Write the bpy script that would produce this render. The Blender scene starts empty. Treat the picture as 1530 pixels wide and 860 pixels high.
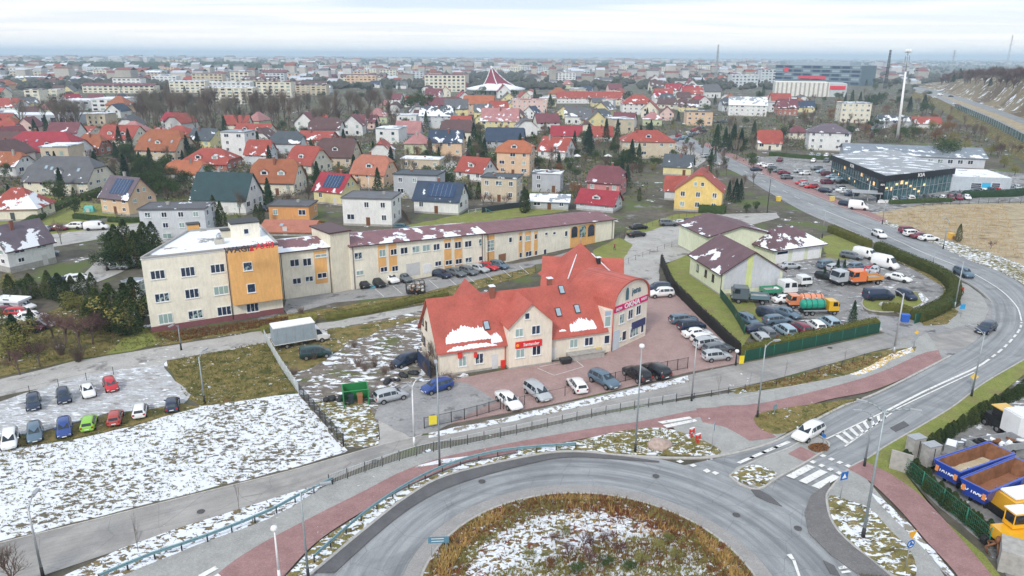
import bpy, bmesh, math, random
from mathutils import Vector, Matrix, noise
R=math.radians; PI=math.pi
SC=bpy.context.scene; COL=SC.collection
# ---------------------------------------------------------------- camera
F=1100.; CH=40.; PITCH=math.atan(348/F); ROLL=R(0.35)
cd=bpy.data.cameras.new('camera'); cam=bpy.data.objects.new('camera',cd); COL.objects.link(cam)
cd.sensor_fit='HORIZONTAL'; cd.sensor_width=36; cd.lens=36*F/1530; cd.clip_start=.5; cd.clip_end=60000
cam.matrix_world=Matrix.Translation((0,0,CH))@Matrix.Rotation(PI/2-PITCH,4,'X')@Matrix.Rotation(ROLL,4,'Z')
SC.camera=cam
# ---------------------------------------------------------------- sky, sun, exposure
SUN_EL=R(38); SUN_AZ=R(205)     # azimuth clockwise from +Y: the sun stands behind the camera, to the left
w=bpy.data.worlds.new('World'); SC.world=w; w.use_nodes=True
N=w.node_tree.nodes; L=w.node_tree.links; N.clear()
def wn(t,**k):
    n=N.new(t)
    for a,b in k.items(): setattr(n,a,b)
    return n
out=wn('ShaderNodeOutputWorld'); bg=wn('ShaderNodeBackground'); bg.inputs[1].default_value=.10
sky=wn('ShaderNodeTexSky',sky_type='NISHITA',sun_disc=False,sun_elevation=SUN_EL,sun_rotation=SUN_AZ)
tc=wn('ShaderNodeTexCoord'); sp=wn('ShaderNodeSeparateXYZ'); L.new(tc.outputs['Generated'],sp.inputs[0])
# cloud deck seen from below: direction divided by its height gives a plane overhead
mx=wn('ShaderNodeMath',operation='MAXIMUM'); L.new(sp.outputs[2],mx.inputs[0]); mx.inputs[1].default_value=.012
ad=wn('ShaderNodeMath',operation='ADD'); L.new(mx.outputs[0],ad.inputs[0]); ad.inputs[1].default_value=.03
dx=wn('ShaderNodeMath',operation='DIVIDE'); dy=wn('ShaderNodeMath',operation='DIVIDE')
L.new(sp.outputs[0],dx.inputs[0]); L.new(ad.outputs[0],dx.inputs[1]); L.new(sp.outputs[1],dy.inputs[0]); L.new(ad.outputs[0],dy.inputs[1])
cb=wn('ShaderNodeCombineXYZ'); L.new(dx.outputs[0],cb.inputs[0]); L.new(dy.outputs[0],cb.inputs[1])
mp=wn('ShaderNodeMapping'); mp.inputs['Scale'].default_value=(.16,.42,1); L.new(cb.outputs[0],mp.inputs[0])
nz=wn('ShaderNodeTexNoise'); nz.inputs['Scale'].default_value=1.25; nz.inputs['Detail'].default_value=6; nz.inputs['Roughness'].default_value=.5; nz.inputs['Distortion'].default_value=.4
L.new(mp.outputs[0],nz.inputs[0])
cr=wn('ShaderNodeValToRGB'); L.new(nz.outputs[0],cr.inputs[0])
e=cr.color_ramp.elements; e[0].position=.40; e[0].color=(4.6,5.6,6.9,1); e[1].position=.62; e[1].color=(8.25,8.1,8.0,1)
hz=wn('ShaderNodeMapRange'); L.new(sp.outputs[2],hz.inputs[0]); hz.inputs[1].default_value=0.0; hz.inputs[2].default_value=.075
hr=wn('ShaderNodeValToRGB'); L.new(hz.outputs[0],hr.inputs[0])
h=hr.color_ramp.elements; h[0].position=0; h[0].color=(6.0,6.9,7.8,1); h[1].position=1; h[1].color=(7.3,7.9,8.7,1)
q=h.new(.22); q.color=(8.3,8.2,8.0,1)
q=h.new(.5); q.color=(8.7,8.3,7.85,1)
q=h.new(.8); q.color=(7.8,8.1,8.6,1)
m1=wn('ShaderNodeMixRGB'); L.new(hr.outputs[0],m1.inputs[1]); L.new(cr.outputs[0],m1.inputs[2])
f1=wn('ShaderNodeMapRange'); L.new(sp.outputs[2],f1.inputs[0]); f1.inputs[1].default_value=.01; f1.inputs[2].default_value=.06; f1.inputs[3].default_value=.15; f1.inputs[4].default_value=.75
L.new(f1.outputs[0],m1.inputs[0])
m2=wn('ShaderNodeMixRGB'); m2.inputs[0].default_value=.88; L.new(sky.outputs[0],m2.inputs[1]); L.new(m1.outputs[0],m2.inputs[2])
L.new(m2.outputs[0],bg.inputs[0]); L.new(bg.outputs[0],out.inputs[0])
sl=bpy.data.lights.new('sun','SUN'); sl.energy=1.5; sl.angle=R(11); sl.color=(1,.94,.86)
so=bpy.data.objects.new('sun',sl); COL.objects.link(so)
so.rotation_euler=(PI/2-SUN_EL,0,PI-SUN_AZ)
vs=SC.view_settings; vs.view_transform='Standard'; vs.look='None'; vs.exposure=.56; vs.gamma=1; vs.use_curve_mapping=False
SC.render.engine='CYCLES'
cy=SC.cycles; cy.max_bounces=5; cy.diffuse_bounces=3; cy.glossy_bounces=2; cy.transmission_bounces=2; cy.volume_bounces=1; cy.transparent_max_bounces=6
cy.use_denoising=True; cy.caustics_reflective=False; cy.caustics_refractive=False
# ---------------------------------------------------------------- pixel (of the 1530x860 photograph) -> point on the ground
_c,_s=math.cos(ROLL),math.sin(ROLL); _cp,_sp=math.cos(PITCH),math.sin(PITCH)
def ray(x,y):
    u=x-765; v=y-430; u,v=u*_c+v*_s,-u*_s+v*_c
    return u,F*_cp-v*_sp,-F*_sp-v*_cp
def G(x,y,z=0.):
    d=ray(x,y); t=(z-CH)/d[2]; return Vector((d[0]*t,d[1]*t,z))
def hgt(bx,by,ty,tx=None):
    b=G(bx,by); d=ray(bx if tx is None else tx,ty); return CH+d[2]*b.y/d[1]
def ppm(x,y):      # pixels per metre at a ground pixel
    g=G(x,y); return F/(g.y*_cp+CH*_sp)
def proj(p):
    x,y,z=p[0],p[1],p[2]-CH; de=y*_cp-z*_sp; v=-(z*_cp+y*_sp)/de*F; u=x/de*F
    return 765+u*_c-v*_s, 430+u*_s+v*_c
# ---------------------------------------------------------------- registry of things
REG=[]
def tag(o,label,cat,group=None,kind=None):
    if label: o['label']=label
    if cat: o['category']=cat
    if group: o['group']=group
    if kind: o['kind']=kind
    if cat and not kind=='structure': REG.append(o)
    return o
def thing(name,label,cat,loc=(0,0,0),rz=0,group=None):
    o=bpy.data.objects.new(name,None); o.empty_display_size=.3; COL.objects.link(o); o.location=loc; o.rotation_euler=(0,0,rz)
    return tag(o,label,cat,group)
def inst(name,me,parent=None,loc=None,rz=0,color=None,sc=None):
    o=bpy.data.objects.new(name,me); COL.objects.link(o)
    if parent: o.parent=parent
    if loc is not None: o.location=loc
    if rz: o.rotation_euler=(0,0,rz)
    if color: o.color=(*color[:3],1)
    if sc: o.scale=sc if hasattr(sc,'__len__') else (sc,sc,sc)
    return o
class MB:
    def __init__(s): s.v=[]; s.f=[]; s.m=[]; s.sm=[]
    def add(s,vs,fs,m=0,smooth=False):
        k=len(s.v); s.v+= [tuple(a) for a in vs]
        for f in fs: s.f.append([k+i for i in f]); s.m.append(m); s.sm.append(smooth)
    def box(s,x0,y0,z0,x1,y1,z1,m=0):
        s.add([(x0,y0,z0),(x1,y0,z0),(x1,y1,z0),(x0,y1,z0),(x0,y0,z1),(x1,y0,z1),(x1,y1,z1),(x0,y1,z1)],
              [(0,3,2,1),(4,5,6,7),(0,1,5,4),(1,2,6,5),(2,3,7,6),(3,0,4,7)],m)
    def obox(s,p,ux,hx,hy,z0,z1,m=0):      # box centred on p in plan, turned so its x axis is ux
        ux=Vector((ux[0],ux[1],0)).normalized(); uy=Vector((-ux.y,ux.x,0)); p=Vector((p[0],p[1],0))
        c=[p-ux*hx-uy*hy,p+ux*hx-uy*hy,p+ux*hx+uy*hy,p-ux*hx+uy*hy]
        s.add([(a.x,a.y,z0) for a in c]+[(a.x,a.y,z1) for a in c],[(0,3,2,1),(4,5,6,7),(0,1,5,4),(1,2,6,5),(2,3,7,6),(3,0,4,7)],m)
    def prism(s,poly,z0,z1,m=0,mt=None,bottom=True):
        n=len(poly); a=sum(poly[i][0]*poly[(i+1)%n][1]-poly[(i+1)%n][0]*poly[i][1] for i in range(n))
        if a<0: poly=poly[::-1]
        s.add([(p[0],p[1],z0) for p in poly]+[(p[0],p[1],z1) for p in poly],[[i,(i+1)%n,n+(i+1)%n,n+i] for i in range(n)],m)
        s.add([(p[0],p[1],z1) for p in poly],[list(range(n))],m if mt is None else mt)
        if bottom: s.add([(p[0],p[1],z0) for p in poly],[list(range(n))[::-1]],m)
    def tube(s,a,b,r0,r1=None,n=6,m=0,cap=True):
        if r1 is None: r1=r0
        a=Vector(a); b=Vector(b); d=(b-a)
        if d.length<1e-6: return
        d.normalize(); t=Vector((0,0,1)) if abs(d.z)<.9 else Vector((1,0,0)); u=d.cross(t).normalized(); v=d.cross(u)
        k=len(s.v)
        for c,r in((a,r0),(b,r1)):
            for i in range(n):
                q=c+u*math.cos(2*PI*i/n)*r+v*math.sin(2*PI*i/n)*r; s.v.append(tuple(q))
        for i in range(n): s.f.append([k+(i+1)%n,k+i,k+n+i,k+n+(i+1)%n]); s.m.append(m); s.sm.append(n>4)
        if cap:
            s.f.append([k+i for i in range(n)]); s.m.append(m); s.sm.append(False)
            s.f.append([k+n+i for i in range(n)][::-1]); s.m.append(m); s.sm.append(False)
    def lathe(s,prof,n=12,c=(0,0),m=0):
        k=len(s.v)
        for r,z in prof:
            for i in range(n): s.v.append((c[0]+r*math.cos(2*PI*i/n),c[1]+r*math.sin(2*PI*i/n),z))
        for j in range(len(prof)-1):
            for i in range(n):
                s.f.append([k+j*n+i,k+j*n+(i+1)%n,k+(j+1)*n+(i+1)%n,k+(j+1)*n+i]); s.m.append(m); s.sm.append(True)
        s.f.append([k+(len(prof)-1)*n+i for i in range(n)]); s.m.append(m); s.sm.append(False)
    def mesh(s,name,mats):
        me=bpy.data.meshes.new(name); me.from_pydata(s.v,[],s.f)
        for x in (mats if isinstance(mats,(list,tuple)) else [mats]): me.materials.append(x)
        me.polygons.foreach_set('material_index',s.m); me.polygons.foreach_set('use_smooth',s.sm); me.update()
        if s.m and (mats[0] if isinstance(mats,(list,tuple)) else mats).name.startswith('roof_'):
            z=[q[2] for q in s.v]; a,b=min(z),max(z); at=me.attributes.new('slope','FLOAT','POINT'); at.data.foreach_set('value',[(q-a)/max(.01,b-a) for q in z])
        return me
    def build(s,name,mats,parent=None,loc=None,rz=0,color=None): return inst(name,s.mesh(name,mats),parent,loc,rz,color)
# ---------------------------------------------------------------- materials
def nm(name):
    m=bpy.data.materials.new(name); m.use_nodes=True; t=m.node_tree; b=t.nodes['Principled BSDF']; b.inputs['Specular IOR Level'].default_value=.3
    return m,t,b
def nd(t,typ,ins=None,**k):
    n=t.nodes.new(typ)
    for a,b in k.items(): setattr(n,a,b)
    if ins:
        for a,b in ins.items():
            if hasattr(b,'is_linked') or hasattr(b,'links'): t.links.new(b,n.inputs[a])
            else: n.inputs[a].default_value=b
    return n
def c4(c): return (c[0],c[1],c[2],1)
def noise_(t,vec,scale,detail=4,rough=.55,dist=0,stretch=None):
    if stretch: vec=nd(t,'ShaderNodeMapping',{'Vector':vec,'Scale':stretch}).outputs[0]
    return nd(t,'ShaderNodeTexNoise',{'Vector':vec,'Scale':scale,'Detail':detail,'Roughness':rough,'Distortion':dist}).outputs[0]
def ramp(t,fac,stops,interp='LINEAR'):
    n=t.nodes.new('ShaderNodeValToRGB'); t.links.new(fac,n.inputs[0]); el=n.color_ramp.elements; n.color_ramp.interpolation=interp
    while len(el)>1: el.remove(el[-1])
    for i,(p,c) in enumerate(stops):
        q=el[0] if i==0 else el.new(p); q.position=p; q.color=c4(c) if hasattr(c,'__len__') else (c,c,c,1)
    return n.outputs[0]
def mixc(t,f,a,b,typ='MIX'):
    n=t.nodes.new('ShaderNodeMixRGB'); n.blend_type=typ
    for i,x in enumerate((f,a,b)):
        if hasattr(x,'links'): t.links.new(x,n.inputs[i])
        else: n.inputs[i].default_value=(c4(x) if hasattr(x,'__len__') else x) if i else x
    return n.outputs[0]
def math_(t,op,a,b=0.,clamp=False):
    n=t.nodes.new('ShaderNodeMath'); n.operation=op; n.use_clamp=clamp
    for i,x in enumerate((a,b)):
        if hasattr(x,'links'): t.links.new(x,n.inputs[i])
        else: n.inputs[i].default_value=x
    return n.outputs[0]
def bump(t,b,hgt_,strength=.3,dist=.05):
    n=nd(t,'ShaderNodeBump',{'Strength':strength,'Distance':dist,'Height':hgt_}); t.links.new(n.outputs[0],b.inputs['Normal'])
def pos(t): return t.nodes.new('ShaderNodeNewGeometry').outputs['Position']
def ocoord(t): return t.nodes.new('ShaderNodeTexCoord').outputs['Object']
SNOW=(.80,.84,.90)
def simple(name,c,rough=.6,metal=0,var=.12,scale=3,spec=.3,obj=True):
    m,t,b=nm(name); v=ocoord(t) if obj else pos(t)
    n=noise_(t,v,scale,5,.6); col=mixc(t,ramp(t,n,[(.3,0),(.7,1)]),[x*(1-var) for x in c],[min(1,x*(1+var)) for x in c])
    t.links.new(col,b.inputs['Base Color']); b.inputs['Roughness'].default_value=rough; b.inputs['Metallic'].default_value=metal; b.inputs['Specular IOR Level'].default_value=spec
    return m
def paintmat(name,rough=.35,metal=0,coat=0,var=.06,scale=2,dirt=0):   # colour comes from the object itself
    m,t,b=nm(name); oi=t.nodes.new('ShaderNodeObjectInfo').outputs['Color']; n=noise_(t,ocoord(t),scale,5,.6)
    col=mixc(t,1.0,oi,ramp(t,n,[(.3,1-var),(.7,1+var)]),'MULTIPLY')
    if dirt:
        n2=noise_(t,pos(t),.6,6,.7); col=mixc(t,math_(t,'MULTIPLY',ramp(t,n2,[(.5,0),(.75,1)]),dirt),col,(.12,.11,.10))
    t.links.new(col,b.inputs['Base Color']); b.inputs['Roughness'].default_value=rough; b.inputs['Metallic'].default_value=metal
    b.inputs['Coat Weight'].default_value=coat; b.inputs['Coat Roughness'].default_value=.08
    return m
# ================================================================ ground materials
def gmat(name,ca,cb,sc=1.5,rough=.9,snow=None,patch=None,fine=.25,bmp=.25,stretch=None,gran=None):
    """ca..cb mottled ground; patch=(colour,scale,lo,hi); snow=(scale,lo,hi,stretch)"""
    m,t,b=nm(name); p=pos(t)
    n1=noise_(t,p,sc,6,.62,0,stretch); n2=noise_(t,p,sc*11,4,.7)
    col=mixc(t,ramp(t,n1,[(.32,0),(.68,1)]),ca,cb)
    col=mixc(t,1.0,col,ramp(t,n2,[(.3,1-fine),(.7,1+fine)]),'MULTIPLY')
    for pt in (patch if isinstance(patch,list) else [patch] if patch else []):
        col=mixc(t,ramp(t,noise_(t,p,pt[1],6,.65,.3,pt[4] if len(pt)>4 else None),[(pt[2],0),(pt[3],1)]),col,pt[0])
    hgt_=n2
    if snow:
        for sn in (snow if isinstance(snow,list) else [snow]):
            s=noise_(t,p,sn[0],6,.66,.5,sn[3] if len(sn)>3 else None); lo=noise_(t,p,sn[0]*.11,4,.6); s=math_(t,'ADD',s,math_(t,'MULTIPLY',math_(t,'SUBTRACT',lo,.5),.34)); f=ramp(t,s,[(sn[1],0),(sn[2],1)])
            col=mixc(t,f,col,SNOW); hgt_=math_(t,'ADD',hgt_,math_(t,'MULTIPLY',f,.8))
    t.links.new(col,b.inputs['Base Color']); b.inputs['Roughness'].default_value=rough
    bump(t,b,hgt_,bmp,.08); return m
def roadmat(name,ca,cb,center=None,uv=False,snow=None,dark=.35):
    """worn asphalt: streaks of wheel tracks run along the road (uv) or round a centre"""
    m,t,b=nm(name); p=pos(t)
    n1=noise_(t,p,.35,6,.6); n2=noise_(t,p,14,3,.7)
    col=mixc(t,ramp(t,n1,[(.3,0),(.7,1)]),ca,cb)
    if center:
        s=nd(t,'ShaderNodeSeparateXYZ',{0:p}); x=math_(t,'SUBTRACT',s.outputs[0],center[0]); y=math_(t,'SUBTRACT',s.outputs[1],center[1])
        r=math_(t,'SQRT',math_(t,'ADD',math_(t,'MULTIPLY',x,x),math_(t,'MULTIPLY',y,y))); a=math_(t,'ARCTAN2',y,x)
        v=nd(t,'ShaderNodeCombineXYZ',{0:math_(t,'MULTIPLY',r,1.1),1:math_(t,'MULTIPLY',a,1.2)}).outputs[0]
        v2=nd(t,'ShaderNodeCombineXYZ',{0:math_(t,'MULTIPLY',r,5.),1:math_(t,'MULTIPLY',a,1.5)}).outputs[0]
    else:
        u=nd(t,'ShaderNodeUVMap').outputs[0]
        v=nd(t,'ShaderNodeMapping',{'Vector':u,'Scale':(1.,.05,1)}).outputs[0]; v2=nd(t,'ShaderNodeMapping',{'Vector':u,'Scale':(4.,.09,1)}).outputs[0]
    s1=noise_(t,v,1.0,3,.6); s2=noise_(t,v2,1.0,4,.7)
    col=mixc(t,ramp(t,s1,[(.35,dark),(.62,0)]),col,(.085,.09,.10)); col=mixc(t,ramp(t,s2,[(.5,0),(.8,.38)]),col,(.42,.42,.42))
    col=mixc(t,ramp(t,s2,[(.25,.35),(.42,0)]),col,(.07,.075,.08))
    col=mixc(t,ramp(t,noise_(t,p,.12,5,.65,.6),[(.5,0),(.62,.35)]),col,(.13,.135,.14)); col=mixc(t,ramp(t,noise_(t,p,.9,6,.7),[(.6,0),(.72,.3)]),col,(.45,.45,.44))
    cr_=nd(t,'ShaderNodeTexVoronoi',{'Vector':p,'Scale':.22},feature='DISTANCE_TO_EDGE').outputs[0]
    col=mixc(t,ramp(t,cr_,[(.0,.45),(.006,0)]),col,(.06,.06,.065))
    col=mixc(t,1.0,col,ramp(t,n2,[(.3,.86),(.7,1.12)]),'MULTIPLY')
    if snow:
        f=ramp(t,noise_(t,p,snow[0],5,.65,.4),[(snow[1],0),(snow[2],1)]); col=mixc(t,f,col,SNOW)
    t.links.new(col,b.inputs['Base Color']); t.links.new(ramp(t,s1,[(.3,.55),(.6,.85)]),b.inputs['Roughness'])
    bump(t,b,n2,.15,.03); return m
def pavermat(name,ca,cb,joint,sc=4.,rowh=.12,snow=None,rot=0.,dirt=.5):
    m,t,b=nm(name); p=pos(t); p2=nd(t,'ShaderNodeMapping',{'Vector':p,'Rotation':(0,0,rot)}).outputs[0]
    br=nd(t,'ShaderNodeTexBrick',{'Vector':p2,'Color1':c4(ca),'Color2':c4(cb),'Mortar':c4(joint),'Scale':sc,'Mortar Size':.018,'Brick Width':.5,'Row Height':.25})
    n=noise_(t,p,.5,7,.68); n3=noise_(t,p,5,5,.7)
    col=mixc(t,ramp(t,n,[(.38,dirt),(.6,0)]),br.outputs[0],[x*.62 for x in ca]); col=mixc(t,ramp(t,n3,[(.52,0),(.75,.45)]),col,[min(1,x*1.5+.06) for x in ca])
    if snow:
        f=ramp(t,noise_(t,p,snow[0],5,.65,.4,snow[3] if len(snow)>3 else None),[(snow[1],0),(snow[2],1)]); col=mixc(t,f,col,SNOW)
    t.links.new(col,b.inputs['Base Color']); b.inputs['Roughness'].default_value=.85; bump(t,b,br.outputs[1],.3,-.01); return m
GRASS=(.13,.145,.035); DRY=(.30,.24,.12); BROWN=(.13,.095,.055)
M={}
M['ground']=gmat('ground_earth',(.07,.068,.048),(.15,.13,.105),.045,.95,[(.22,.645,.66)],[((.10,.13,.04),.07,.52,.6),((.24,.24,.25),.11,.6,.65)],.35)
M['grass']=gmat('grass_winter',(.17,.21,.045),(.25,.26,.075),.5,.95,None,((.21,.17,.08),.35,.5,.68),.35,.5)
M['grassrough']=gmat('grass_rough',(.14,.13,.035),(.27,.20,.08),.9,.95,(1.6,.63,.66),[((.07,.08,.02),.6,.5,.62),((.20,.085,.04),.28,.6,.72)],.45,.7)
M['grasssnow']=gmat('grass_snowy',(.15,.15,.04),(.27,.21,.09),.9,.95,(1.25,.50,.53,(1,1.5,1)),((.10,.08,.03),.8,.52,.62),.4,.7)
M['field']=gmat('field_snow',(.11,.105,.09),(.24,.20,.13),1.1,.95,(1.25,.425,.46,(1,1.5,1)),((.22,.19,.07),.12,.62,.72),.4,.8)
M['versnow']=gmat('verge_snow',(.12,.10,.06),(.25,.19,.09),1.1,.95,(1.5,.43,.46,(1,1.5,1)),None,.4,.8)
M['dryfield']=gmat('field_dry',(.33,.27,.17),(.48,.40,.28),.35,.95,(.3,.70,.73,(1,2.5,1)),((.19,.14,.08),.25,.52,.68,(1,2.2,1)),.22,.6)
M['dirtsnow']=gmat('earth_snowy',(.12,.10,.08),(.25,.22,.19),.8,.9,(.55,.53,.56,(1,1.9,1)),((.11,.13,.04),.2,.55,.64),.3,.6)
M['lotsnow']=gmat('lot_packed_snow',(.36,.36,.36),(.55,.57,.60),.5,.8,(.8,.54,.60,(1,2.6,1)),[((.22,.20,.18),.5,.54,.66,(1,3,1)),((.30,.28,.26),1.6,.55,.62,(1,4,1))],.15,.4)
M['lot']=gmat('lot_asphalt',(.25,.25,.255),(.35,.35,.35),.25,.85,None,((.11,.11,.115),.4,.56,.66),.14,.15)
M['lotwet']=gmat('lot_wet_gravel',(.20,.20,.20),(.31,.305,.30),.3,.7,(.5,.60,.64,(1,2.2,1)),((.09,.088,.085),.25,.52,.62),.2,.3)
M['lane']=gmat('lane_concrete',(.35,.34,.325),(.46,.45,.43),.3,.85,(.8,.66,.68,(1,3,1)),((.17,.16,.155),.35,.56,.68),.12,.2)
M['asphalt']=roadmat('asphalt_road',(.29,.305,.32),(.36,.375,.385),dark=.5)
M['asphaltsnow']=roadmat('asphalt_service',(.31,.295,.28),(.42,.405,.385),snow=(.8,.69,.71),dark=.25)
M['ring']=roadmat('asphalt_ring',(.30,.32,.335),(.38,.395,.41),center=(6.3,47.6),dark=.6)
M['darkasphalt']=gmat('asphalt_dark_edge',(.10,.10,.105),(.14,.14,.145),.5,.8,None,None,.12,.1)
M['paver']=pavermat('paver_grey',(.38,.385,.375),(.46,.46,.445),(.16,.16,.15),4.,snow=(1.6,.70,.72))
M['setts']=pavermat('paver_setts',(.32,.31,.30),(.42,.41,.40),(.16,.16,.16),5.,dirt=.3)
M['settsdark']=pavermat('paver_setts_dark',(.17,.165,.165),(.25,.24,.24),(.09,.09,.09),5.)
M['redpath']=pavermat('paver_red_path',(.33,.185,.18),(.42,.26,.25),(.18,.11,.11),5.,snow=(1.2,.70,.73))
M['redlot']=pavermat('paver_red_lot',(.37,.25,.235),(.46,.33,.31),(.22,.16,.15),3.,dirt=.35)
M['kerb']=simple('kerb_concrete',(.42,.41,.39),.85,0,.2,2,obj=False)
M['white']=gmat('road_paint',(.70,.70,.68),(.80,.80,.78),2,.6,None,((.35,.35,.35),3.,.55,.66),.08,.05)
M['bluepaint']=gmat('road_paint_blue',(.10,.40,.55),(.16,.50,.66),2,.6)
M['yellow']=gmat('gravel_yellow_leaf',(.55,.36,.10),(.70,.52,.20),3,.9,(2,.5,.53))
M['snow']=gmat('snow_bank',(.70,.74,.81),(.84,.88,.94),1.5,.7,None,[((.27,.24,.20),1.1,.52,.56),((.16,.15,.07),2.3,.60,.63)],.05,.6)
# ================================================================ ground builders
LV={}
def smooth(pts,n=5,closed=False):
    P=[Vector(p) for p in pts]; o=[]; N_=len(P)
    for i in range(N_ if closed else N_-1):
        g=(lambda k:P[k%N_]) if closed else (lambda k:P[max(0,min(N_-1,k))])
        a,b,c,d=g(i-1),g(i),g(i+1),g(i+2)
        for j in range(n):
            t=j/n; o.append(.5*((2*b)+(c-a)*t+(2*a-5*b+4*c-d)*t*t+(3*b-a-3*c+d)*t*t*t))
    if not closed: o.append(P[-1])
    return o
def gp(pts,z=0): return [p if len(p)==3 else G(p[0],p[1],z) for p in pts]
def jitter(pts,amt,step=1.2,seed=0):
    o=[]; n=len(pts)
    for i in range(n):
        a,b=pts[i],pts[(i+1)%n]; k=min(60,max(1,int((b-a).length/step)))
        for j in range(k):
            p=a.lerp(b,j/k); q=p*.45+Vector((seed*7.1,3,1)); o.append(p+Vector((noise.noise(q),noise.noise(q+Vector((31,7,9))),0))*amt*(1 if j else .4))
    return o
def sheet(name,pts,mat,z=.03,sm=0,jit=0,px=True,label=None,kind='structure'):
    lv=LV.get(z,0); LV[z]=lv+1; zz=z+lv*.004
    P=gp(pts) if px else [Vector((p[0],p[1],0)) for p in pts]
    if sm: P=smooth(P,sm,True)
    if jit: P=jitter(P,jit,seed=len(LV)+lv)
    bm=bmesh.new(); vs=[bm.verts.new((p.x,p.y,zz)) for p in P]; f=bm.faces.new(vs)
    if f.normal.z<0: f.normal_flip()
    bm.normal_update()
    if f.normal.z<0: f.normal_flip()
    r=bmesh.ops.extrude_face_region(bm,geom=[f]); 
    for v in [g for g in r['geom'] if isinstance(g,bmesh.types.BMVert)]: v.co.z=zz
    for v in vs: v.co.z=min(0,zz)-.25
    bmesh.ops.recalc_face_normals(bm,faces=bm.faces[:])
    bmesh.ops.triangulate(bm,faces=[g for g in bm.faces if len(g.verts)>4],ngon_method='EAR_CLIP')
    me=bpy.data.meshes.new(name); bm.to_mesh(me); bm.free(); me.materials.append(M[mat])
    o=bpy.data.objects.new(name,me); COL.objects.link(o); o['kind']=kind
    return o
def resample(P,n):
    d=[0]
    for i in range(1,len(P)): d.append(d[-1]+(P[i]-P[i-1]).length)
    o=[]; k=0
    for j in range(n):
        s=d[-1]*j/(n-1)
        while k<len(d)-2 and d[k+1]<s: k+=1
        q=(s-d[k])/max(1e-6,d[k+1]-d[k]); o.append(P[k].lerp(P[k+1],min(1,q)))
    return o
def ribbon(name,Lp,Rp,mat,z=.06,n=80,px=True,zf=None):
    lv=LV.get(z,0); LV[z]=lv+1; zz=z+lv*.004
    A=resample(smooth(gp(Lp) if px else [Vector(p) for p in Lp],6),n); B=resample(smooth(gp(Rp) if px else [Vector(p) for p in Rp],6),n)
    me=bpy.data.meshes.new(name); v=[]; f=[]; uv=[]; s=0; K=4
    for i in range(n):
        if i: s+=((A[i]+B[i])*.5-(A[i-1]+B[i-1])*.5).length
        wd=(A[i]-B[i]).length
        for k in range(K+1):
            p=A[i].lerp(B[i],k/K); v.append((p.x,p.y,zz if zf is None else zf+zz)); uv.append((wd*k/K,s))
    for i in range(n-1):
        for k in range(K): f.append([i*(K+1)+k,i*(K+1)+k+1,(i+1)*(K+1)+k+1,(i+1)*(K+1)+k])
    me.from_pydata(v,[],f); me.materials.append(M[mat]); ul=me.uv_layers.new(name='UVMap')
    for lp in me.loops: ul.data[lp.index].uv=uv[lp.vertex_index]
    if me.polygons[0].normal.z<0: me.flip_normals()
    o=bpy.data.objects.new(name,me); COL.objects.link(o); o['kind']='structure'; return o,A,B
def kerb(name,P,wd=.16,h=.17,mat='kerb',px=True,sm=5,z0=-.1):
    if px: P=gp(P)
    if sm and len(P)>2: P=smooth(P,sm)
    v=[];f=[]; n=len(P)
    for i,p in enumerate(P):
        t=(P[min(i+1,n-1)]-P[max(i-1,0)]); t.z=0; t.normalize(); s=Vector((-t.y,t.x,0))*wd/2
        for a,zz in((-1,z0),(-1,h-.02),(-.8,h),(.8,h),(1,h-.02),(1,z0)): v.append((p.x+s.x*a,p.y+s.y*a,zz))
    for i in range(n-1):
        for k in range(5): f.append([i*6+k,(i+1)*6+k,(i+1)*6+k+1,i*6+k+1])
    f.append([0,1,2,3,4,5]); f.append([(n-1)*6+k for k in (5,4,3,2,1,0)])
    me=bpy.data.meshes.new(name); me.from_pydata(v,[],f); me.materials.append(M[mat]); me.update()
    o=bpy.data.objects.new(name,me); COL.objects.link(o); o['kind']='structure'; return o
def marks(name,quads,mat='white',z=.115,px=True):
    mb=MB()
    for q in quads:
        P=gp(q) if px else q; a=sum(P[i].x*P[(i+1)%len(P)].y-P[(i+1)%len(P)].x*P[i].y for i in range(len(P)))
        if a<0: P=P[::-1]
        mb.add([(p.x,p.y,z) for p in P],[list(range(len(P)))])
    o=mb.build(name,M[mat]); o['kind']='structure'; return o
def stripe(P,wd,px=True,sm=3,dash=None):
    """strip quads along a polyline; dash=(on,off) metres"""
    P=gp(P) if px else P
    if sm and len(P)>2: P=smooth(P,sm)
    tot=sum((P[i+1]-P[i]).length for i in range(len(P)-1)); P=resample(P,max(2,int(tot/.5)+1)); st=tot/(len(P)-1); q=[]
    for i in range(len(P)-1):
        if dash and (i*st)%(dash[0]+dash[1])>dash[0]: continue
        t=(P[i+1]-P[i]).normalized(); s=Vector((-t.y,t.x,0))*wd/2
        q.append([P[i]-s,P[i+1]-s,P[i+1]+s,P[i]+s])
    return q
# ================================================================ the ground
def big_ground():
    mb=MB(); X=[-9000,-4000,-1800,-800,-350,-120,0,120,350,800,1800,4000,9000]; Y=[-60,20,120,300,700,1500,3000,6000,11000,17000]
    for i,y in enumerate(Y):
        for x in X: mb.v.append((x,y,0))
    k=len(X)
    for i in range(len(Y)-1):
        for j in range(k-1): mb.f.append([i*k+j,i*k+j+1,(i+1)*k+j+1,(i+1)*k+j]); mb.m.append(0); mb.sm.append(False)
    mb.build('ground',M['ground'])['kind']='structure'
big_ground()
C0=Vector((6.3,47.6,0))
def arc(r,a0,a1,n=40,c=C0): return [Vector((c.x+r*math.cos(R(a0+(a1-a0)*i/n)),c.y+r*math.sin(R(a0+(a1-a0)*i/n)),0)) for i in range(n+1)]
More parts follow.
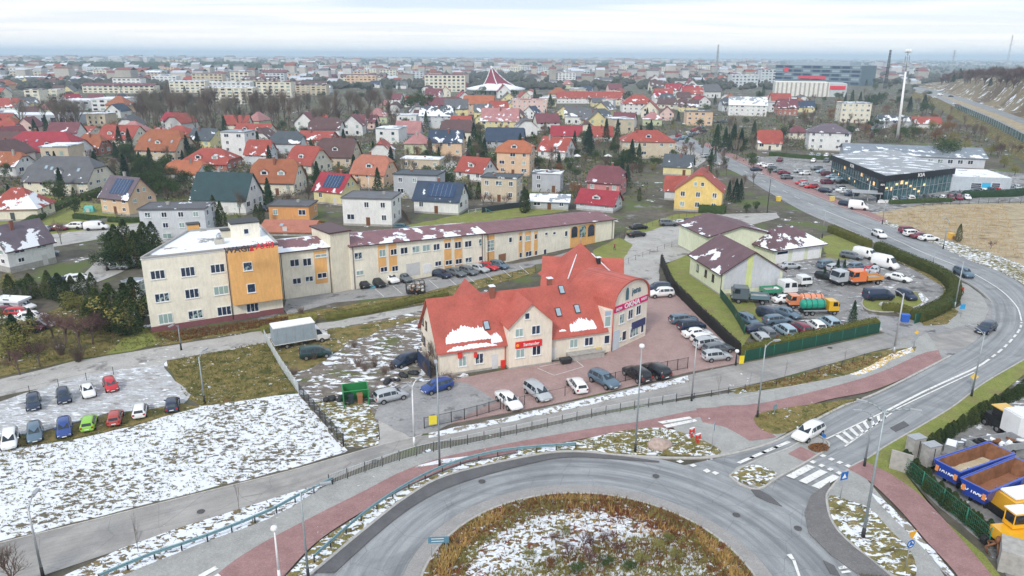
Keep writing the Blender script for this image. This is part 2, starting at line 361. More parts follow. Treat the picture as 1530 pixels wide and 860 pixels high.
# -- roads
MLx=[(985,205),(1003,214),(1040,232),(1100,258),(1150,288),(1208,320),(1266,344),(1313,367),(1366,388),(1420,411),(1446,424),(1468,440),(1481,460),(1475,492),(1440,521),(1380,555),(1310,590),(1260,609),(1200,640),(1150,664),(1075,684)]
MRx=[(1020,200),(1045,212),(1100,240),(1169,274),(1216,292),(1261,311),(1300,326),(1347,345),(1405,368),(1446,388),(1497,407),(1530,428),(1556,455),(1563,490),(1550,525),(1530,539),(1470,574),(1418,613),(1329,665),(1297,686),(1271,698)]
sheet('roundabout_road',arc(22.1,0,359,72),'ring',.03,px=False)
sheet('exit_road',[(1075,684),(1290,690),(1240,722),(1211,742),(1202,766),(1208,797),(1240,829),(1300,880),(1400,960),(1000,960),(1000,700)],'ring',.03)
sheet('exit_road',[(469,857),(547,792),(640,740),(760,860),(700,980),(300,980)],'ring',.03)
ribbon('main_road',MLx,MRx,'asphalt',.06,140)
sheet('apron',arc(15.0,0,359,60),'setts',.10,px=False)
# dark band at the outer edge of the ring
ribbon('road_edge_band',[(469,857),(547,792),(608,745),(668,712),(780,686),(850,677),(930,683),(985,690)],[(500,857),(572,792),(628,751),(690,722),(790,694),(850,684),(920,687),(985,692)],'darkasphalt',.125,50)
kerb('kerb',[(440,880),(469,855),(547,790),(608,743),(668,711),(780,684),(850,675),(930,681),(1010,685),(1075,682),(1150,663),(1200,638),(1260,607),(1310,588),(1380,553),(1420,532)],.3)
kerb('kerb',[(1340,862),(1277,818),(1245,784),(1235,750),(1240,732),(1271,699),(1297,685),(1329,664),(1418,612),(1470,573),(1530,538),(1560,520)],.2)
kerb('kerb',[(1530,426),(1497,405),(1446,387),(1405,367),(1347,344),(1300,325),(1261,310),(1216,291),(1169,273),(1100,239)],.2)
kerb('kerb',[(1482,452),(1468,438),(1446,422),(1420,409),(1366,386),(1313,366),(1266,343),(1208,319)],.2)
kerb('kerb',[(1090,598),(1200,575),(1300,553),(1390,520),(1412,533)][:2],.15)
sheet('paved_apron',[(1240,732),(1235,750),(1245,784),(1277,818),(1334,862),(1279,857),(1240,829),(1208,797),(1202,766),(1211,742),(1240,720)],'settsdark',.12)
# -- service road and the lanes behind
SU=[(-60,832),(0,812),(130,780),(300,737),(430,705),(560,668),(625,652),(680,645),(760,622),(900,590),(1030,560),(1100,545),(1200,525),(1310,500),(1380,488),(1430,482),(1475,478)]
SLo=[(-60,905),(60,862),(200,815),(330,775),(440,745),(500,715),(620,668),(700,655),(790,638),(900,615),(1010,596),(1090,582),(1160,566),(1250,541),(1330,520),(1390,522),(1450,520)]
ribbon('service_road',SU,SLo,'asphaltsnow',.05,110)
kerb('kerb',SU[:7],.15,.12)
sheet('lot_entrance',[(545,668),(560,600),(640,575),(700,560),(700,590),(640,640),(625,655)],'lane',.04)
sheet('back_lane',[(-60,585),(0,567),(110,540),(250,517),(400,493),(500,480),(620,458),(700,445),(800,430),(900,396),(960,372),(1060,348),(1110,352),(1020,385),(985,395),(985,470),(1010,470),(1100,540),(940,545),(940,430),(800,450),(640,462),(400,512),(250,538),(240,548),(160,560),(0,592),(-60,612)],'lane',.035,jit=.25)
sheet('parking_lot',[(428,447),(560,428),(757,396),(820,385),(850,376),(900,380),(800,395),(790,403),(620,440),(500,452),(430,470),(424,462)],'lot',.055)
sheet('parking_lot',[(905,402),(940,345),(1060,320),(1160,318),(1165,325),(1060,352),(960,372),(930,390)],'lane',.055,jit=.2)
sheet('snowy_lot',[(-60,660),(0,652),(60,645),(160,618),(272,606),(285,590),(262,570),(245,545),(180,552),(90,570),(0,600),(-60,620)],'lotsnow',.06,jit=.5)
sheet('verge',[(-60,690),(0,672),(110,655),(200,635),(300,608),(272,603),(160,622),(60,648),(0,655),(-60,672)],'grassrough',.075,jit=.5)
sheet('snowy_field',[(-60,830),(0,808),(130,776),(300,733),(430,701),(520,674),(508,662),(480,627),(447,588),(400,592),(300,606),(200,637),(110,657),(0,672),(-60,690)],'field',.045,jit=.35)
sheet('rough_grass',[(250,540),(400,512),(425,560),(447,588),(400,593),(300,607),(275,590),(262,565)],'grassrough',.05,jit=.5)
sheet('earth_yard',[(395,505),(440,500),(560,480),(640,462),(640,500),(700,560),(620,600),(570,600),(560,668),(510,668),(447,588)],'dirtsnow',.05,jit=.4)
sheet('grass_patch',[(400,508),(445,500),(640,470),(615,482),(590,487),(520,512),(500,528),(470,548),(435,560)],'grassrough',.065,jit=.8)
sheet('snowy_verge',[(470,600),(548,602),(560,625),(566,665),(512,668)],'grasssnow',.065,jit=.5)
sheet('verge',[(0,508),(60,470),(150,440),(215,490),(300,500),(424,470),(480,463),(620,440),(800,398),(800,408),(640,452),(480,476),(400,490),(250,515),(110,538),(0,563),(-60,580),(-60,520)],'grassrough',.065,jit=.4)
sheet('red_lot',[(636,580),(640,640),(700,628),(830,603),(940,578),(1030,556),(1110,541),(1085,505),(1000,432),(985,435),(940,452),(930,508),(905,530),(780,548),(690,565)],'redlot',.075)
sheet('lot_entrance',[(568,597),(560,625),(612,654),(650,645),(742,600),(700,573),(650,568),(600,575)],'lot',.085,jit=.4)
sheet('snow_strip',[(640,648),(700,636),(830,608),(950,581),(1028,562),(1030,570),(950,589),(830,616),(760,631),(690,645),(640,655)],'snow',.11,jit=.5)
# -- footpath and cycle path beside the ring
FU=[(100,905),(160,865),(300,812),(400,776),(460,742),(500,722),(620,682),(700,664),(790,645),(900,621),(1010,601),(1090,588),(1170,573),(1260,548),(1330,522),(1385,498)]
RU=[(290,905),(322,862),(380,820),(470,772),(540,737),(600,706),(660,685),(720,672),(780,660),(880,642),(960,630),(1040,614),(1130,605),(1250,577),(1320,555),(1375,530),(1402,524)]
RLw=[(395,905),(425,862),(480,806),(560,755),(620,722),(692,693),(740,683),(780,675),(880,655),(960,645),(1040,638),(1130,632),(1230,600),(1305,584),(1375,555),(1408,540)]
ribbon('footpath',FU,RU,'paver',.13,100)
ribbon('cycle_path',RU,RLw,'redpath',.14,100)
sheet('footpath',[(1000,632),(1060,622),(1110,612),(1140,640),(1175,648),(1150,662),(1075,682),(1045,660),(1010,645)],'paver',.15)
sheet('cycle_path',[(1040,612),(1130,604),(1160,620),(1128,632),(1150,646),(1160,655),(1120,660),(1085,640),(1050,632)],'redpath',.165,jit=.3)
# verge between the path and the ring
sheet('verge',[(395,905),(425,864),(480,808),(560,757),(620,724),(692,695),(780,678),(780,683),(668,709),(608,741),(547,788),(469,853),(440,880),(420,905)],'grasssnow',.15,jit=.15)
sheet('verge',[(780,672),(860,660),(930,645),(990,641),(1040,655),(1078,676),(1045,681),(930,679),(850,673),(780,681)],'grasssnow',.155,jit=.3,sm=3)
sheet('verge',[(1128,622),(1165,612),(1240,602),(1290,596),(1240,612),(1195,638),(1160,650),(1133,640)],'grassrough',.17,jit=.3,sm=3)
sheet('verge',[(70,874),(183,821),(262,792),(330,771),(392,751),(440,737),(492,719),(470,737),(400,778),(330,803),(262,829),(160,870),(110,895)],'versnow',.14,jit=.3)
sheet('entrance',[(1420,411),(1482,452),(1484,478),(1444,527),(1410,545),(1380,520),(1430,480),(1440,455)],'lot',.035)
sheet('repair_patch',[(1118,727),(1135,733),(1150,741),(1168,757),(1146,750),(1130,742)],'darkasphalt',.10,jit=.15)
sheet('repair_patch',[(1230,838),(1246,846),(1255,862),(1240,858)],'darkasphalt',.10,jit=.15)
sheet('repair_patch',[(1330,640),(1350,630),(1358,636),(1338,646)],'darkasphalt',.13,jit=.08)
sheet('verge',[(1090,584),(1160,568),(1200,560),(1250,542),(1300,528),(1370,519),(1385,497),(1370,530),(1330,545),(1290,560),(1200,575),(1100,592)][:6]+[(1366,526),(1335,536),(1300,552),(1240,567),(1180,578),(1100,590)],'grassrough',.155,jit=.3)
sheet('gravel_bed',[(1270,560),(1300,548),(1330,530),(1362,520),(1366,526),(1335,538),(1310,552),(1280,562)],'yellow',.18,jit=.3)
# -- splitter island, exit island and the planted circle
sheet('splitter_island',[(1100,700),(1135,688),(1180,671),(1215,652),(1232,659),(1238,669),(1215,685),(1195,696),(1165,712),(1133,731),(1090,713)],'paver',.17)
sheet('splitter_patch',[(1177,680),(1196,669),(1222,682),(1201,691)],'redpath',.20)
sheet('verge',[(1092,712),(1112,700),(1132,697),(1160,709),(1150,719),(1133,729)],'grasssnow',.20,sm=3)
kerb('kerb',[(1090,712),(1112,698),(1135,687),(1180,670),(1215,651),(1233,659),(1238,669),(1215,685),(1195,697),(1165,713),(1133,732),(1105,724),(1090,712)],.2,.21,sm=3)
sheet('verge',[(1241,742),(1268,750),(1300,762),(1330,795),(1360,825),(1368,862),(1334,860),(1277,816),(1247,784),(1238,755)],'grasssnow',.19,sm=3)
sheet('footpath',[(1240,732),(1268,702),(1290,712),(1330,760),(1370,800),(1410,862),(1450,930),(1330,930),(1330,862),(1277,818),(1245,784),(1235,750)],'paver',.16)
ribbon('cycle_path',[(1266,702),(1300,722),(1345,765),(1385,812),(1430,862),(1470,930)],[(1290,690),(1330,710),(1375,742),(1425,795),(1482,862),(1540,930)],'redpath',.175,40)
sheet('snow_strip',[(1300,738),(1320,750),(1358,785),(1395,825),(1425,862),(1418,862),(1390,833),(1350,792),(1310,752)],'snow',.20,jit=.25)
sheet('verge',[(1290,690),(1297,686),(1329,665),(1418,613),(1470,574),(1530,539),(1600,500),(1600,560),(1530,560),(1450,625),(1360,680),(1345,700),(1400,770),(1470,830),(1500,870),(1560,940),(1540,930),(1482,862),(1425,795),(1375,742),(1330,710)],'grass',.14)
# planted circle
def islandmesh():
    m,t,b=nm('planting'); p=pos(t)
    n1=noise_(t,p,.9,6,.65); n2=noise_(t,p,5,5,.7)
    col=mixc(t,ramp(t,n1,[(.35,0),(.6,1)]),(.13,.085,.035),(.25,.20,.08))
    col=mixc(t,ramp(t,noise_(t,p,.5,4,.6),[(.5,0),(.6,1)]),col,(.19,.06,.035)); col=mixc(t,ramp(t,noise_(t,p,.33,4,.6,.4),[(.56,0),(.62,.9)]),col,(.14,.15,.05))
    s=nd(t,'ShaderNodeSeparateXYZ',{0:p}); 
    # snow lies on the left and middle of the bed
    dx_=math_(t,'SUBTRACT',s.outputs[0],C0.x); dy_=math_(t,'SUBTRACT',s.outputs[1],C0.y)
    rr=math_(t,'SQRT',math_(t,'ADD',math_(t,'MULTIPLY',dx_,dx_),math_(t,'MULTIPLY',dy_,dy_)))
    ln=math_(t,'ADD',math_(t,'MULTIPLY',math_(t,'SUBTRACT',s.outputs[0],1.2),-.362),math_(t,'MULTIPLY',math_(t,'SUBTRACT',s.outputs[1],49.6),.932))
    zone=math_(t,'ADD',ramp(t,math_(t,'DIVIDE',rr,13.),[(.72,.13),(.86,-.2)]),ramp(t,math_(t,'ADD',math_(t,'DIVIDE',ln,6.),.5),[(.35,-.25),(.62,0)]))
    f=math_(t,'GREATER_THAN',math_(t,'ADD',noise_(t,p,1.7,4,.6,.6,(1,1.4,1)),zone),.60)
    col=mixc(t,f,col,SNOW); col=mixc(t,1.,col,ramp(t,n2,[(.3,.6),(.7,1.35)]),'MULTIPLY')
    t.links.new(col,b.inputs['Base Color']); b.inputs['Roughness'].default_value=.95; bump(t,b,n2,.9,.15)
    M['planting']=m
    mb=MB(); nr,na=26,90
    for i in range(nr+1):
        r=13.4*i/nr
        for j in range(na):
            a=2*PI*j/na; x=C0.x+r*math.cos(a); y=C0.y+r*math.sin(a)
            z=.22+.75*(1-(r/13.4)**2)+.16*noise.noise(Vector((x*1.3,y*1.3,0)))*(1 if i<nr else 0)+.09*noise.noise(Vector((x*3.3,y*3.3,5)))*(1 if i<nr else 0)
            mb.v.append((x,y,z))
    for i in range(nr):
        for j in range(na):
            mb.f.append([i*na+j,(i+1)*na+j,(i+1)*na+(j+1)%na,i*na+(j+1)%na]); mb.m.append(0); mb.sm.append(True)
    mb.build('planting_bed',m)['kind']='structure'
islandmesh()
kerb('kerb',arc(13.5,0,360,70),.22,.26,px=False,sm=0)
# -- right side: yards, fields, showroom lot
sheet('truck_yard',[(1112,470),(1150,500),(1125,515),(1310,480),(1290,463),(1290,440),(1345,470),(1420,447),(1405,425),(1360,400),(1290,375),(1265,365),(1240,385),(1140,392),(1165,440)],'lotwet',.045,jit=.3)
sheet('lawn',[(995,395),(1045,372),(1060,380),(1120,440),(1140,480),(1118,505),(1100,530),(1060,480),(1000,410)],'grass',.05)
sheet('lawn',[(1225,355),(1262,345),(1300,375),(1265,388),(1235,385)],'grass',.05,jit=.4)
sheet('lawn',[(1290,447),(1320,442),(1370,437),(1378,452),(1345,464),(1310,466),(1292,458)],'grass',.06,sm=3)
kerb('kerb',[(1290,447),(1330,441),(1370,436),(1382,446),(1370,458),(1335,466),(1300,464),(1288,455),(1290,447)],.2,.15)
sheet('snow_strip',[(1375,436),(1388,448),(1372,462),(1378,452),(1372,440)],'snow',.09,jit=.3)
sheet('verge',[(1315,372),(1380,398),(1418,412),(1440,428),(1425,455),(1400,460),(1412,430),(1370,405),(1310,375)],'grassrough',.05)
sheet('footpath',[(1430,420),(1446,426),(1466,441),(1478,462),(1470,480),(1420,492),(1395,480),(1436,456)],'paver',.09)
sheet('entrance',[(1308,492),(1296,470),(1345,474),(1390,462),(1440,470),(1475,478),(1440,492),(1340,505)],'lot',.08)
sheet('verge',[(1372,474),(1385,462),(1418,455),(1432,466),(1415,485),(1380,487)],'grassrough',.1,jit=.3)
sheet('footpath',[(1040,212),(1100,240),(1169,274),(1216,292),(1261,311),(1300,326),(1320,334),(1325,328),(1290,312),(1250,298),(1180,268),(1110,236),(1060,214)],'redpath',.09)
sheet('dry_field',[(1300,318),(1380,306),(1500,303),(1640,302),(1640,420),(1560,420),(1530,400),(1480,378),(1425,362),(1380,350),(1330,335)],'dryfield',.04,jit=.8)
sheet('snowy_verge',[(1300,326),(1347,345),(1405,368),(1446,388),(1497,407),(1530,426),(1640,470),(1640,400),(1530,398),(1480,378),(1425,362),(1380,350),(1330,332),(1290,312)],'grasssnow',.05,jit=.8)
sheet('showroom_lot',[(1130,262),(1110,236),(1190,232),(1300,240),(1560,262),(1580,300),(1500,302),(1380,305),(1300,320),(1270,302),(1200,275)],'lotwet',.05)
sheet('equipment_yard',[(1345,700),(1370,668),(1440,632),(1500,600),(1700,560),(1800,700),(1700,900),(1530,900),(1470,812),(1400,755)],'lotwet',.06)
sheet('lawn',[(940,355),(1000,335),(1050,322),(1060,318),(1010,320),(960,335),(935,345)],'grass',.05,jit=.3)
sheet('lawn',[(905,400),(885,375),(925,355),(945,365),(930,388)],'grass',.07,jit=.4)
sheet('lawn',[(520,355),(700,318),(790,300),(850,315),(700,335),(540,365)],'grass',.045,jit=.8)
sheet('lawn',[(0,300),(60,290),(150,305),(230,300),(230,345),(100,365),(0,340)],'grass',.045,jit=1)
sheet('snow_strip',[(620,700),(700,690)][:1]+[(625,697),(660,688),(700,683),(700,688)],'snow',.16)
# the street by the villas on the left and other streets
ribbon('side_street',[(-60,365),(60,352),(160,340),(230,330)],[(-60,385),(60,372),(160,355),(230,340)],'lane',.06,20)
ribbon('side_street',[(610,290),(690,225),(700,200)],[(625,292),(703,225),(710,200)],'lane',.05,20)
ribbon('side_street',[(150,385),(190,365),(240,345)],[(95,440),(195,400),(250,352)],'lane',.05,20)
ribbon('side_street',[(985,205),(1060,236),(1000,215)][:2],[(960,215),(1040,250)],'lane',.05,20)
# -- painted markings on the roads
def hatch():
    q=[]
    a0,a1=(1238,655),(1322,617); b0,b1=(1268,663),(1330,621)
    for i in range(8):
        t=i/8; s=(t+.055)
        A=lambda k:(a0[0]+(a1[0]-a0[0])*k,a0[1]+(a1[1]-a0[1])*k); B=lambda k:(b0[0]+(b1[0]-b0[0])*k,b0[1]+(b1[1]-b0[1])*k)
        q.append([A(t+.10),B(t-.04),B(s-.04),A(s+.10)])
    return q
marks('hatch_markings',hatch()+stripe([(1234,657),(1325,614)],.18)+stripe([(1262,668),(1332,618)],.18))
marks('road_markings',stripe([(1326,614),(1380,586),(1452,553),(1470,543)],.32)+stripe([(1322,620),(1380,592),(1455,557)],.18))
marks('road_markings',stripe([(1470,543),(1500,520),(1522,495),(1526,482)],.3,dash=(1.6,1.2)))
marks('road_markings',stripe([(1526,480),(1520,460),(1502,440),(1480,424),(1440,402),(1380,378),(1330,355),(1240,318)],.22)+stripe([(1240,318),(1190,295),(1110,255)],.2,dash=(4,6)))
marks('road_markings',stripe([(1485,500),(1440,526),(1390,556),(1310,596),(1262,614)],.14,dash=(1,1))[:0]+[[(1010,690),(1016,688),(1022,691),(1016,693)],[(1030,696),(1036,694),(1041,697),(1035,699)],[(1050,704),(1056,701),(1062,705),(1056,708)],[(1063,707),(1068,705),(1075,708),(1069,711)]])
zq=[]
for i in range(4):
    x=1174+i*19; y=712+i*7.5; zq.append([(x,y),(x+32,y-17),(x+44,y-13),(x+12,y+4.5)])
marks('zebra_crossing',zq)
zq=[]
for i in range(5):
    x=1210+i*12.2; y=692-i*0
    zq.append([(1209+i*13,691+i*5.5),(1214+i*13,688.5+i*5.5),(1220+i*13,691+i*5.5),(1215+i*13,694+i*5.5)])
    zq.append([(1224+i*12.5,682+i*5),(1229+i*12.5,679.5+i*5),(1235+i*12.5,682+i*5),(1230+i*12.5,684.6+i*5)])
marks('cycle_crossing',zq)
zq=[]
for i in range(4):      # crossing on the left branch
    x=1100+i*18; y=692-i*7.6; zq.append([(x,y),(x+22,y-9.5),(x+28,y-7.5),(x+6,y+2)])
for i in range(3):
    x=1128+i*15; y=697-i*6.8; zq.append([(x-16,y+.5),(x-2,y-5.5),(x+2,y-4),(x-12,y+2.2)])
marks('zebra_crossing',zq)
marks('path_markings',[[(982,632),(1030,624),(1034,627),(990,635)],[(990,637),(1038,628),(1042,631),(996,641)]],z=.185)
marks('path_markings',[[(296,862),(322,848),(327,852),(302,866)],[(312,868),(326,859),(331,863),(318,872)]],z=.185)
marks('road_arrow',[[(1175,830),(1182,828),(1188,838),(1183,838)],[(1183,837),(1188,837),(1196,862),(1192,862)],[(1252,848),(1262,846),(1266,850),(1254,852)],[(1256,855),(1268,853),(1272,856),(1258,858)]],z=.10)
marks('bay_lines',stripe([(803,551),(828,562)],.1)+stripe([(861,540),(872,549)],.1)+stripe([(828,562),(872,549)],.1)+stripe([(806,549),(861,539)],.1),z=.14)
bl=[]
for i in range(9): bl+=stripe([(560+i*27,432-i*4.3),(574+i*27,444-i*4.3)],.1)
marks('bay_lines',bl,z=.13)
marks('blue_bay',[[(541,419),(566,416),(578,428),(552,432)]],'bluepaint',z=.125)
sheet('lawn',[(158,530),(185,505),(208,482),(222,494),(238,512),(200,524)],'grass',.085,jit=.5)

for x,y in ((1192,790),(720,720),(980,712),(1395,640),(1100,770),(1300,628),(300,765),(1240,520),(560,690)):
    mb=MB(); mb.lathe([(.34,.095),(.34,.105),(.28,.108)],16); mb.build('manhole',simple('cast_iron',(.10,.10,.10),.6,.3),None,G(x,y,.02))['kind']='structure'
# ================================================================ building materials
def wallmat(name):
    m,t,b=nm(name); oi=t.nodes.new('ShaderNodeObjectInfo').outputs['Color']; p=pos(t)
    n=noise_(t,p,.35,5,.65); n2=noise_(t,p,3,5,.7,0,(1,1,.25))
    col=mixc(t,1.,oi,ramp(t,n,[(.3,.88),(.7,1.06)]),'MULTIPLY'); col=mixc(t,1.,col,ramp(t,n2,[(.35,.9),(.6,1.03)]),'MULTIPLY')
    t.links.new(col,b.inputs['Base Color']); b.inputs['Roughness'].default_value=.85; bump(t,b,n2,.1,.02); return m
def roofmat(name,rows=3.2,snowsc=.33):
    """tile courses; colour from the object, snow cover from the colour's alpha"""
    m,t,b=nm(name); o=t.nodes.new('ShaderNodeObjectInfo'); oc=ocoord(t); p=pos(t)
    wv=nd(t,'ShaderNodeTexWave',{'Vector':oc,'Scale':rows,'Distortion':.2,'Detail':1.},wave_type='BANDS',bands_direction='Z').outputs[1]
    wx=nd(t,'ShaderNodeTexWave',{'Vector':oc,'Scale':1.6,'Distortion':.1},wave_type='BANDS',bands_direction='X').outputs[1]
    n=noise_(t,p,.45,6,.65); n3=noise_(t,p,4,4,.7)
    col=mixc(t,1.,o.outputs['Color'],ramp(t,n,[(.3,.78),(.7,1.1)]),'MULTIPLY'); col=mixc(t,1.,col,ramp(t,n3,[(.3,.85),(.7,1.12)]),'MULTIPLY')
    col=mixc(t,1.,col,ramp(t,wv,[(0,.78),(.4,1.04)]),'MULTIPLY'); col=mixc(t,1.,col,ramp(t,wx,[(0,.9),(.4,1.02)]),'MULTIPLY')
    ofs=math_(t,'MULTIPLY',o.outputs['Random'],50.); v=nd(t,'ShaderNodeVectorMath',{0:oc,1:ofs},operation='ADD').outputs[0]
    s=noise_(t,v,snowsc,5,.5,.2); s2=noise_(t,oc,2.2,3,.6)
    th=math_(t,'SUBTRACT',.74,math_(t,'MULTIPLY',o.outputs['Alpha'],.42))
    sl=nd(t,'ShaderNodeAttribute',attribute_name='slope').outputs['Fac']; th=math_(t,'ADD',th,math_(t,'SUBTRACT',math_(t,'MULTIPLY',sl,.20),.07)) if rows>1 else th
    f=ramp(t,math_(t,'SUBTRACT',math_(t,'ADD',s,math_(t,'MULTIPLY',math_(t,'SUBTRACT',s2,.5),.22)),th),[(.0,0),(.018,1)])
    col=mixc(t,f,col,SNOW); t.links.new(col,b.inputs['Base Color']); b.inputs['Roughness'].default_value=.65
    bump(t,b,math_(t,'ADD',wv,math_(t,'MULTIPLY',f,2.)),.5,.05); return m
def glassmat(name,a=(.012,.02,.04),c=(.30,.42,.40),lim=.62):
    m,t,b=nm(name); r=t.nodes.new('ShaderNodeObjectInfo').outputs['Random']
    n=noise_(t,ocoord(t),1.7,2,.5); k=math_(t,'ADD',r,math_(t,'MULTIPLY',math_(t,'SUBTRACT',n,.5),.9))
    t.links.new(ramp(t,k,[(0,a),(lim,[x*2.2 for x in a]),(min(.98,lim+.08),c),(1,c)]),b.inputs['Base Color'])
    b.inputs['Roughness'].default_value=.08; b.inputs['Specular IOR Level'].default_value=.55; return m
B={}
B['wall']=wallmat('rendered_wall'); B['roof']=roofmat('roof_tiles'); B['flat']=roofmat('roof_felt',.4,.25)
B['glass']=glassmat('window_glass'); B['bigglass']=glassmat('showroom_glass',(.02,.05,.06),(.10,.20,.20),.7)
B['frame']=simple('frame_white',(.78,.79,.80),.45); B['framebrown']=simple('frame_brown',(.10,.05,.03),.5)
B['metal']=simple('galvanised_steel',(.42,.44,.46),.45,.4); B['dark']=simple('dark_metal',(.03,.032,.036),.5)
B['brown']=simple('brown_sheet',(.09,.045,.05),.5); B['brick']=simple('brick_red',(.25,.10,.07),.85,0,.25,6)
B['conc']=simple('concrete',(.38,.37,.35),.9,0,.2,2); B['paint']=paintmat('paint_any',.5,0,0,.08,1.5)
B['snow']=simple('snow_lying',(.82,.86,.92),.7,0,.04,3); B['panel']=simple('solar_glass',(.02,.05,.12),.15,0,.3,1.5,.6)
B['sky_l']=simple('skylight_glass',(.30,.40,.47),.1,0,.1,2,.6)
# ================================================================ windows, placed on a wall plane
WC={}
def winmesh(w,h,n,rows=1,fr='frame'):
    key=(round(w,1),round(h,1),n,rows,fr)
    if key in WC: return WC[key]
    w,h=max(.3,key[0]),max(.3,key[1]); f=min(.11,w*.10)
    a=MB(); a.box(-w/2,-.06,-h/2,w/2,.05,h/2); a.box(-w/2-.06,-.14,-h/2-.07,w/2+.06,.04,-h/2)   # frame block and sill
    p=MB(); pw=(w-f*(n+1))/n; ph=(h-f*(rows+1))/rows
    for i in range(n):
        for j in range(rows):
            x0=-w/2+f+i*(pw+f); z0=-h/2+f+j*(ph+f); p.add([(x0,-.075,z0),(x0+pw,-.075,z0),(x0+pw,-.075,z0+ph),(x0,-.075,z0+ph)],[(0,1,2,3)])
    WC[key]=(a.mesh('window_frame',B[fr]),p.mesh('window_pane',B['glass'])); return WC[key]
def window(parent,x,y,z,rz,w,h,n=2,rows=1,fr='frame',name='window'):
    a,p=winmesh(w,h,n,rows,fr); o=inst(name,a,parent,(x,y,z),rz); inst('pane',p,o); return o
class Wall:
    """vertical plane from A to B on the ground (outside is to the right of A->B, towards the camera)"""
    def __init__(s,A,Bp,root=None,off=0.):
        s.A=Vector((A[0],A[1],0)); s.B=Vector((Bp[0],Bp[1],0)); s.u=(s.B-s.A).normalized(); s.n=Vector((s.u.y,-s.u.x,0)); s.len=(s.B-s.A).length; s.root=root
        s.A=s.A+s.n*off; s.B=s.B+s.n*off; s.rz=math.atan2(s.u.y,s.u.x)
    def hit(s,x,y):
        d=ray(x,y); o=Vector((0,0,CH)); dv=Vector(d); t=(s.A-o).dot(s.n)/dv.dot(s.n); p=o+dv*t; return (p-s.A).dot(s.u),p.z
    def rect(s,x0,y0,x1,y1):
        xc,yc=(x0+x1)/2,(y0+y1)/2; a=s.hit(x0,yc)[0]; b=s.hit(x1,yc)[0]; c=s.hit(xc,y0)[1]; d=s.hit(xc,y1)[1]; return a,d,b,c
    def at(s,a,z,out=0): p=s.A+s.u*a+s.n*out; return Vector((p.x,p.y,z))
    def win(s,r,n=2,rows=1,fr='frame'):
        a,z0,b,z1=s.rect(*r); p=s.at((a+b)/2,(z0+z1)/2); return window(s.root,p.x,p.y,p.z,s.rz,b-a,z1-z0,n,rows,fr)
    def slab(s,name,r,mat,out=.12,back=.05,color=None,quad=None,rel=None):
        a,z0,b,z1=rel if rel else s.rect(*r)
        mb=MB(); w2=(b-a)/2; h2=(z1-z0)/2; mb.box(-w2,-out,-h2,w2,back,h2); p=s.at((a+b)/2,(z0+z1)/2)
        return mb.build(name,mat if not isinstance(mat,str) else B[mat],s.root,p,s.rz,color)
def text(name,s,size,mat,parent,loc,rot,ext=.02,align='CENTER',bold=0.,sx=1.,color=None):
    cu=bpy.data.curves.new(name,'FONT'); cu.body=s; cu.size=size; cu.extrude=ext; cu.align_x=align; cu.align_y='CENTER'; cu.offset=bold; cu.resolution_u=2
    o=bpy.data.objects.new(name,cu); COL.objects.link(o); dg=bpy.context.evaluated_depsgraph_get(); me=bpy.data.meshes.new_from_object(o.evaluated_get(dg)); bpy.data.objects.remove(o)
    me.materials.clear(); me.materials.append(mat); o=bpy.data.objects.new(name,me); COL.objects.link(o); o.parent=parent; o.location=loc; o.rotation_euler=rot; o.scale=(sx,1,1)
    if color: o.color=(*color,1)
    return o
# ================================================================ roofs and walls of a rectangular house
def roof_geo(w,d,eave,rise,k,ov=.5,th=.2,z0=0):
    """ridge along x; k=0 gable, 1 hip, between = half hip. returns MB"""
    W=w/2+ov; D=d/2+ov; sl=rise/(d/2); ze=eave-ov*sl; zr=eave+rise; zh=ze+(zr-ze)*(1-k); ins=(D*k if k>0 else 0); yk=D*k
    if k>=1 : ins=min(D,W*.98)
    c=[(-W,-D,ze),(W,-D,ze)]
    if k<=0: top=[(-W,-D,ze),(W,-D,ze),(W,0,zr),(W,D,ze),(-W,D,ze),(-W,0,zr)]; F_=[(0,1,2,5),(2,3,4,5)]; loop=[0,1,2,3,4,5]
    elif k>=1: top=[(-W,-D,ze),(W,-D,ze),(W,D,ze),(-W,D,ze),(-W+ins,0,zr),(W-ins,0,zr)]; F_=[(0,1,5,4),(1,2,5),(2,3,4,5),(3,0,4)]; loop=[0,1,2,3]
    else:
        top=[(-W,-D,ze),(W,-D,ze),(W,-yk,zh),(W,yk,zh),(W,D,ze),(-W,D,ze),(-W,yk,zh),(-W,-yk,zh),(-W+ins,0,zr),(W-ins,0,zr)]
        F_=[(0,1,2,9,8,7),(2,3,9),(3,4,5,6,8,9),(6,7,8)]; loop=[0,1,2,3,4,5,6,7]
    mb=MB(); n=len(top); mb.add([(x,y,z+z0) for x,y,z in top],F_); mb.add([(x,y,z-th+z0) for x,y,z in top],[f[::-1] for f in F_])
    mb.add([(x,y,z+z0) for x,y,z in top]+[(x,y,z-th+z0) for x,y,z in top],[(loop[(i+1)%len(loop)],loop[i],n+loop[i],n+loop[(i+1)%len(loop)]) for i in range(len(loop))],1)
    return mb
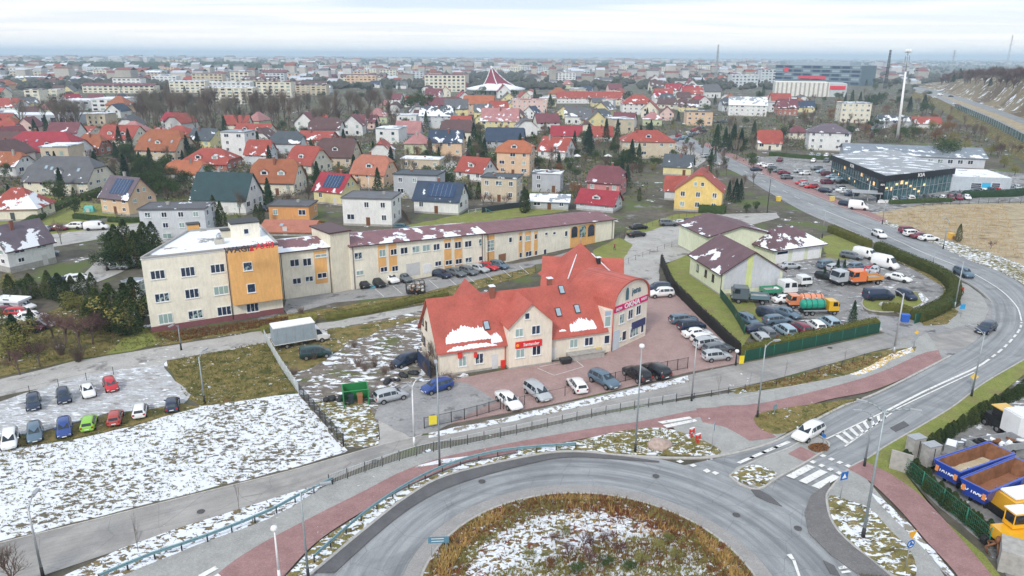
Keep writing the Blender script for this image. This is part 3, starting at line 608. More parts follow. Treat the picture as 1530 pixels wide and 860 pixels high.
def wall_geo(w,d,eave,rise,k,plinth=.5):
    X=w/2; Y=d/2; mb=MB(); mb.add([(-X,-Y,plinth),(X,-Y,plinth),(X,Y,plinth),(-X,Y,plinth),(-X,-Y,eave-.05),(X,-Y,eave-.05),(X,Y,eave-.05),(-X,Y,eave-.05)],[(0,1,5,4),(1,2,6,5),(2,3,7,6),(3,0,4,7)],0)
    mb.add([(-X,-Y,eave-.05),(X,-Y,eave-.05),(X,Y,eave-.05),(-X,Y,eave-.05)],[(0,1,2,3)])
    if k<1 and rise>0:
        zt=eave+rise*(1-k)-.12; yk=Y*k
        for s in (-1,1): mb.add([(s*X,-Y,eave-.05),(s*X,Y,eave-.05),(s*X,yk,zt),(s*X,-yk,zt)] if k>0 else [(s*X,-Y,eave-.05),(s*X,Y,eave-.05),(s*X,0,zt)],[(0,1,2,3) if k>0 else (0,1,2)] if s>0 else [(3,2,1,0) if k>0 else (2,1,0)])
    e=.04; mb.box(-X-e,-Y-e,-.3,X+e,Y+e,plinth,1); return mb
RC=dict(red=(.38,.085,.065),orange=(.44,.15,.075),salmon=(.46,.18,.12),crimson=(.36,.04,.06),brown=(.13,.075,.075),maroon=(.20,.07,.085),grey=(.14,.145,.16),violet=(.16,.13,.16),green=(.035,.075,.085),navy=(.045,.07,.12),rust=(.36,.13,.065),slate=(.09,.11,.13),pink=(.45,.22,.22),tin=(.32,.36,.40))
WCOL=dict(cream=(.76,.72,.60),white=(.76,.77,.77),peach=(.72,.52,.36),yellow=(.78,.58,.22),lyellow=(.74,.66,.36),grey=(.46,.49,.53),beige=(.60,.52,.40),pink=(.62,.26,.26),green=(.55,.60,.40),pale=(.62,.66,.70),brick=(.42,.17,.13),lpink=(.74,.55,.50),orange=(.72,.36,.14))
ROOFN=dict(red='red',orange='orange tiled',salmon='salmon red',crimson='crimson',brown='dark brown',maroon='maroon',grey='dark grey',violet='violet grey',green='dark green',navy='navy blue',rust='rust brown',slate='slate',pink='faded pink',tin='grey metal')
WALLN=dict(cream='cream',white='white',peach='peach',yellow='bright yellow',lyellow='pale yellow',grey='grey',beige='beige',pink='pink',green='pale green',pale='pale blue grey',brick='red brick',lpink='pale pink',orange='orange')
hrnd=random.Random(5)
def house(cx,cy,sp,ty,rot=0,asp=.8,k=0,rc='red',wc='cream',ef=.5,st=None,snow=.25,dorm=0,chim=1,sky=0,solar=0,flat=False,detail=2,label=None,group='houses of the suburb',cat='house',name='house',plinth=.5,ov=.5,door=1,boxr=None):
    """cx,cy: pixel where the front foot of the house meets the ground; sp: span in pixels; ty: pixel row of the ridge"""
    r=R(rot); pm=ppm(cx,cy); S=sp/pm; c,s=abs(math.cos(r)),abs(math.sin(r)); w=S/(c+asp*s); d=w*asp
    g=G(cx,cy); ey=(w*s+d*c)/2; dirv=Vector((g.x,g.y,0)).normalized(); ctr=g+dirv*(ey*.97); dd=ray(cx,ty); H=CH+dd[2]*ctr.y/dd[1]
    if flat: eave=H; rise=0
    else: eave=H*ef; rise=H-eave
    nst=st or max(1,int(round(eave/2.9)))
    root=thing(name,label or '%s house with %s roof and %s walls'%('flat-roofed' if flat else 'gabled' if k<1 else 'hip-roofed',ROOFN[rc],WALLN[wc]),cat,ctr,r,group)
    if flat:
        wm=MB(); wm.box(-w/2,-d/2,plinth,w/2,d/2,eave); e=.04; wm.box(-w/2-e,-d/2-e,-.3,w/2+e,d/2+e,plinth,1)
        wl=wm.build('wall',[B['wall'],B['conc']],root,color=WCOL[wc])
        rm=MB(); rm.box(-w/2-.3,-d/2-.3,eave,w/2+.3,d/2+.3,eave+.22); rm.box(-w/2-.3,-d/2-.3,eave+.22,w/2+.3,-d/2-.12,eave+.34); rm.box(-w/2-.3,d/2+.12,eave+.22,w/2+.3,d/2+.3,eave+.34); rm.box(-w/2-.3,-d/2-.12,eave+.22,-w/2-.12,d/2+.12,eave+.34); rm.box(w/2+.12,-d/2-.12,eave+.22,w/2+.3,d/2+.12,eave+.34)
        rf=rm.build('roof',B['flat'],root,color=RC[rc]); rf.color[3]=snow
    else:
        wl=wall_geo(w,d,eave,rise,k,plinth).build('wall',[B['wall'],B['conc']],root,color=WCOL[wc])
        rf=roof_geo(w,d,eave,rise,k,ov).build('roof',[B['roof'],B['brown'] if rc in('brown','maroon','grey','violet','rust') else B['paint']],root,color=RC[rc]); rf.color[3]=snow
    if detail<=0: return root
    rr=hrnd; sl=rise/(d/2) if rise else 0
    if chim:
        for i in range(chim):
            x=rr.uniform(-.25,.25)*w; y=rr.choice((-.12,.15))*d; zt=eave+rise-abs(y)*sl; m=MB(); m.box(x-.3,y-.25,zt-.5,x+.3,y+.25,eave+rise+.7); m.box(x-.37,y-.32,eave+rise+.7,x+.37,y+.32,eave+rise+.82,1)
            m.build('chimney',[rr.choice([B['brick'],B['conc'],B['brick']]),B['conc']],rf)
    camv=Vector((-ctr.x,-ctr.y,0))
    faces=[(0,-d/2,0,w,'f'),(w/2,0,PI/2,d,'g'),(-w/2,0,-PI/2,d,'g'),(0,d/2,PI,w,'b')]
    for fx,fy,fr,fl,kind in faces:
        nv=Vector((math.sin(fr+r),-math.cos(fr+r),0))
        if nv.dot(camv.normalized())<-.02: continue
        ux=Vector((math.cos(fr),math.sin(fr),0)); n=max(1,int(fl/3.3)); sz=min(1.25,fl/n*.45)
        for f in range(nst):
            zc=plinth+(eave-plinth)*(f+.55)/nst; hh=min(1.35,(eave-plinth)/nst*.5)
            for i in range(n):
                if rr.random()<.14 and n>1: continue
                a=-fl/2+fl*(i+.5)/n+rr.uniform(-.15,.15); p=Vector((fx,fy,zc))+ux*a
                if f==0 and i==n//2 and door and kind=='f':
                    m=MB(); m.box(-.5,-.05,0,.5,.05,2.05); o=m.build('door',B['paint'],root,(p.x,p.y,.12),fr,rr.choice([(.16,.07,.03),(.6,.6,.6),(.08,.09,.1)])); continue
                ww=sz*(1.5 if rr.random()<.2 else 1)
                if detail>=2: window(root,p.x,p.y,p.z,fr,ww,hh,2 if ww>1 else 1)
                else: inst('window',winmesh(ww,hh,1)[1],root,(p.x,p.y,p.z),fr,sc=(1,1.6,1))
        if kind=='g' and k<.7 and rise>2.2:
            z=eave+rise*.32
            for a in ((-.9,.9) if d*.5*(1-.5)>1.6 else (0,)):
                p=Vector((fx,fy,z))+ux*a
                if detail>=2: window(root,p.x,p.y,p.z,fr,.9,1.1,1)
                else: inst('window',winmesh(.9,1.1,1)[1],root,(p.x,p.y,p.z),fr,sc=(1,1.6,1))
    side=-1 if (Vector((math.sin(r),-math.cos(r),0)).dot(camv)>0) else 1
    for i in range(dorm):
        x=(i-(dorm-1)/2)*(w/(dorm+.6)); dw=min(1.1,w/dorm*.28); y0=-d/2*.72; zb=eave+(d/2-abs(y0))*sl; zt=zb+min(1.5,rise*.42); m=MB()
        yb=-max(.05,d/2-(zt-eave)/sl)
        V=[(x-dw,y0,zb-.1),(x+dw,y0,zb-.1),(x+dw,y0,zt-.5),(x,y0,zt+.1),(x-dw,y0,zt-.5),(x-dw,yb,zt-.5),(x+dw,yb,zt-.5),(x,yb*.7,zt+.1)]
        m.add([(a,b*(-side),c) for a,b,c in V],[(0,1,2,3,4),(1,6,2),(0,4,5)],0)
        V2=[(x-dw-.2,y0-.25,zt-.62),(x,y0-.25,zt+.14),(x+dw+.2,y0-.25,zt-.62),(x+dw+.2,yb,zt-.6),(x,yb*.65,zt+.16),(x-dw-.2,yb,zt-.6)]
        m.add([(a,b*(-side),c) for a,b,c in V2],[(0,1,4,5),(1,2,3,4)],1)
        m.add([(a*.62+x*.38,(y0-.03)*(-side),zb+.12+(c>0)*(zt-zb-.65)) for a,b,c in ((x-dw,0,0),(x+dw,0,0),(x+dw,0,1),(x-dw,0,1))],[(0,1,2,3)],2)
        o=m.build('dormer',[B['frame'],B['roof'],B['glass']],rf,color=RC[rc]); o.color[3]=snow*.8
    for i in range(sky):
        x=rr.uniform(-.35,.35)*w; y=-d/2*rr.uniform(.45,.65); z=eave+(d/2-abs(y))*sl; m=MB(); m.box(-.4,-.6,.0,.4,.6,.1); o=m.build('skylight',B['sky_l'],rf,(x,y*(-side),z)); o.rotation_euler=(math.atan(sl)*(-side),0,0)
    if solar:
        L_=math.hypot(d/2,rise); m=MB(); m.box(-w*.3,-L_*.36,.05,w*.3,L_*.36,.12)
        for i in range(1,6): m.box(-w*.3+w*.6*i/6-.02,-L_*.36,.12,-w*.3+w*.6*i/6+.02,L_*.36,.135,1)
        y=-d/4; z=eave+rise/2; o=m.build('solar_panel',[B['panel'],B['metal']],rf,(w*.08,y*(-side),z)); o.rotation_euler=(math.atan(sl)*(-side),0,0)
    return root
CRM=(.84,.80,.68); ORG=(.80,.45,.17)
# ================================================================ long cream office building (a block and a curved two-storey wing)
def office():
    A=G(227,497); Bp=G(424,467); u=(Bp-A).normalized(); nb=Vector((-u.y,u.x,0)); Ht=11.3
    root=thing('office_block','three-storey cream office block with orange bay and snowy flat roof','office building',A)
    rel=lambda p:Vector((p.x-A.x,p.y-A.y,p.z))
    q0=G(201,384,Ht); dep=(G(283,347,Ht)-G(201,384,Ht)).dot(nb); dep=max(10,min(17,dep))
    Ai,Bi,Ci,Di=[rel(p) for p in (A,Bp,Bp+nb*15,A+nb*dep)]; Di=rel(G(281,347,Ht)); Di.z=0
    m=MB(); m.prism([Ai,Bi,Ci,Di],.9,Ht-.0); m.build('wall',B['wall'],root,color=CRM)
    m=MB(); e=.06; m.prism([Ai-u*e-nb*e,Bi+u*e-nb*e,Ci+u*e+nb*e,Di-u*e+nb*e],-.3,.9); m.build('plinth',B['paint'],root,color=(.22,.09,.10))
    m=MB(); m.prism([Ai-u*.1-nb*.1,Bi+u*.1-nb*.1,Ci+u*.1+nb*.1,Di-u*.1+nb*.1],Ht,Ht+.12); rf=m.build('roof',B['flat'],root,color=(.30,.29,.27)); rf.color[3]=.86
    for a,b in ((Ai,Bi),(Bi,Ci),(Ci,Di),(Di,Ai)):
        m=MB(); c=(a+b)/2; m.obox(c,(b-a),(b-a).length/2-.16,.14,Ht+.12,Ht+.42); m.build('parapet',B['paint'],root,color=(.35,.34,.33))
    W=Wall(Ai,Bi,root); W.A=Vector((0,0,0)); W2=Wall(A,Bp,root)
    def loc(Wl):      # walls measured in world, parts stored relative to the root
        Wl.at=lambda a,z,out=0:(Wl.A+Wl.u*a+Wl.n*out-Vector((A.x,A.y,0))+Vector((0,0,z))); return Wl
    Wf=loc(Wall(A,Bp,root))
    for r in [(224,403,247,417),(269.5,398,291.6,413),(314,394,336,407),(231,437,253,451),(276,431,297.5,445),(319,426.5,342,440),(236.5,468,258.5,483),(281,462.5,303,476),(324,457,346,471),(368,452,386.5,466)]: Wf.win(r,3)
    # orange bay, hung on the upper two floors
    a0,z0=Wf.hit(348,453.6); a1=Wf.len-.15; z1=Ht+.3; out=1.1
    m=MB(); m.box(0,-out,z0,a1-a0,0,z1); m.box(-.08,-out-.08,z1,a1-a0+.08,.0,z1+.15,1); o=m.build('bay',[B['wall'],B['brown']],root,Wf.at(a0,0),Wf.rz,ORG)
    Wo=loc(Wall(A,Bp,root,out)); 
    for r in [(363,391,377,404),(369,423,382,437)]: Wo.win(r,1)
    m=MB(); m.tube((0,0,.2),(0,0,Ht),.06); m.build('drainpipe',B['brown'],root,Wf.at(a0-.2,0,.1))
    # roof structures
    def rb(px,py,w,d,h,name,col,cap=True,mat='wall'):
        p=G(px,py,Ht)-Vector((A.x,A.y,0)); m=MB(); m.box(-w/2,0,.1,w/2,d,h,0)
        if cap: m.box(-w/2-.15,-.15,h,w/2+.15,d+.15,h+.15,1)
        return m.build(name,[B[mat],B['dark']],root,p,Wf.rz,col)
    s=rb(369,357,4.3,3.6,2.6,'stair_head',CRM); window(s,.0,-.0,1.3,0,.8,.9,1)
    rb(290,345,1.8,1.6,1.1,'vent_box',ORG); rb(341,356,1.8,1.4,1.3,'vent_box',(.6,.57,.47)); v=rb(329,366,1.4,1.2,.9,'vent_box',(.5,.48,.42),False)
    m=MB(); m.tube((0,0,.9),(0,0,1.6),.45,.3,8); m.build('vent_cowl',B['metal'],v,(0,.6,0))
    rot=(PI/2,0,Wf.rz)
    for s_,px,py,col,sz in (('WAGI',354,373,(.05,.05,.06),1.25),('AXIS',396,367,(.65,.03,.05),1.25)):
        p=G(px,py,Ht+.9)-Vector((A.x,A.y,0)); text('roof_sign_letters',s_,sz,B['paint'],root,p,(PI/2-.35,0,Wf.rz),.05,'CENTER',.03,1.05,col)
    p=G(376,370,Ht+.9)-Vector((A.x,A.y,0)); m=MB(); m.add([(-.35,0,-.5),(.35,0,-.5),(0,0,.55)],[(0,1,2)]); m.build('roof_sign_triangle',B['paint'],root,p,Wf.rz,(.65,.03,.05))
office()
def quadwing(label,pA,pB,hA,hB,dep,rise,wins,strips,wallc=CRM,roofc=(.25,.13,.145),snow=.35,doors=(),arches=(),name='office_wing',pl=True,cap0=0,cap1=0,cat='office building',extra=None):
    """wing whose front stands on pixels pA..pB, its eave height running hA..hB"""
    A=G(*pA); Bp=G(*pB); root=thing(name,label,cat,A); o3=Vector((A.x,A.y,0)); W=Wall(A,Bp,root); W.at=lambda a,z,out=0:(W.A+W.u*a+W.n*out-o3+Vector((0,0,z)))
    L_=W.len; rz=W.rz
    m=MB(); V=[(0,0,0),(L_,0,0),(L_,dep,0),(0,dep,0),(0,0,hA),(L_,0,hB),(L_,dep,hB),(0,dep,hA),(0,dep/2,hA+rise),(L_,dep/2,hB+rise)]
    m.add(V,[(0,1,5,4),(1,2,6,5),(2,3,7,6),(3,0,4,7),(4,5,6,7),(5,6,9),(7,4,8)]); m.build('wall',B['wall'],root,None,rz,wallc)
    ov=.45; e=ov*rise/(dep/2); m=MB(); T=[(-.2,-ov,hA-e),(L_+.2,-ov,hB-e),(L_+.2,dep/2,hB+rise),(-.2,dep/2,hA+rise),(L_+.2,dep+ov,hB-e),(-.2,dep+ov,hA-e)]
    T=[(x,y,z+.16) for x,y,z in T]; Bt=[(x,y,z-.2) for x,y,z in T]
    m.add(T,[(0,1,2,3),(3,2,4,5)],0); m.add(Bt,[(3,2,1,0),(5,4,2,3)],1); m.add(T+Bt,[(1,0,6,7),(2,1,7,8),(4,2,8,10),(5,4,10,11),(3,5,11,9),(0,3,9,6)],1)
    rf=m.build('roof',[B['roof'],B['brown']],root,None,rz,roofc); rf.color[3]=snow
    for r in strips: W.slab('facade_panel',r,'wall',.05,.05,ORG)
    for r in wins: W.win(r[:4],r[4] if len(r)>4 else 2,r[5] if len(r)>5 else 1)
    for r,c in doors: W.slab('door',r,'paint',.06,.05,c)
    for x0,y0,x1,y1 in arches:
        a,z0,b,z1=W.rect(x0,y0,x1,y1); m=MB(); n=8; pts=[(-(b-a)/2,-(z1-z0)/2)]+[(-(b-a)/2*math.cos(PI*i/n),(z1-z0)*.22+(z1-z0)*.28*math.sin(PI*i/n)) for i in range(n+1)]+[((b-a)/2,-(z1-z0)/2)]
        m.add([(x,-.16,z) for x,z in pts],[list(range(len(pts)))[::-1]]); o=m.build('arched_window',B['glass'],root,W.at((a+b)/2,(z0+z1)/2),rz)
    for x in (.02,.98):
        m=MB(); hh=hA+(hB-hA)*x; m.tube((0,0,0),(0,0,hh-.1),.06); m.build('drainpipe',B['brown'],root,W.at(L_*x,0,.1))
    if extra: extra(root,W)
    return root,W
quadwing('two-storey cream wing between the orange bay and the blank stair tower',(424,447.5),(497,437),8.3,8.3,9,.9,[(433,386.5,447,398),(452,385,465.5,397),(437,415,450,424),(456,412,468,420.5),(470,379,488.6,384,2),(473.6,407,488.6,415,2)],[(470,374,488.6,423)],snow=.75)
def tower():
    A=G(499,438); Bp=G(527,432); root=thing('stair_tower','blank cream stair tower with brown cap on the long office building','tower',A); W=Wall(A,Bp); L_=W.len; h=hgt(512,435,347,505)
    m=MB(); m.box(0,0,0,L_,7,h); m.build('wall',B['wall'],root,None,W.rz,(.76,.71,.58)); m=MB(); m.box(-.3,-.3,h,L_+.3,7.3,h+.25); m.build('roof',B['brown'],root,None,W.rz)
    p=root.location; 
tower()
quadwing('long two-storey cream wing with maroon roof and four orange panel strips',(526,433),(724,399),8.0,6.9,10,1.0,
 [(529,376.5,541,387),(532,403.5,543,411),(566,372,576,383),(583,371,593,381),(568,398,579,406),(585,396.5,595,405),(598,369,609,379),(615.5,367,626.5,377),(630.6,365,642.4,375),(647,363.5,657,373.5),(663.5,361.6,673.5,371),(679,360,689,371),(694,359,704.5,369),(715,356.5,719.6,367,1),(649.5,389.6,659.5,397),(665,388,675.6,395.6),(680,386,690.5,394),(694.7,384,705,392),(715,382,721.4,389.6,1)],
 [(565,366,576.5,406),(581,364,592.8,404),(663.7,357,674,400),(679,355,690.5,397)],doors=[((607,392.5,627,411),(.55,.56,.57)),((632.5,394,643.7,407.5),(.75,.77,.78))],snow=.55)
quadwing('far cream wing of the office row with three arched bay windows',(724.5,398.5),(917,356),6.7,4.5,10,.9,
 [(727.5,358,738,375,2,3),(760,354,764.7,362,1),(775.7,351.7,779.5,359.5,1),(785,351,792,359.5,2),(798.5,349,802.2,357,1),(775.7,377,779.5,384.4,1),(785,374.7,794,383,2),(798.7,374,802.4,381,1),(814,347,818,351,1),(826,346,830,350,1),(843.7,344.6,847.6,352.5,1),(812,372,816,380,1)],
 [(727.5,351,738.5,394),(775,347,780,383),(784,346,793,382),(798,345,803,380),(852,336,889,371)],doors=[((745,379,755.5,390),(.25,.13,.07))],arches=[(853.4,338,862,354),(865.5,336.5,874.5,353),(878,335,887.5,352)],snow=.16)
# ================================================================ red-roofed corner building
def redhouse():
    A=G(663,562); E_=G(914,525); Fp=G(964,502); u=(E_-A).normalized(); nb=Vector((-u.y,u.x,0)); rz=math.atan2(u.y,u.x)
    root=thing('shop_building','large cream shop building with bright red tiled roofs and a rounded corner front','shop building',A,rz)
    inv=Matrix.Rotation(-rz,3,'Z'); toL=lambda p:inv@Vector((p.x-A.x,p.y-A.y,p.z))
    RED=(.50,.125,.095); CR=(.79,.72,.61); Lf=(G(898,527)-A).dot(u)+.3; dep=9.6; ev=3.9; rise=5.35
    def blk(x0,y0,x1,y1,eave,rs,along='x',k=0,ov=.45,sn=.0,nm_='roof',z0=0,r0=0):
        w=(x1-x0) if along=='x' else (y1-y0); d=(y1-y0) if along=='x' else (x1-x0); c=((x0+x1)/2,(y0+y1)/2,0); r=(0 if along=='x' else PI/2)+r0
        a=wall_geo(w,d,eave,rs,k,.3).build('wall',[B['wall'],B['conc']],root,c,r,CR); b=roof_geo(w,d,eave,rs,k,ov,.18).build(nm_,[B['roof'],B['paint']],root,c,r,RED); b.color[3]=sn; return b
    main=blk(-.5,0,Lf,dep,ev,rise)
    WL=lambda a,b,out=0:Wall(a,b,root,out)
    def local(W):
        W.at=lambda a,z,out=0:toL(W.A+W.u*a+W.n*out)+Vector((0,0,z)); W.rz=W.rz-rz; return W
    Wf=local(WL(A,A+u*Lf))
    # front gable wing
    b0=Wf.hit(757,520)[0]; b1=Wf.hit(820,515)[0]; gw=b1-b0
    ap=Wall(A,A+u*Lf,None,1.0).hit(789,452)[1]; ge=ap-gw*.5*.95
    g=blk(b0,-1.0,b1,dep*.5,ge+.1,ap-ge-.1,'y',ov=.35)
    Wg=local(WL(A,A+u*Lf,1.0))
    for r in [(763,489,772,501.5,2),(792,486,806,499,2),(784,467,791,476,1),(763,517,775,529,2),(793,515,807,528,2)]:
        pass
    # window rects read from the photograph (front gable, then the two flanks)
    for r in [(769,490,782,503,2),(794,485.5,807,499,2),(784,467,791,476.5,1),(770,520.5,784,534,2),(794.5,516,808,530,2)]: Wg.win(r[:4],r[4])
    for r in [(684.5,531,697,547),(709.5,527,722.5,543)]: Wf.win(r,2)
    for r in [(850.5,506,863.5,519),(873,503,886,516)]: Wf.win(r,2)
    # stone quoins beside the bank windows
    Wf.slab('door',(735,529,744,550),'paint',.05,.05,(.62,.64,.66)); Wf.slab('door',(821,520,831,537),'paint',.05,.05,(.74,.74,.72))
    o=Wg.slab('sign_board',(770,508.5,809,518),'paint',.16,.0,(.66,.03,.03)); text('sign_letters','Santander',.62,B['frame'],o,(.35,-.18,0),(PI/2,0,0),.01,'CENTER',.01,.92)
    m=MB(); m.lathe([(.22,0),(.16,.05)],12); q=m.build('sign_emblem',B['paint'],o,(-1.6,-.17,0),0,(.9,.35,.03)); q.rotation_euler=(PI/2,0,0)
    Wf.slab('banner',(684,524,690,534),'paint',.3,.0,(.70,.05,.04)); Wf.slab('banner',(708,526,712,533),'paint',.3,.0,(.70,.05,.04))
    Wf.slab('cash_machine',(748,537.5,754,550),'paint',.25,.0,(.66,.04,.03))
    # snow lying low on the left roof slope, as a thin ragged slab on the tiles
    sl=rise/(dep/2)
    def snowslab(x0,x1,v0,v1,seed,par):
        rn=random.Random(seed); n=40; st_=.8; lo=[];hi=[]
        for i in range(n+1):
            x=x0+(x1-x0)*i/n; t=max(0.,math.sin(PI*i/n))**.35; st_=rn.choice((.62,.78,.9,1.)) if i%5==0 else st_; f=(v1-v0)*max(.12,t*(.6*st_+.4)+rn.uniform(-.16,.07)); y0=-.45+v0; y1=y0+f
            lo.append((x,y0+rn.uniform(0,.08))); hi.append((x,y1))
        m=MB(); P=lambda q,e:(q[0]-Lf/2+.25,q[1]-dep/2,ev+q[1]*sl+e)
        for i in range(n):
            a,b,c,d_=lo[i],lo[i+1],hi[i+1],hi[i]; m.add([P(a,.06),P(b,.06),P(c,.06),P(d_,.06),P(a,.0),P(b,.0),P(c,.0),P(d_,.0)],[(0,1,2,3),(0,4,5,1),(3,2,6,7)])
        return m.build('snow_patch',B['snow'],par)
    snowslab(.4,b0-1.5,.05,.55,8,main); snowslab(.5,b0-1.9,.75,2.3,3,main); snowslab(b0-2.2,b0-.6,.3,1.3,4,main); snowslab(b1+3.2,Lf-1.2,.35,1.8,5,main); snowslab(b1+1.5,b1+2.6,.5,.75,6,main)
    for x,v in ((b0-2.3,1.6),(b1+2.2,2.0),(b1+5.1,2.1),(b1+3.6,4.2)):
        m=MB(); m.box(-.4,-.65,.05,.4,.65,.16); m.box(-.32,-.55,.16,.32,.55,.17,1); o=m.build('skylight',[B['dark'],B['sky_l']],main,(x-Lf/2+.25,v-dep/2,ev+v*sl)); o.rotation_euler=(math.atan(sl),0,0)
    for x,y in ((8.2,4.4),(b1+2.2,5.2)):
        m=MB(); m.box(x-.3,y-.3,ev+rise-1,x+.3,y+.3,ev+rise+.9); m.box(x-.4,y-.4,ev+rise+.9,x+.4,y+.4,ev+rise+1.0,1); m.build('chimney',[B['brick'],B['snow']],main,(-Lf/2+.25,-dep/2,0))
    # rear body: lower hipped link, taller cross wings with a pyramid over the middle
    pr=[toL(G(x,y,9.0)) for x,y in ((808,382),(935,386))]; cx=(pr[0].x+pr[1].x)/2; ry=(pr[0].y+pr[1].y)/2; hw=(pr[1].x-pr[0].x)/2
    hd=4.6
    rear=blk(cx-hw,ry-hd,cx+hw,ry+hd,5.0,4.0,'x',r0=math.atan2(pr[1].y-pr[0].y,pr[1].x-pr[0].x))
    pt=toL(G(863,362,11)); h_ap=Wall(A+nb*pt.y,A+nb*pt.y+u*10).hit(863,362)[1]
    m=MB(); a=5.2; c=(cx-.8,ry-.6); zb=5.6; zt=h_ap+.6
    V=[(c[0]-a,c[1]-a,zb),(c[0]+a,c[1]-a,zb),(c[0]+a,c[1]+a,zb),(c[0]-a,c[1]+a,zb),(c[0],c[1],zt)]
    m.add(V,[(0,1,4),(1,2,4),(2,3,4),(3,0,4),(3,2,1,0)]); o=m.build('pyramid_roof',B['roof'],root,None,0,RED); o.color[3]=.0
    for i in (0,1):
        m=MB(); p=Vector(V[i]).lerp(Vector(V[4]),.25); q=Vector(V[i]).lerp(Vector(V[4]),.75); m.tube(p+Vector((0,0,.03)),q+Vector((0,0,.03)),.12,.07,5); m.build('snow_streak',B['snow'],o)
    m=MB(); m.tube((c[0],c[1],zt-.1),(c[0],c[1],zt+1.2),.04); m.build('finial',B['metal'],o)
    m=MB(); x,y=c[0]+2.0,c[1]-2.4; m.box(x-.3,y-.25,7.0,x+.3,y+.25,9.6); m.box(x-.38,y-.33,9.6,x+.38,y+.33,9.7,1); m.build('chimney',[B['dark'],B['snow']],o)
    lk=blk(cx-hw-2.2,dep-1.5,cx+hw-4,ry+1,4.3,2.6,'x',1.)
    # back-left gable seen over the ridge
    bl=toL(G(706,421,9.3)); bg_=blk(bl.x-2.6,dep*.5,bl.x+2.6,dep+3.5,5.2,3.6,'y'); 
    # rounded corner block
    E0=toL(E_); F0=toL(Fp); v=(F0-E0).normalized(); nn=Vector((-v.y,v.x,0)); wl=(F0-E0).length; eb=6.45
    dpt=8.0; n=14; cr=wl/2; top=3.3
    arcp=[(cr-cr*math.cos(PI*i/n),eb+top*max(0.,math.sin(PI*i/n))**.8) for i in range(n+1)]
    m=MB(); m.add([tuple(E0+v*a+Vector((0,0,z))) for a,z in [(0,0),(wl,0)]+[(wl,eb)]+arcp[::-1][1:-1]+[(0,eb)]],[list(range(n+3))])
    P4=[E0,F0,F0+nn*dpt,E0+nn*dpt]; m.add([(p.x,p.y,0) for p in P4]+[(p.x,p.y,eb) for p in P4],[(1,2,6,5),(2,3,7,6),(3,0,4,7),(4,5,6,7)])
    m.build('wall',B['wall'],root,None,0,CR)
    m=MB(); ex=.5
    for i in range(n):
        a0,z0=arcp[i]; a1,z1=arcp[i+1]; f=1.03
        s=lambda a:(a-cr)*1.04+cr
        p=[E0+v*s(a0)-nn*.3,E0+v*s(a1)-nn*.3,E0+v*s(a1)+nn*dpt,E0+v*s(a0)+nn*dpt]; zz=[z0+.12,z1+.12,z1+.12,z0+.12]
        m.add([(q.x,q.y,k_) for q,k_ in zip(p,zz)]+[(q.x,q.y,k_-.22) for q,k_ in zip(p,zz)],[(0,1,2,3),(7,6,5,4),(0,4,5,1)])
        if i in(0,n-1):
            w_=(1,2,6,5) if i==n-1 else (3,0,4,7); m.add([(q.x,q.y,k_) for q,k_ in zip(p,zz)]+[(q.x,q.y,k_-.22) for q,k_ in zip(p,zz)],[w_])
    o=m.build('barrel_roof',B['roof'],root,None,0,RED); o.color[3]=.0
    Wc=local(WL(E_,Fp))
    for r in [(925,468,932.5,483),(938,462,945,476),(950,455.5,957,470)]: Wc.win(r,2)
    for r,n_ in [((929,494,935,508),1),((941,487,953,502),3),((957,484.5,961,496),1),((925,503,928,509),1)]: Wc.win(r,n_)
    Wc.slab('door',(917.5,500,924,522),'paint',.06,.05,(.55,.62,.66)); Wc.slab('side_panel',(915,494,925,526),'paint',.03,.05,(.52,.60,.68))
    a0=Wc.hit(917,470)[0]; a1=Wc.len-.1; za=Wc.hit(917,468)[1]; zb_=Wc.hit(917,459)[1]
    o=Wc.slab('sign_board',None,'paint',.12,0,(.62,.02,.16),rel=(a0,za,a1,zb_)); text('sign_letters','OKNA',1.05,B['frame'],o,(.1,-.14,0),(PI/2,0,0),.01,'CENTER',.04,1.25)
    text('sign_letters','DRZWI',.55,B['frame'],o,(-3.1,-.14,-.05),(PI/2,0,0),.01,'CENTER',.02,.8); text('sign_letters','ROLETY',.5,B['frame'],o,(3.1,-.14,.05),(PI/2,0,0),.01,'CENTER',.02,.8)
    o=Wc.slab('sign_board',(944,478,963,488),'paint',.12,0,(.04,.05,.14)); 
    p=Wc.at(Wc.len*.63,zb_+1.35,.05); text('wall_lettering','jena',1.35,B['paint'],root,p,(PI/2,0,Wc.rz),.02,'CENTER',.02,1,(.05,.13,.20))
    p=Wc.at(Wc.len*.36,zb_+1.3,.08); m=MB(); pts=[(-.35,-.9),(.35,-.9),(.35,.4),(.2,.8),(0,.95),(-.2,.8),(-.35,.4)]; m.add([(x,0,z) for x,z in pts],[list(range(7))]); m.build('wall_emblem',B['paint'],root,p,Wc.rz,(.06,.15,.20))
    # blue grey recess between flank and corner, drainpipes, ramp
    Wr=local(WL(A+u*(Lf),A+u*((E_-A).dot(u)),.02)); 
    m=MB(); m.box(0,0,0,(E0.x-Lf),2.5,eb-.1); m.build('recess_wall',B['wall'],root,(Lf,.0,0),0,CR)
    x=E0.x-1.0; window(root,x+.1,-.0,2.0,0,.9,1.3,1); window(root,x+.1,-.0,4.7,0,1.0,1.6,1)
    m=MB(); m.box(Lf+.02,-.05,4.0,Lf+.9,.1,eb-.25); m.build('blue_panel',B['paint'],root,None,0,(.35,.45,.58))
    for x in (b0-.25,b1+.3,E0.x-.12): 
        m=MB(); m.tube((x,-.14,.1),(x,-.14,ev+ (2.8 if x>20 else 0)),.07); m.build('drainpipe',B['paint'],root,None,0,(.5,.07,.05))
    Wd=local(WL(G(619,529),A)) ; P0=toL(G(619,529))
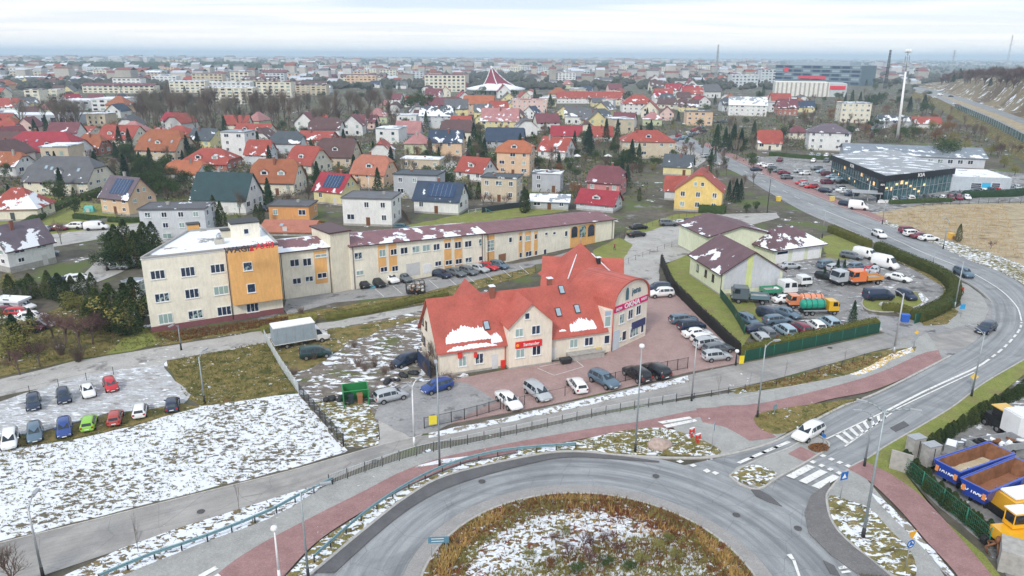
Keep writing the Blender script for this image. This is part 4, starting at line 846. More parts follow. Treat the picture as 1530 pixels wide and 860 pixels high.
    for r in [(616,500,620,512),(626,509,630.5,521),(638,518,643,531),(623,480,627,491),(631,485,635,497)]:
        a,z0,b,z1=Wd.rect(*r); p=(0,dep*(1-max(.05,min(.95,a/Wd.len))),(z0+z1)/2); window(root,p[0]-.5,p[1],p[2],-PI/2,max(.6,b-a),max(.9,z1-z0),2,1,'framebrown')
    m=MB(); m.box(-.6,-1.5,0,4.6,0,.9); m.box(-.7,-1.62,.9,4.7,-1.45,1.05,1); m.build('entrance_ramp',[B['conc'],B['conc']],root,(b1+3.2,-.02,0))
redhouse()
# ================================================================ brown-roofed workshop with yellow green walls
def workshop():
    A=G(1075,441); C_=G(1166,436); u=(C_-A).normalized(); rz=math.atan2(u.y,u.x); GRN=(.70,.74,.56); w=(C_-A).length; BR=(.16,.095,.11)
    root=thing('workshop','brown-roofed workshop hall with pale grey gable and lime green walls','workshop',A,rz)
    inv=Matrix.Rotation(-rz,3,'Z'); toL=lambda p:inv@Vector((p.x-A.x,p.y-A.y,p.z))
    def blk(x0,y0,x1,y1,eave,rs,along,sn=.1,col=GRN,k=0,par=root):
        ww=(x1-x0) if along=='x' else (y1-y0); d=(y1-y0) if along=='x' else (x1-x0); c=((x0+x1)/2,(y0+y1)/2,0); r=0 if along=='x' else PI/2
        wall_geo(ww,d,eave,rs,k,.3).build('wall',[B['wall'],B['conc']],par,c,r,col); b=roof_geo(ww,d,eave,rs,k,.5,.2).build('roof',[B['roof'],B['brown']],par,c,r,BR); b.color[3]=sn; return b
    apz=Wall(A,C_).hit(1124,375)[1]
    r1=blk(0,0,w,13,4.2,apz-4.2,'y',.38)
    m=MB(); m.add([(.6,-.03,1.1),(w-.5,-.03,1.1),(w-.5,-.03,4.3),(w/2,-.03,apz-.55),(.6,-.03,4.3)],[(0,1,2,3,4)]); m.build('gable_cladding',B['wall'],root,None,0,(.55,.58,.62))
    m=MB(); m.add([(w/2-1.2,-.06,1.1),(w/2-.1,-.06,1.1),(w/2-.1,-.06,apz-.6),(w/2-1.2,-.06,apz-1.05)],[(0,1,2,3)]); m.build('gable_stripe',B['wall'],root,None,0,(.60,.66,.30))
    W=Wall(G(1046,413),A,root); 
    for y in (3.0,6.0,9.5): window(root,0,y,2.3,-PI/2,.9,1.3,1,1,'framebrown')
    m=MB(); m.tube((.05,-.1,0),(.05,-.1,4.1),.06); m.build('drainpipe',B['dark'],root)
    # upper block behind
    p=toL(G(1050,372)); q=toL(G(1152,380)); 
    root2=thing('workshop_office','two-storey brown-roofed workshop office behind the gabled hall','workshop',G(1098,388),rz+R(4)); 
    o=Vector(root2.location); x0,x1=-6.8,8.2
    tz=hgt(1125,372,327); wall_geo(15,11,5.6,tz-5.3,0,.3).build('wall',[B['wall'],B['conc']],root2,(1,5.5,0),PI/2,GRN) if False else None
    a=wall_geo(13,14,5.3,max(1.8,tz-5.0),0,.3).build('wall',[B['wall'],B['conc']],root2,(0.9,7,0),PI/2,GRN); b=roof_geo(13,14,5.3,max(1.8,tz-5.0),0,.6,.2).build('roof',[B['roof'],B['brown']],root2,(0.9,7,0),PI/2,BR); b.color[3]=.35
    for y in (2.,4.5,7): window(root2,7.9,y,4.0,PI/2,1.4,1.6,2); window(root2,7.9,y,1.6,PI/2,1.4,1.3,2)
    m=MB(); m.box(7.93,.5,4.9,7.98,8.5,5.15); m.build('red_band',B['paint'],root2,None,0,(.5,.05,.08))
    # garage block
    A3=G(1155,395); B3=G(1226,385); u3=(B3-A3).normalized(); rz3=math.atan2(u3.y,u3.x); w3=(B3-A3).length
    root3=thing('garage_block','low garage block with snow-covered brown roof and three white doors','garage',A3,rz3); tz=hgt(1190,385,342); 
    wall_geo(w3,9,3.6,tz-3.4,1.,.2).build('wall',[B['wall'],B['conc']],root3,(w3/2,4.5,0),0,GRN); b=roof_geo(w3,9,3.6,tz-3.4,1.,.8,.2).build('roof',[B['roof'],B['brown']],root3,(w3/2,4.5,0),0,BR); b.color[3]=.58
    for i in range(3):
        x=w3*(i+.5)/3; m=MB(); m.box(x-w3*.125,-.06,.1,x+w3*.125,.03,2.9)
        for j in range(1,4): m.box(x-w3*.125,-.075,.1+j*.7,x+w3*.125,-.06,.13+j*.7)
        m.build('garage_door',B['frame'],root3)
    m=MB(); m.box(w3*.06,-.09,2.0,w3*.27,-.06,2.5); m.build('door_glazing',B['glass'],root3)
workshop()
# ================================================================ car showroom
def showroom():
    Cn=G(1318,299); Lc=G(1241,262); Rc=G(1418,285); root=thing('showroom','glass car showroom with black fascia and snowy roof','showroom',Cn)
    rel=lambda p:Vector((p.x-Cn.x,p.y-Cn.y,0)); a,b,c=rel(Cn),rel(Lc),rel(Rc); zt=hgt(1318,299,262); zb=zt-1.8; zt=zt+.25
    d4=b+(c-a); W1=Wall(Lc,Cn,root); W2=Wall(Cn,Rc,root)
    m=MB(); m.prism([a,c,d4*1.0,b],0,zb,0); m.build('glass_walls',B['bigglass'],root)
    n1=W1.n; n2=W2.n; oa=a+(n1+n2)*.8; ob=b+n1*.8; oc=c+n2*.8; od=d4
    m=MB(); m.prism([oa,oc,od,ob],zb,zt-.25); m.build('fascia',B['paint'],root,None,0,(.012,.014,.02)); m=MB(); m.prism([oa*.985,oc*.985,od*.985,ob*.985],zt-.25,zt-.12); rf=m.build('roof',B['flat'],root,None,0,(.33,.35,.37)); rf.color[3]=.40
    for W in (W1,W2):
        n=int(W.len/2.2)
        for i in range(n+1):
            q=W.A+W.u*(W.len*i/n)+W.n*.06; m=MB(); m.obox(rel(q),W.u,.06,.06,0,zb); m.build('mullion',B['dark' if W is W1 else 'metal'],root)
        q=(W.A+W.B)/2+W.n*.06; m=MB(); m.obox(rel(q),W.u,W.len/2-.1,.04,zb*.5-.06,zb*.5+.06); m.build('transom',B['metal'],root)
    # warm emissive panels on the glass face stand in for the lit interior
    glow=bpy.data.materials.new('interior_glow'); glow.use_nodes=True; bs=glow.node_tree.nodes['Principled BSDF']; bs.inputs['Base Color'].default_value=(.9,.6,.3,1); bs.inputs['Emission Color'].default_value=(1,.62,.25,1); bs.inputs['Emission Strength'].default_value=.55
    rr=random.Random(4)
    for W in (W1,W2):
        for i in range(9):
            s_=W.len*((i+.5)/9)*(.62 if W is W2 else 1)+(W.len*.35 if W is W1 and i>4 else 0)*0; zz=rr.uniform(.8,zb-1); q=rel(W.A+W.u*s_+W.n*.04); m=MB(); m.obox(q,W.u,rr.uniform(.3,.8),.02,zz,zz+rr.uniform(.4,1.2)); m.build('glow_panel',glow,root)
    for W,px,py,s_ in ((W2,1412-18,276-0,1.6),(W1,1273,256,1.0)):
        aa=W.hit(*( (1371,271) if W is W2 else (1275,263)))[0]; q=rel(W.A+W.u*aa+W.n*.86); t=text('sign_letters','KIA',1.5,B['frame'],root,(q.x,q.y,(zb+zt)/2-.1),(PI/2,0,W.rz),.03,'CENTER',.03,1.5)
    # grey workshop wing to the right
    A2=G(1419,285); B2=G(1508,288); r2=thing('showroom_workshop','pale grey metal workshop hall adjoining the car showroom','workshop',A2); W=Wall(A2,B2,r2); rl=lambda p:Vector((p.x-A2.x,p.y-A2.y,0)); h=4.6
    m=MB(); m.box(0,0,0,W.len,18,h); m.build('wall',B['wall'],r2,None,W.rz,(.50,.56,.62)); m=MB(); m.box(.3,.3,h,W.len-.3,17.7,h+.1); rf=m.build('roof',B['flat'],r2,None,W.rz,(.4,.42,.44)); rf.color[3]=.9
    W.at=lambda a_,z,out=0:(rl(W.A+W.u*a_+W.n*out)+Vector((0,0,z)))
    for r in ((1450,273,1466,285),(1481,273,1494,285)): W.win(r,1,4)
    W.slab('blue_sign',(1467,273,1480,280),'paint',.06,.03,(.05,.45,.75))
    # rear hall
    A3=G(1262,243); r3=thing('rear_hall','low grey hall with long ridge roof behind the showroom','hall',A3); B3=G(1470,252); W=Wall(A3,B3,r3)
    wall_geo(W.len,20,4.2,2.6,0,.2).build('wall',[B['wall'],B['conc']],r3,(W.u*W.len/2-W.n*10),W.rz,(.55,.58,.62)); rf=roof_geo(W.len,20,4.2,2.6,0,.8).build('roof',[B['roof'],B['metal']],r3,(W.u*W.len/2-W.n*10),W.rz,(.24,.28,.33)); rf.color[3]=.42
    for i in range(6): p=W.u*(W.len*(.55+.07*i)); window(r3,p.x,p.y,2.2,W.rz,1.8,1.6,2)
    # price pylon
    g=G(1314,302); t=thing('sign_pylon','tall black advertising pylon in front of the showroom corner','sign',g,R(10)); h=hgt(1314,302,270); m=MB(); m.box(-.95,-.2,0,.95,.2,h); m.build('panel',B['paint'],t,None,0,(.012,.014,.02)); text('sign_letters','KIA',.7,B['frame'],t,(0,-.22,h-1.1),(PI/2,0,0),.01,'CENTER',.02,1.2)
    # canopy
    g=G(1293,300); t=thing('canopy','small grey flat canopy on posts beside the showroom','canopy',g,R(-20)); m=MB(); m.box(-4,-2.5,2.6,4,2.5,2.85); m.build('roof',B['metal'],t)
    for x,y in ((-3.5,-2),(3.5,-2),(3.5,2),(-3.5,2)): m=MB(); m.tube((x,y,0),(x,y,2.6),.07); m.build('post',B['metal'],t)
showroom()
# ================================================================ far landmark buildings
def church():
    g=G(741,141); t=thing('church','modern round church with sweeping maroon spire roof and snowy skirt','church',g); s=60/2
    m=MB(); n=28
    m.lathe([(s*.78,0),(s*.80,5.5)],n); m.build('wall',B['wall'],t,None,0,(.70,.68,.60))
    m=MB(); m.lathe([(s*1.02,5.2),(s*1.04,6.6),(s*.72,8.6),(s*.42,10.5),(s*.3,11.5)],n); m.build('skirt_roof',B['snow'],t)
    for i in range(n):
        a=2*PI*i/n; 
        if math.sin(a)>.3: continue
        m=MB(); m.box(-.9,-.1,1,.9,.05,4.6); m.build('window',B['glass'],t,(s*.80*math.cos(a),s*.80*math.sin(a),0),a+PI/2)
    top=(-5,0,29.); base=[(-14,4,8.8),(3,-15,8.4),(20,6,8.6),(2,16,8.6)]
    m=MB(); 
    for i in range(4):
        a,b=Vector(base[i]),Vector(base[(i+1)%4]); T=Vector(top); k=6; rows=[]
        for j in range(k+1):
            f=j/k; z=(f**1.0); sag=-3.2*math.sin(PI*f)*(1 if i in(1,2) else .6); p=a.lerp(T,f); q=b.lerp(T,f); rows.append((p+Vector((0,0,sag)),q+Vector((0,0,sag))))
        for j in range(k): m.add([rows[j][0],rows[j][1],rows[j+1][1],rows[j+1][0]],[(0,1,2,3)])
    o=m.build('spire_roof',B['paint'],t,None,0,(.24,.04,.07))
    for b_ in base[:3]:
        m=MB(); k=6; pv=None
        for j in range(k+1):
            f=j/k; p=Vector(b_).lerp(Vector(top),f)+Vector((0,-.3,-2.4*math.sin(PI*f))); 
            if pv: m.tube(pv,p,.55,.55,5)
            pv=p
        m.build('roof_rib',B['frame'],t)
    m=MB(); m.tube(top,(top[0],top[1],38),.25,.1); m.tube((top[0]-1.2,0,35.5),(top[0]+1.2,0,35.5),.15,.15); m.build('cross',B['metal'],t)
church()
def glassoffice():
    A=G(1156,124); Bp=G(1284,128); t=thing('glass_office','dark glass office block with red sign on the skyline','office building',A); W=Wall(A,Bp,t); h=hgt(1284,128,98); fl=5; L_=W.len
    m=MB(); m.box(0,0,0,L_,60,h); m.build('wall',B['paint'],t,None,W.rz,(.10,.16,.20))
    m=MB(); m.box(L_*.15,6,h,L_*.85,50,h+5); m.build('penthouse',B['paint'],t,None,W.rz,(.35,.42,.48))
    for i in range(fl):
        z=h*(i+.25)/fl
        for j in range(9):
            m=MB(); x=L_*(j+.1)/9; m.box(x,-.4,z,x+L_*.085,.1,z+h*.11)
            if i==0 and j==0: WM=m
            m.build('window',B['panel' if (i+j)%3 else 'sky_l'],t,None,W.rz)
        m=MB(); m.box(0,-.6,z+h*.13,L_,.1,z+h*.155); m.build('floor_band',B['metal'],t,None,W.rz)
    m=MB(); m.box(L_*.30,-2,h*.30,L_*.62,-.7,h*.44); m.build('red_sign',B['paint'],t,None,W.rz,(.70,.03,.06)); m=MB(); m.box(L_*.12,-2,h*.62,L_*.17,-.7,h*.86); m.build('red_emblem',B['paint'],t,None,W.rz,(.70,.03,.06))
    A=G(1157,143); Bp=G(1264,145); t=thing('white_hall','long white ribbed hall with red entrance sign below the glass office','hall',A); W=Wall(A,Bp,t); h=hgt(1157,143,122); L_=W.len
    m=MB(); m.box(0,0,0,L_*.76,40,h); m.build('wall',B['wall'],t,None,W.rz,(.78,.77,.72)); m=MB(); m.box(L_*.76,2,0,L_,40,h*.95); m.build('entrance_block',B['wall'],t,None,W.rz,(.55,.6,.62))
    m=MB(); m.box(L_*.76,1,h*.55,L_*.98,1.9,h*.78); m.build('red_sign',B['paint'],t,None,W.rz,(.70,.03,.06))
    for i in range(12): m=MB(); x=L_*.76*(i+.4)/12; m.box(x,-.25,0,x+1.6,.1,h*.97); m.build('rib',B['conc'],t,None,W.rz)
glassoffice()
# ================================================================ houses named from the photograph
H_=house
# front row left
H_(35,330,78,279,8,.8,1,'red','cream',.45,snow=.62,chim=0,label='cream bungalow with red hip roof half under snow')
H_(36,406,86,332,62,.9,0,'violet','white',.55,snow=.42,label='white gabled house with slate violet roof and balcony',plinth=1.2)
H_(109,292,104,233,-4,.7,.45,'grey','cream',.42,snow=.12,dorm=1,sky=3,label='large grey-roofed villa with a pointed bay dormer')
H_(196,322,74,263,-24,.85,0,'violet','peach',.5,snow=.3,solar=1,label='peach gabled house with solar panels on its violet roof')
H_(272,364,98,308,6,.55,0,'grey','pale',.5,flat=True,snow=.22,label='pale grey flat-roofed two-storey house behind the cream office block')
H_(343,320,88,257,-5,.75,0,'green','white',.42,snow=.12,label='white house with dark green roof behind the office block')
H_(418,292,72,237,-5,.8,.3,'rust','cream',.42,snow=.06,dorm=2,label='cream house with rust-orange roof and twin dormers')
H_(505,307,66,258,-25,.9,0,'crimson','lyellow',.5,snow=.3,solar=1,label='pale yellow house with solar panels on its crimson roof')
H_(561,283,66,231,-18,.85,.35,'salmon','peach',.5,snow=.12,dorm=1,label='peach house with salmon roof and a balcony gable')
H_(558,338,80,292,-6,.75,0,'grey','white',.5,flat=True,snow=.04,label='white cube house with dark flat roof behind the office wing')
H_(660,321,80,271,-14,.7,0,'navy','white',.5,snow=.14,solar=1,label='white house with navy metal roof and two snow patches')
H_(438,352,80,328,-2,.9,0,'salmon','orange',.45,snow=.02,chim=0,sky=1,label='long salmon roof annexe below the orange cube house')
H_(440,330,62,304,-2,.7,0,'grey','orange',.5,flat=True,snow=.1,label='orange cube house with grey flat roof behind the office')
H_(628,298,74,258,-10,.7,0,'slate','grey',.5,flat=True,snow=.15,label='grey flat-roofed house beside the navy-roofed white house')
H_(712,272,62,234,-30,.9,0,'red','white',.45,snow=.18,dorm=1,label='white gabled house with bright red roof and dormers')
H_(771,263,58,209,-12,.9,.6,'orange','peach',.72,snow=.05,dorm=1,label='tall peach house with steep orange mansard roof')
H_(750,303,62,263,-14,.7,0,'slate','beige',.5,flat=True,snow=.25,label='beige two-storey flat-roofed block among garden walls')
H_(818,288,48,257,-12,.7,0,'grey','grey',.5,flat=True,snow=.7,label='small grey cube house with snowy flat roof')
H_(906,293,62,247,-22,.85,.4,'maroon','pink',.5,snow=.22,label='pink brick house with maroon half-hip roof')
H_(895,318,72,283,-25,.8,0,'crimson','pale',.45,snow=.1,chim=1,dorm=1,label='low pale house with crimson roof at the end of the office wing')
H_(822,314,62,289,-8,.7,0,'tin','grey',.65,snow=.8,chim=0,st=1,label='low garage row with snowy roof behind the office wing')
H_(1043,318,84,252,72,1.15,.15,'red','yellow',.55,snow=.14,label='big bright yellow house with red and maroon roof')
H_(1010,300,40,262,-18,.9,0,'red','pale',.5,snow=.3,chim=0,label='pale annexe with snowy red roof beside the yellow house')
H_(1013,263,50,230,-20,.8,0,'slate','lyellow',.5,snow=.3,label='pale yellow gabled house with slate roof near the road')
H_(965,237,80,194,-3,.6,1,'red','beige',.66,snow=.1,dorm=1,label='wide two-storey beige villa with red hip roof')
H_(832,240,58,204,-28,.9,0,'red','white',.45,snow=.42,label='white gabled house with snowy red roof by dark firs')
H_(846,212,48,187,-5,.7,0,'crimson','white',.45,snow=.25,label='crimson-roofed low house behind the fir trees')
H_(898,212,32,188,0,.8,0,'red','white',.45,snow=.1,label='small red-roofed house between tall firs')
H_(463,262,66,217,-28,.9,.2,'red','cream',.42,snow=.25,dorm=1,label='red-roofed villa with snow streaks on its steep roof')
H_(508,250,60,206,-8,.8,.2,'brown','beige',.42,snow=.1,dorm=1,label='brown-roofed villa with round dormer window')
H_(476,217,58,195,-10,.7,0,'red','brick',.45,snow=.35,label='red-roofed brick house behind bare bushes')
H_(360,241,42,196,-8,.9,0,'tin','white',.8,flat=True,snow=.3,label='white three-storey modern house with blue balcony glass')
H_(392,248,42,208,-10,.8,.2,'red','pale',.5,snow=.35,label='pale blue house with red snowy roof beside the modern house')
H_(320,256,72,221,-5,.8,.7,'red','brick',.4,snow=.25,dorm=2,label='broad red half-hip roof with snowy arched dormers')
H_(284,268,66,239,-14,.8,.3,'orange','white',.4,snow=.16,chim=2,label='orange-roofed white cottage with two chimneys')
H_(252,243,76,193,-12,.8,.4,'rust','beige',.42,snow=.08,sky=2,dorm=1,label='large orange-brown villa with roof windows')
H_(312,223,54,191,-20,.9,0,'slate','lyellow',.5,snow=.25,label='pale yellow gabled house with slate roof among villas')
H_(270,207,44,187,-5,.8,1,'red','cream',.45,snow=.14,label='red pyramid roof peeping over the orange villa')
H_(187,220,62,186,-8,.8,.1,'red','cream',.42,snow=.1,dorm=2,label='red-roofed house with two white dormers')
H_(142,233,42,200,-8,.8,.5,'rust','brick',.45,snow=.14,label='rust-brown roofed house right of the big red villa')
H_(75,242,104,196,-5,.7,.5,'crimson','white',.4,snow=.2,sky=2,dorm=2,label='large crimson-roofed villa with snowy eaves at the left')
H_(22,264,56,226,-12,.8,.3,'rust','white',.5,snow=.45,label='white house with rust roof and snowy lower slope')
H_(116,208,60,188,0,.8,0,'red','cream',.45,snow=.45,label='red house roof with snow beyond the crimson villa')
H_(383,208,58,184,-8,.7,0,'red','cream',.45,snow=.3,dorm=2,label='red-roofed long house at the edge of the bare wood')
H_(626,231,40,199,-2,.8,1,'pink','green',.6,snow=.08,label='pale green villa with faded pink hip roof')
H_(668,234,52,194,-4,.7,0,'navy','peach',.6,snow=.4,label='peach house with navy roof half covered in snow')
H_(612,208,38,180,-4,.8,0,'pink','grey',.4,snow=.05,label='low house under a broad faded pink roof')
H_(755,222,60,190,-6,.7,.1,'navy','grey',.42,snow=.12,label='grey house with wide dark navy roof')
H_(748,197,58,161,-4,.8,0,'pink','lyellow',.5,snow=.35,label='yellow-gabled house with rosy lower roof near the lane')
H_(654,192,50,158,-2,.7,0,'slate','pale',.6,snow=.66,label='pale blue house with snow-capped slate roof')
H_(716,172,46,142,-2,.8,.1,'orange','peach',.6,snow=.1,label='peach gabled house with orange roof left of the church view')
H_(791,170,52,148,-2,.5,0,'pink','lpink',.6,flat=True,snow=.4,label='long salmon flat-roofed house with snow edge')
H_(632,256,62,236,-8,.5,0,'tin','beige',.6,flat=True,snow=.9,label='low flat building buried in snow behind the grey cube house')
H_(1042,188,40,166,-4,.7,0,'grey','peach',.6,flat=True,snow=.2,label='peach flat-roofed cube house near the warehouse')
H_(1115,174,62,144,-14,.7,0,'tin','white',.6,snow=.8,chim=0,label='white gabled warehouse with snowy grey roof',cat='warehouse')
H_(996,163,32,146,-22,.9,0,'brown','cream',.5,snow=.15,label='cream gabled house with brown roof far up the road')
H_(1028,168,34,148,-16,.9,0,'brown','lyellow',.5,snow=.4,label='pale yellow gabled house with snowy brown roof')
H_(952,172,50,141,-2,.7,1,'red','white',.6,snow=.3,label='white two-storey house with red hip roof beyond the park')
H_(868,155,74,136,0,.35,.2,'red','white',.5,snow=.25,label='very long low house with red tiled roof')
H_(1234,226,66,184,-14,.7,1,'violet','white',.72,snow=.25,label='white two-storey block with violet hip roof near the mast')
H_(1190,208,34,188,-8,.8,1,'maroon','cream',.6,snow=.1,label='cream annexe with maroon hip roof beside the white block')
H_(1272,184,46,153,-8,.7,0,'tin','cream',.8,flat=True,snow=.55,label='cream three-storey flat-roofed house with terraces')
H_(1147,225,38,194,-10,.8,.2,'red','cream',.45,snow=.3,label='cream house with red roof right of the roadside firs')
H_(1330,192,44,171,-4,.6,0,'slate','grey',.6,snow=.6,label='grey low hall with snowy slate roof by the mast foot')
H_(1380,192,42,174,-4,.6,0,'red','white',.5,snow=.35,label='red and snow roofed shed among thickets by the highway')
H_(1173,172,30,147,-4,.8,.2,'maroon','brick',.5,snow=.35,label='dark red brick house below the white hall')
H_(1200,168,30,150,-8,.8,0,'navy','lyellow',.5,snow=.2,label='yellow house with navy roof below the white hall')
H_(15,170,46,146,-4,.8,.3,'red','white',.5,snow=.3,label='red half-hip roof house at the far left edge')
H_(20,466,44,448,-8,.5,0,'tin','pale',.7,flat=True,snow=.9,st=1,chim=0,label='low blue shed with snow-covered flat roof',cat='shed')
H_(205,445,24,420,-6,.8,0,'tin','grey',.7,flat=True,snow=.3,st=1,chim=0,label='small grey garden shed beside the cream office block',cat='shed')
# ================================================================ apartment blocks and other far buildings
def block(cx,cy,wp,ty,dep=14,rc='tin',wc='cream',snow=.5,floors=4,label=None,rot=0,gable=0,group='apartment blocks of the far town',cat='apartment block',wins=True,cols=None):
    g=G(cx,cy); pm=ppm(cx,cy); w=wp/pm; H=hgt(cx,cy,ty); t=thing('apartment_block',label or '%s apartment block with %s roof'%(WALLN[wc],ROOFN[rc]),cat,g,R(rot),group)
    e=H if not gable else H*.8; m=MB(); m.box(-w/2,0,0,w/2,dep,e); m.build('wall',B['wall'],t,None,0,WCOL[wc])
    if gable: rf=roof_geo(w,dep,e,H-e,0,.6,.3).build('roof',[B['roof'],B['brown']],t,(0,dep/2,0),0,RC[rc])
    else: m=MB(); m.box(-w/2-.2,-.2,e,w/2+.2,dep+.2,e+.5); rf=m.build('roof',B['flat'],t,None,0,RC[rc])
    rf.color[3]=snow
    if wins:
        n=cols or max(2,min(16,int(w/5))); key=('bw',round(w/n,0),round(e/floors,0))
        if key not in WC: m=MB(); a,b=w/n*.27,e/floors*.25; m.add([(-a,-.12,-b),(a,-.12,-b),(a,-.12,b),(-a,-.12,b)],[(0,1,2,3)]); WC[key]=m.mesh('window',B['glass'])
        for i in range(n):
            for j in range(floors): inst('window',WC[key],t,(-w/2+w*(i+.5)/n,0,e*(j+.5)/floors))
    return t
block(340,155,80,131,14,'tin','cream',.7,5,'broad white apartment block with three rust-red roof caps')
for i,x in enumerate((312,346,368)):
    g=G(x,152); o=None
block(178,139,108,124,12,'maroon','cream',.2,3,'very long cream row house with maroon roof',gable=1)
block(281,138,54,121,12,'tin','cream',.7,4,'cream slab block behind the bare wood crest')
block(50,155,22,134,12,'brown','cream',.5,4,'cream tower house, left one of a pair'); block(78,153,20,134,12,'brown','cream',.5,4,'cream tower house, right one of a pair')
block(118,164,60,150,20,'tin','grey',.85,2,'long low grey school wing with snowy roof',cat='school'); block(160,166,44,148,24,'tin','white',.85,3,'white school block with window bands',cat='school')
block(60,186,110,172,16,'tin','grey',.95,1,'long low snow-roofed hall at the left',cat='hall'); block(12,180,40,168,16,'tin','grey',.9,1,'short snow-roofed hall at the left edge',cat='hall')
block(410,146,52,122,14,'maroon','cream',.3,5,'cream block with maroon roof left of the tall wood'); block(465,142,46,121,14,'brown','beige',.3,5,'beige block with brown gable beyond the wood',gable=1)
block(665,137,60,112,14,'maroon','cream',.2,5,'pale cream block with maroon roof left of the church'); block(580,121,24,104,14,'tin','cream',.4,6,'cream tower block in the middle distance')
block(616,124,34,106,14,'tin','pale',.5,6,'pale wide block in the middle distance'); block(540,128,44,113,14,'tin','peach',.5,4,'peach block behind the tall wood')
block(1112,130,40,112,18,'tin','pale',.7,4,'pale stepped office block left of the glass tower',cat='office building'); block(1150,124,28,104,18,'navy','pale',.4,5,'pale office block touching the dark glass office',cat='office building')
block(1375,115,24,103,16,'tin','white',.6,2,'white hall beyond the highway crest',cat='hall')
fr=random.Random(11)
def blocked(x,y,boxes): return any(a<x<c and b<y<d for a,b,c,d in boxes)
# far slabs seen as bright strips
for i in range(15): block(88+i*7.2+fr.uniform(-1,1),98.6+.4*math.sin(i),5.2,90+fr.uniform(-1,1.5),20,'tin',fr.choice(['white','cream','pale']),.5,8,cols=3,label='distant pale tower block on the horizon')
for i in range(7): block(246+i*6.2,99.4,4.6,88.5+fr.uniform(0,1.5),20,'tin',fr.choice(['cream','peach','white']),.5,8,cols=2,label='distant cream tower block on the horizon')
for i in range(70):
    x=fr.uniform(395,1130) if i<46 else fr.uniform(0,400); y=fr.uniform(103,128) if i<46 else fr.uniform(108,136)
    if abs(x-741)<60: y=fr.uniform(104,110)
    if x>900: y=fr.uniform(102,112)
    sc=F/(G(x,y).y); wp=fr.uniform(22,62)*sc; hp=fr.uniform(9,19)*sc
    block(x,y,wp,y-hp,13,fr.choice(['tin','tin','maroon','brown']),fr.choice(['cream','white','pale','beige','cream','peach']),fr.choice([.2,.5,.8]),int(hp/sc/3.2),gable=fr.random()<.3)
# ================================================================ the many small houses of the middle distance
PR=[]
def protos():
    cfg=[('brown','cream',0,.3),('grey','white',.3,.3),('red','cream',0,.3),('red','white',.3,.35),('maroon','white',0,.3),('brown','cream',.3,.3),('navy','white',0,.35),('rust','peach',1,.2),('grey','lyellow',0,.45),('crimson','white',0,.5),('slate','pale',.5,.6),('pink','green',1,.3),('tin','white',-1,.7),('maroon','lpink',0,.3),('brown','white',.4,.25),('tin','beige',-1,.85)]
    for rc,wc,k,sn in cfg:
        w,d=12.,9.5; ev=4.6 if k>=0 else 6.5; ri=4.0
        ch=[]
        if k>=0: ch.append(('wall',wall_geo(w,d,ev,ri,max(0,k),.3).mesh('wall',[B['wall'],B['conc']]),WCOL[wc],None)); ch.append(('roof',roof_geo(w,d,ev,ri,max(0,k),.5).mesh('roof',[B['roof'],B['brown']]),RC[rc],sn))
        else:
            m=MB(); m.box(-w/2,-d/2,0,w/2,d/2,ev); ch.append(('wall',m.mesh('wall',B['wall']),WCOL[wc],None)); m=MB(); m.box(-w/2-.3,-d/2-.3,ev,w/2+.3,d/2+.3,ev+.3); ch.append(('roof',m.mesh('roof',B['flat']),RC[rc],sn))
        PR.append((rc,wc,k,ch))
protos()
pw=winmesh(1.3,1.4,1)[1]; pc=MB(); pc.box(-.35,-.35,0,.35,.35,1.6); pc=pc.mesh('chimney',B['brick'])
def small(x,y,i=None,near=True,sc=1.):
    rc,wc,k,ch=PR[fr.randrange(len(PR)) if i is None else i]; g=G(x,y); rz=R(fr.choice([-20,-10,0,8,70,80,90,100])+fr.uniform(-6,6))
    t=thing('house','%s%s house with %s roof'%('flat ' if k<0 else '',WALLN[wc],ROOFN[rc]),'house',g,rz,'small houses of the far suburb'); s=fr.uniform(.85,1.25)*sc; t.scale=(s,s,s*fr.uniform(.9,1.15))
    for n,me,c,sn in ch:
        o=inst(n,me,t,None,0,c)
        if sn is not None: o.color[3]=min(1,max(0,sn*.75+fr.uniform(-.25,.2)))
        if n=='roof' and near and k>=0: inst('chimney',pc,o,(fr.uniform(-3,3),1.,7.4))
    if near:
        for fx,fy,rr_ in ((-3.6,-4.75,0),(0,-4.75,0),(3.6,-4.75,0)) if abs(math.cos(rz))>.5 else ((6.,-2.4,PI/2),(6.,2.4,PI/2),(-6.,-2.4,-PI/2),(-6.,2.4,-PI/2)):
            for z in (1.6,4.0) if k<=0 else (1.7,): inst('window',pw,t,(fx,fy,z if k>=0 else z+.6),rr_,sc=(1,1.5,1))
    return t
occ=[]
def free(g,r):
    for a,b,c in occ:
        if (a-g.x)**2+(b-g.y)**2<(c+r)**2: return False
    return True
for o in REG:
    if o.get('category') in('house','workshop','warehouse','hall','church','office building','apartment block','shed','school'): occ.append((o.location.x,o.location.y,9))
occ.append((-19,819,48))
placed=0; tries=0
while placed<165 and tries<5000:
    tries+=1; y=fr.triangular(112,262,150); x=fr.uniform(-30,1240)
    if y>172 and x>1000: continue
    if y>205 and not(-30<x<720): continue
    if 195<x<560 and 140<y<190: continue
    if x>1100 and y<150: continue
    g=G(x,y)
    if not free(g,9.5): continue
    occ.append((g.x,g.y,10)); small(x,y,near=y>135,sc=1. if y>150 else 1.15); placed+=1
print('small houses',placed,len(REG))
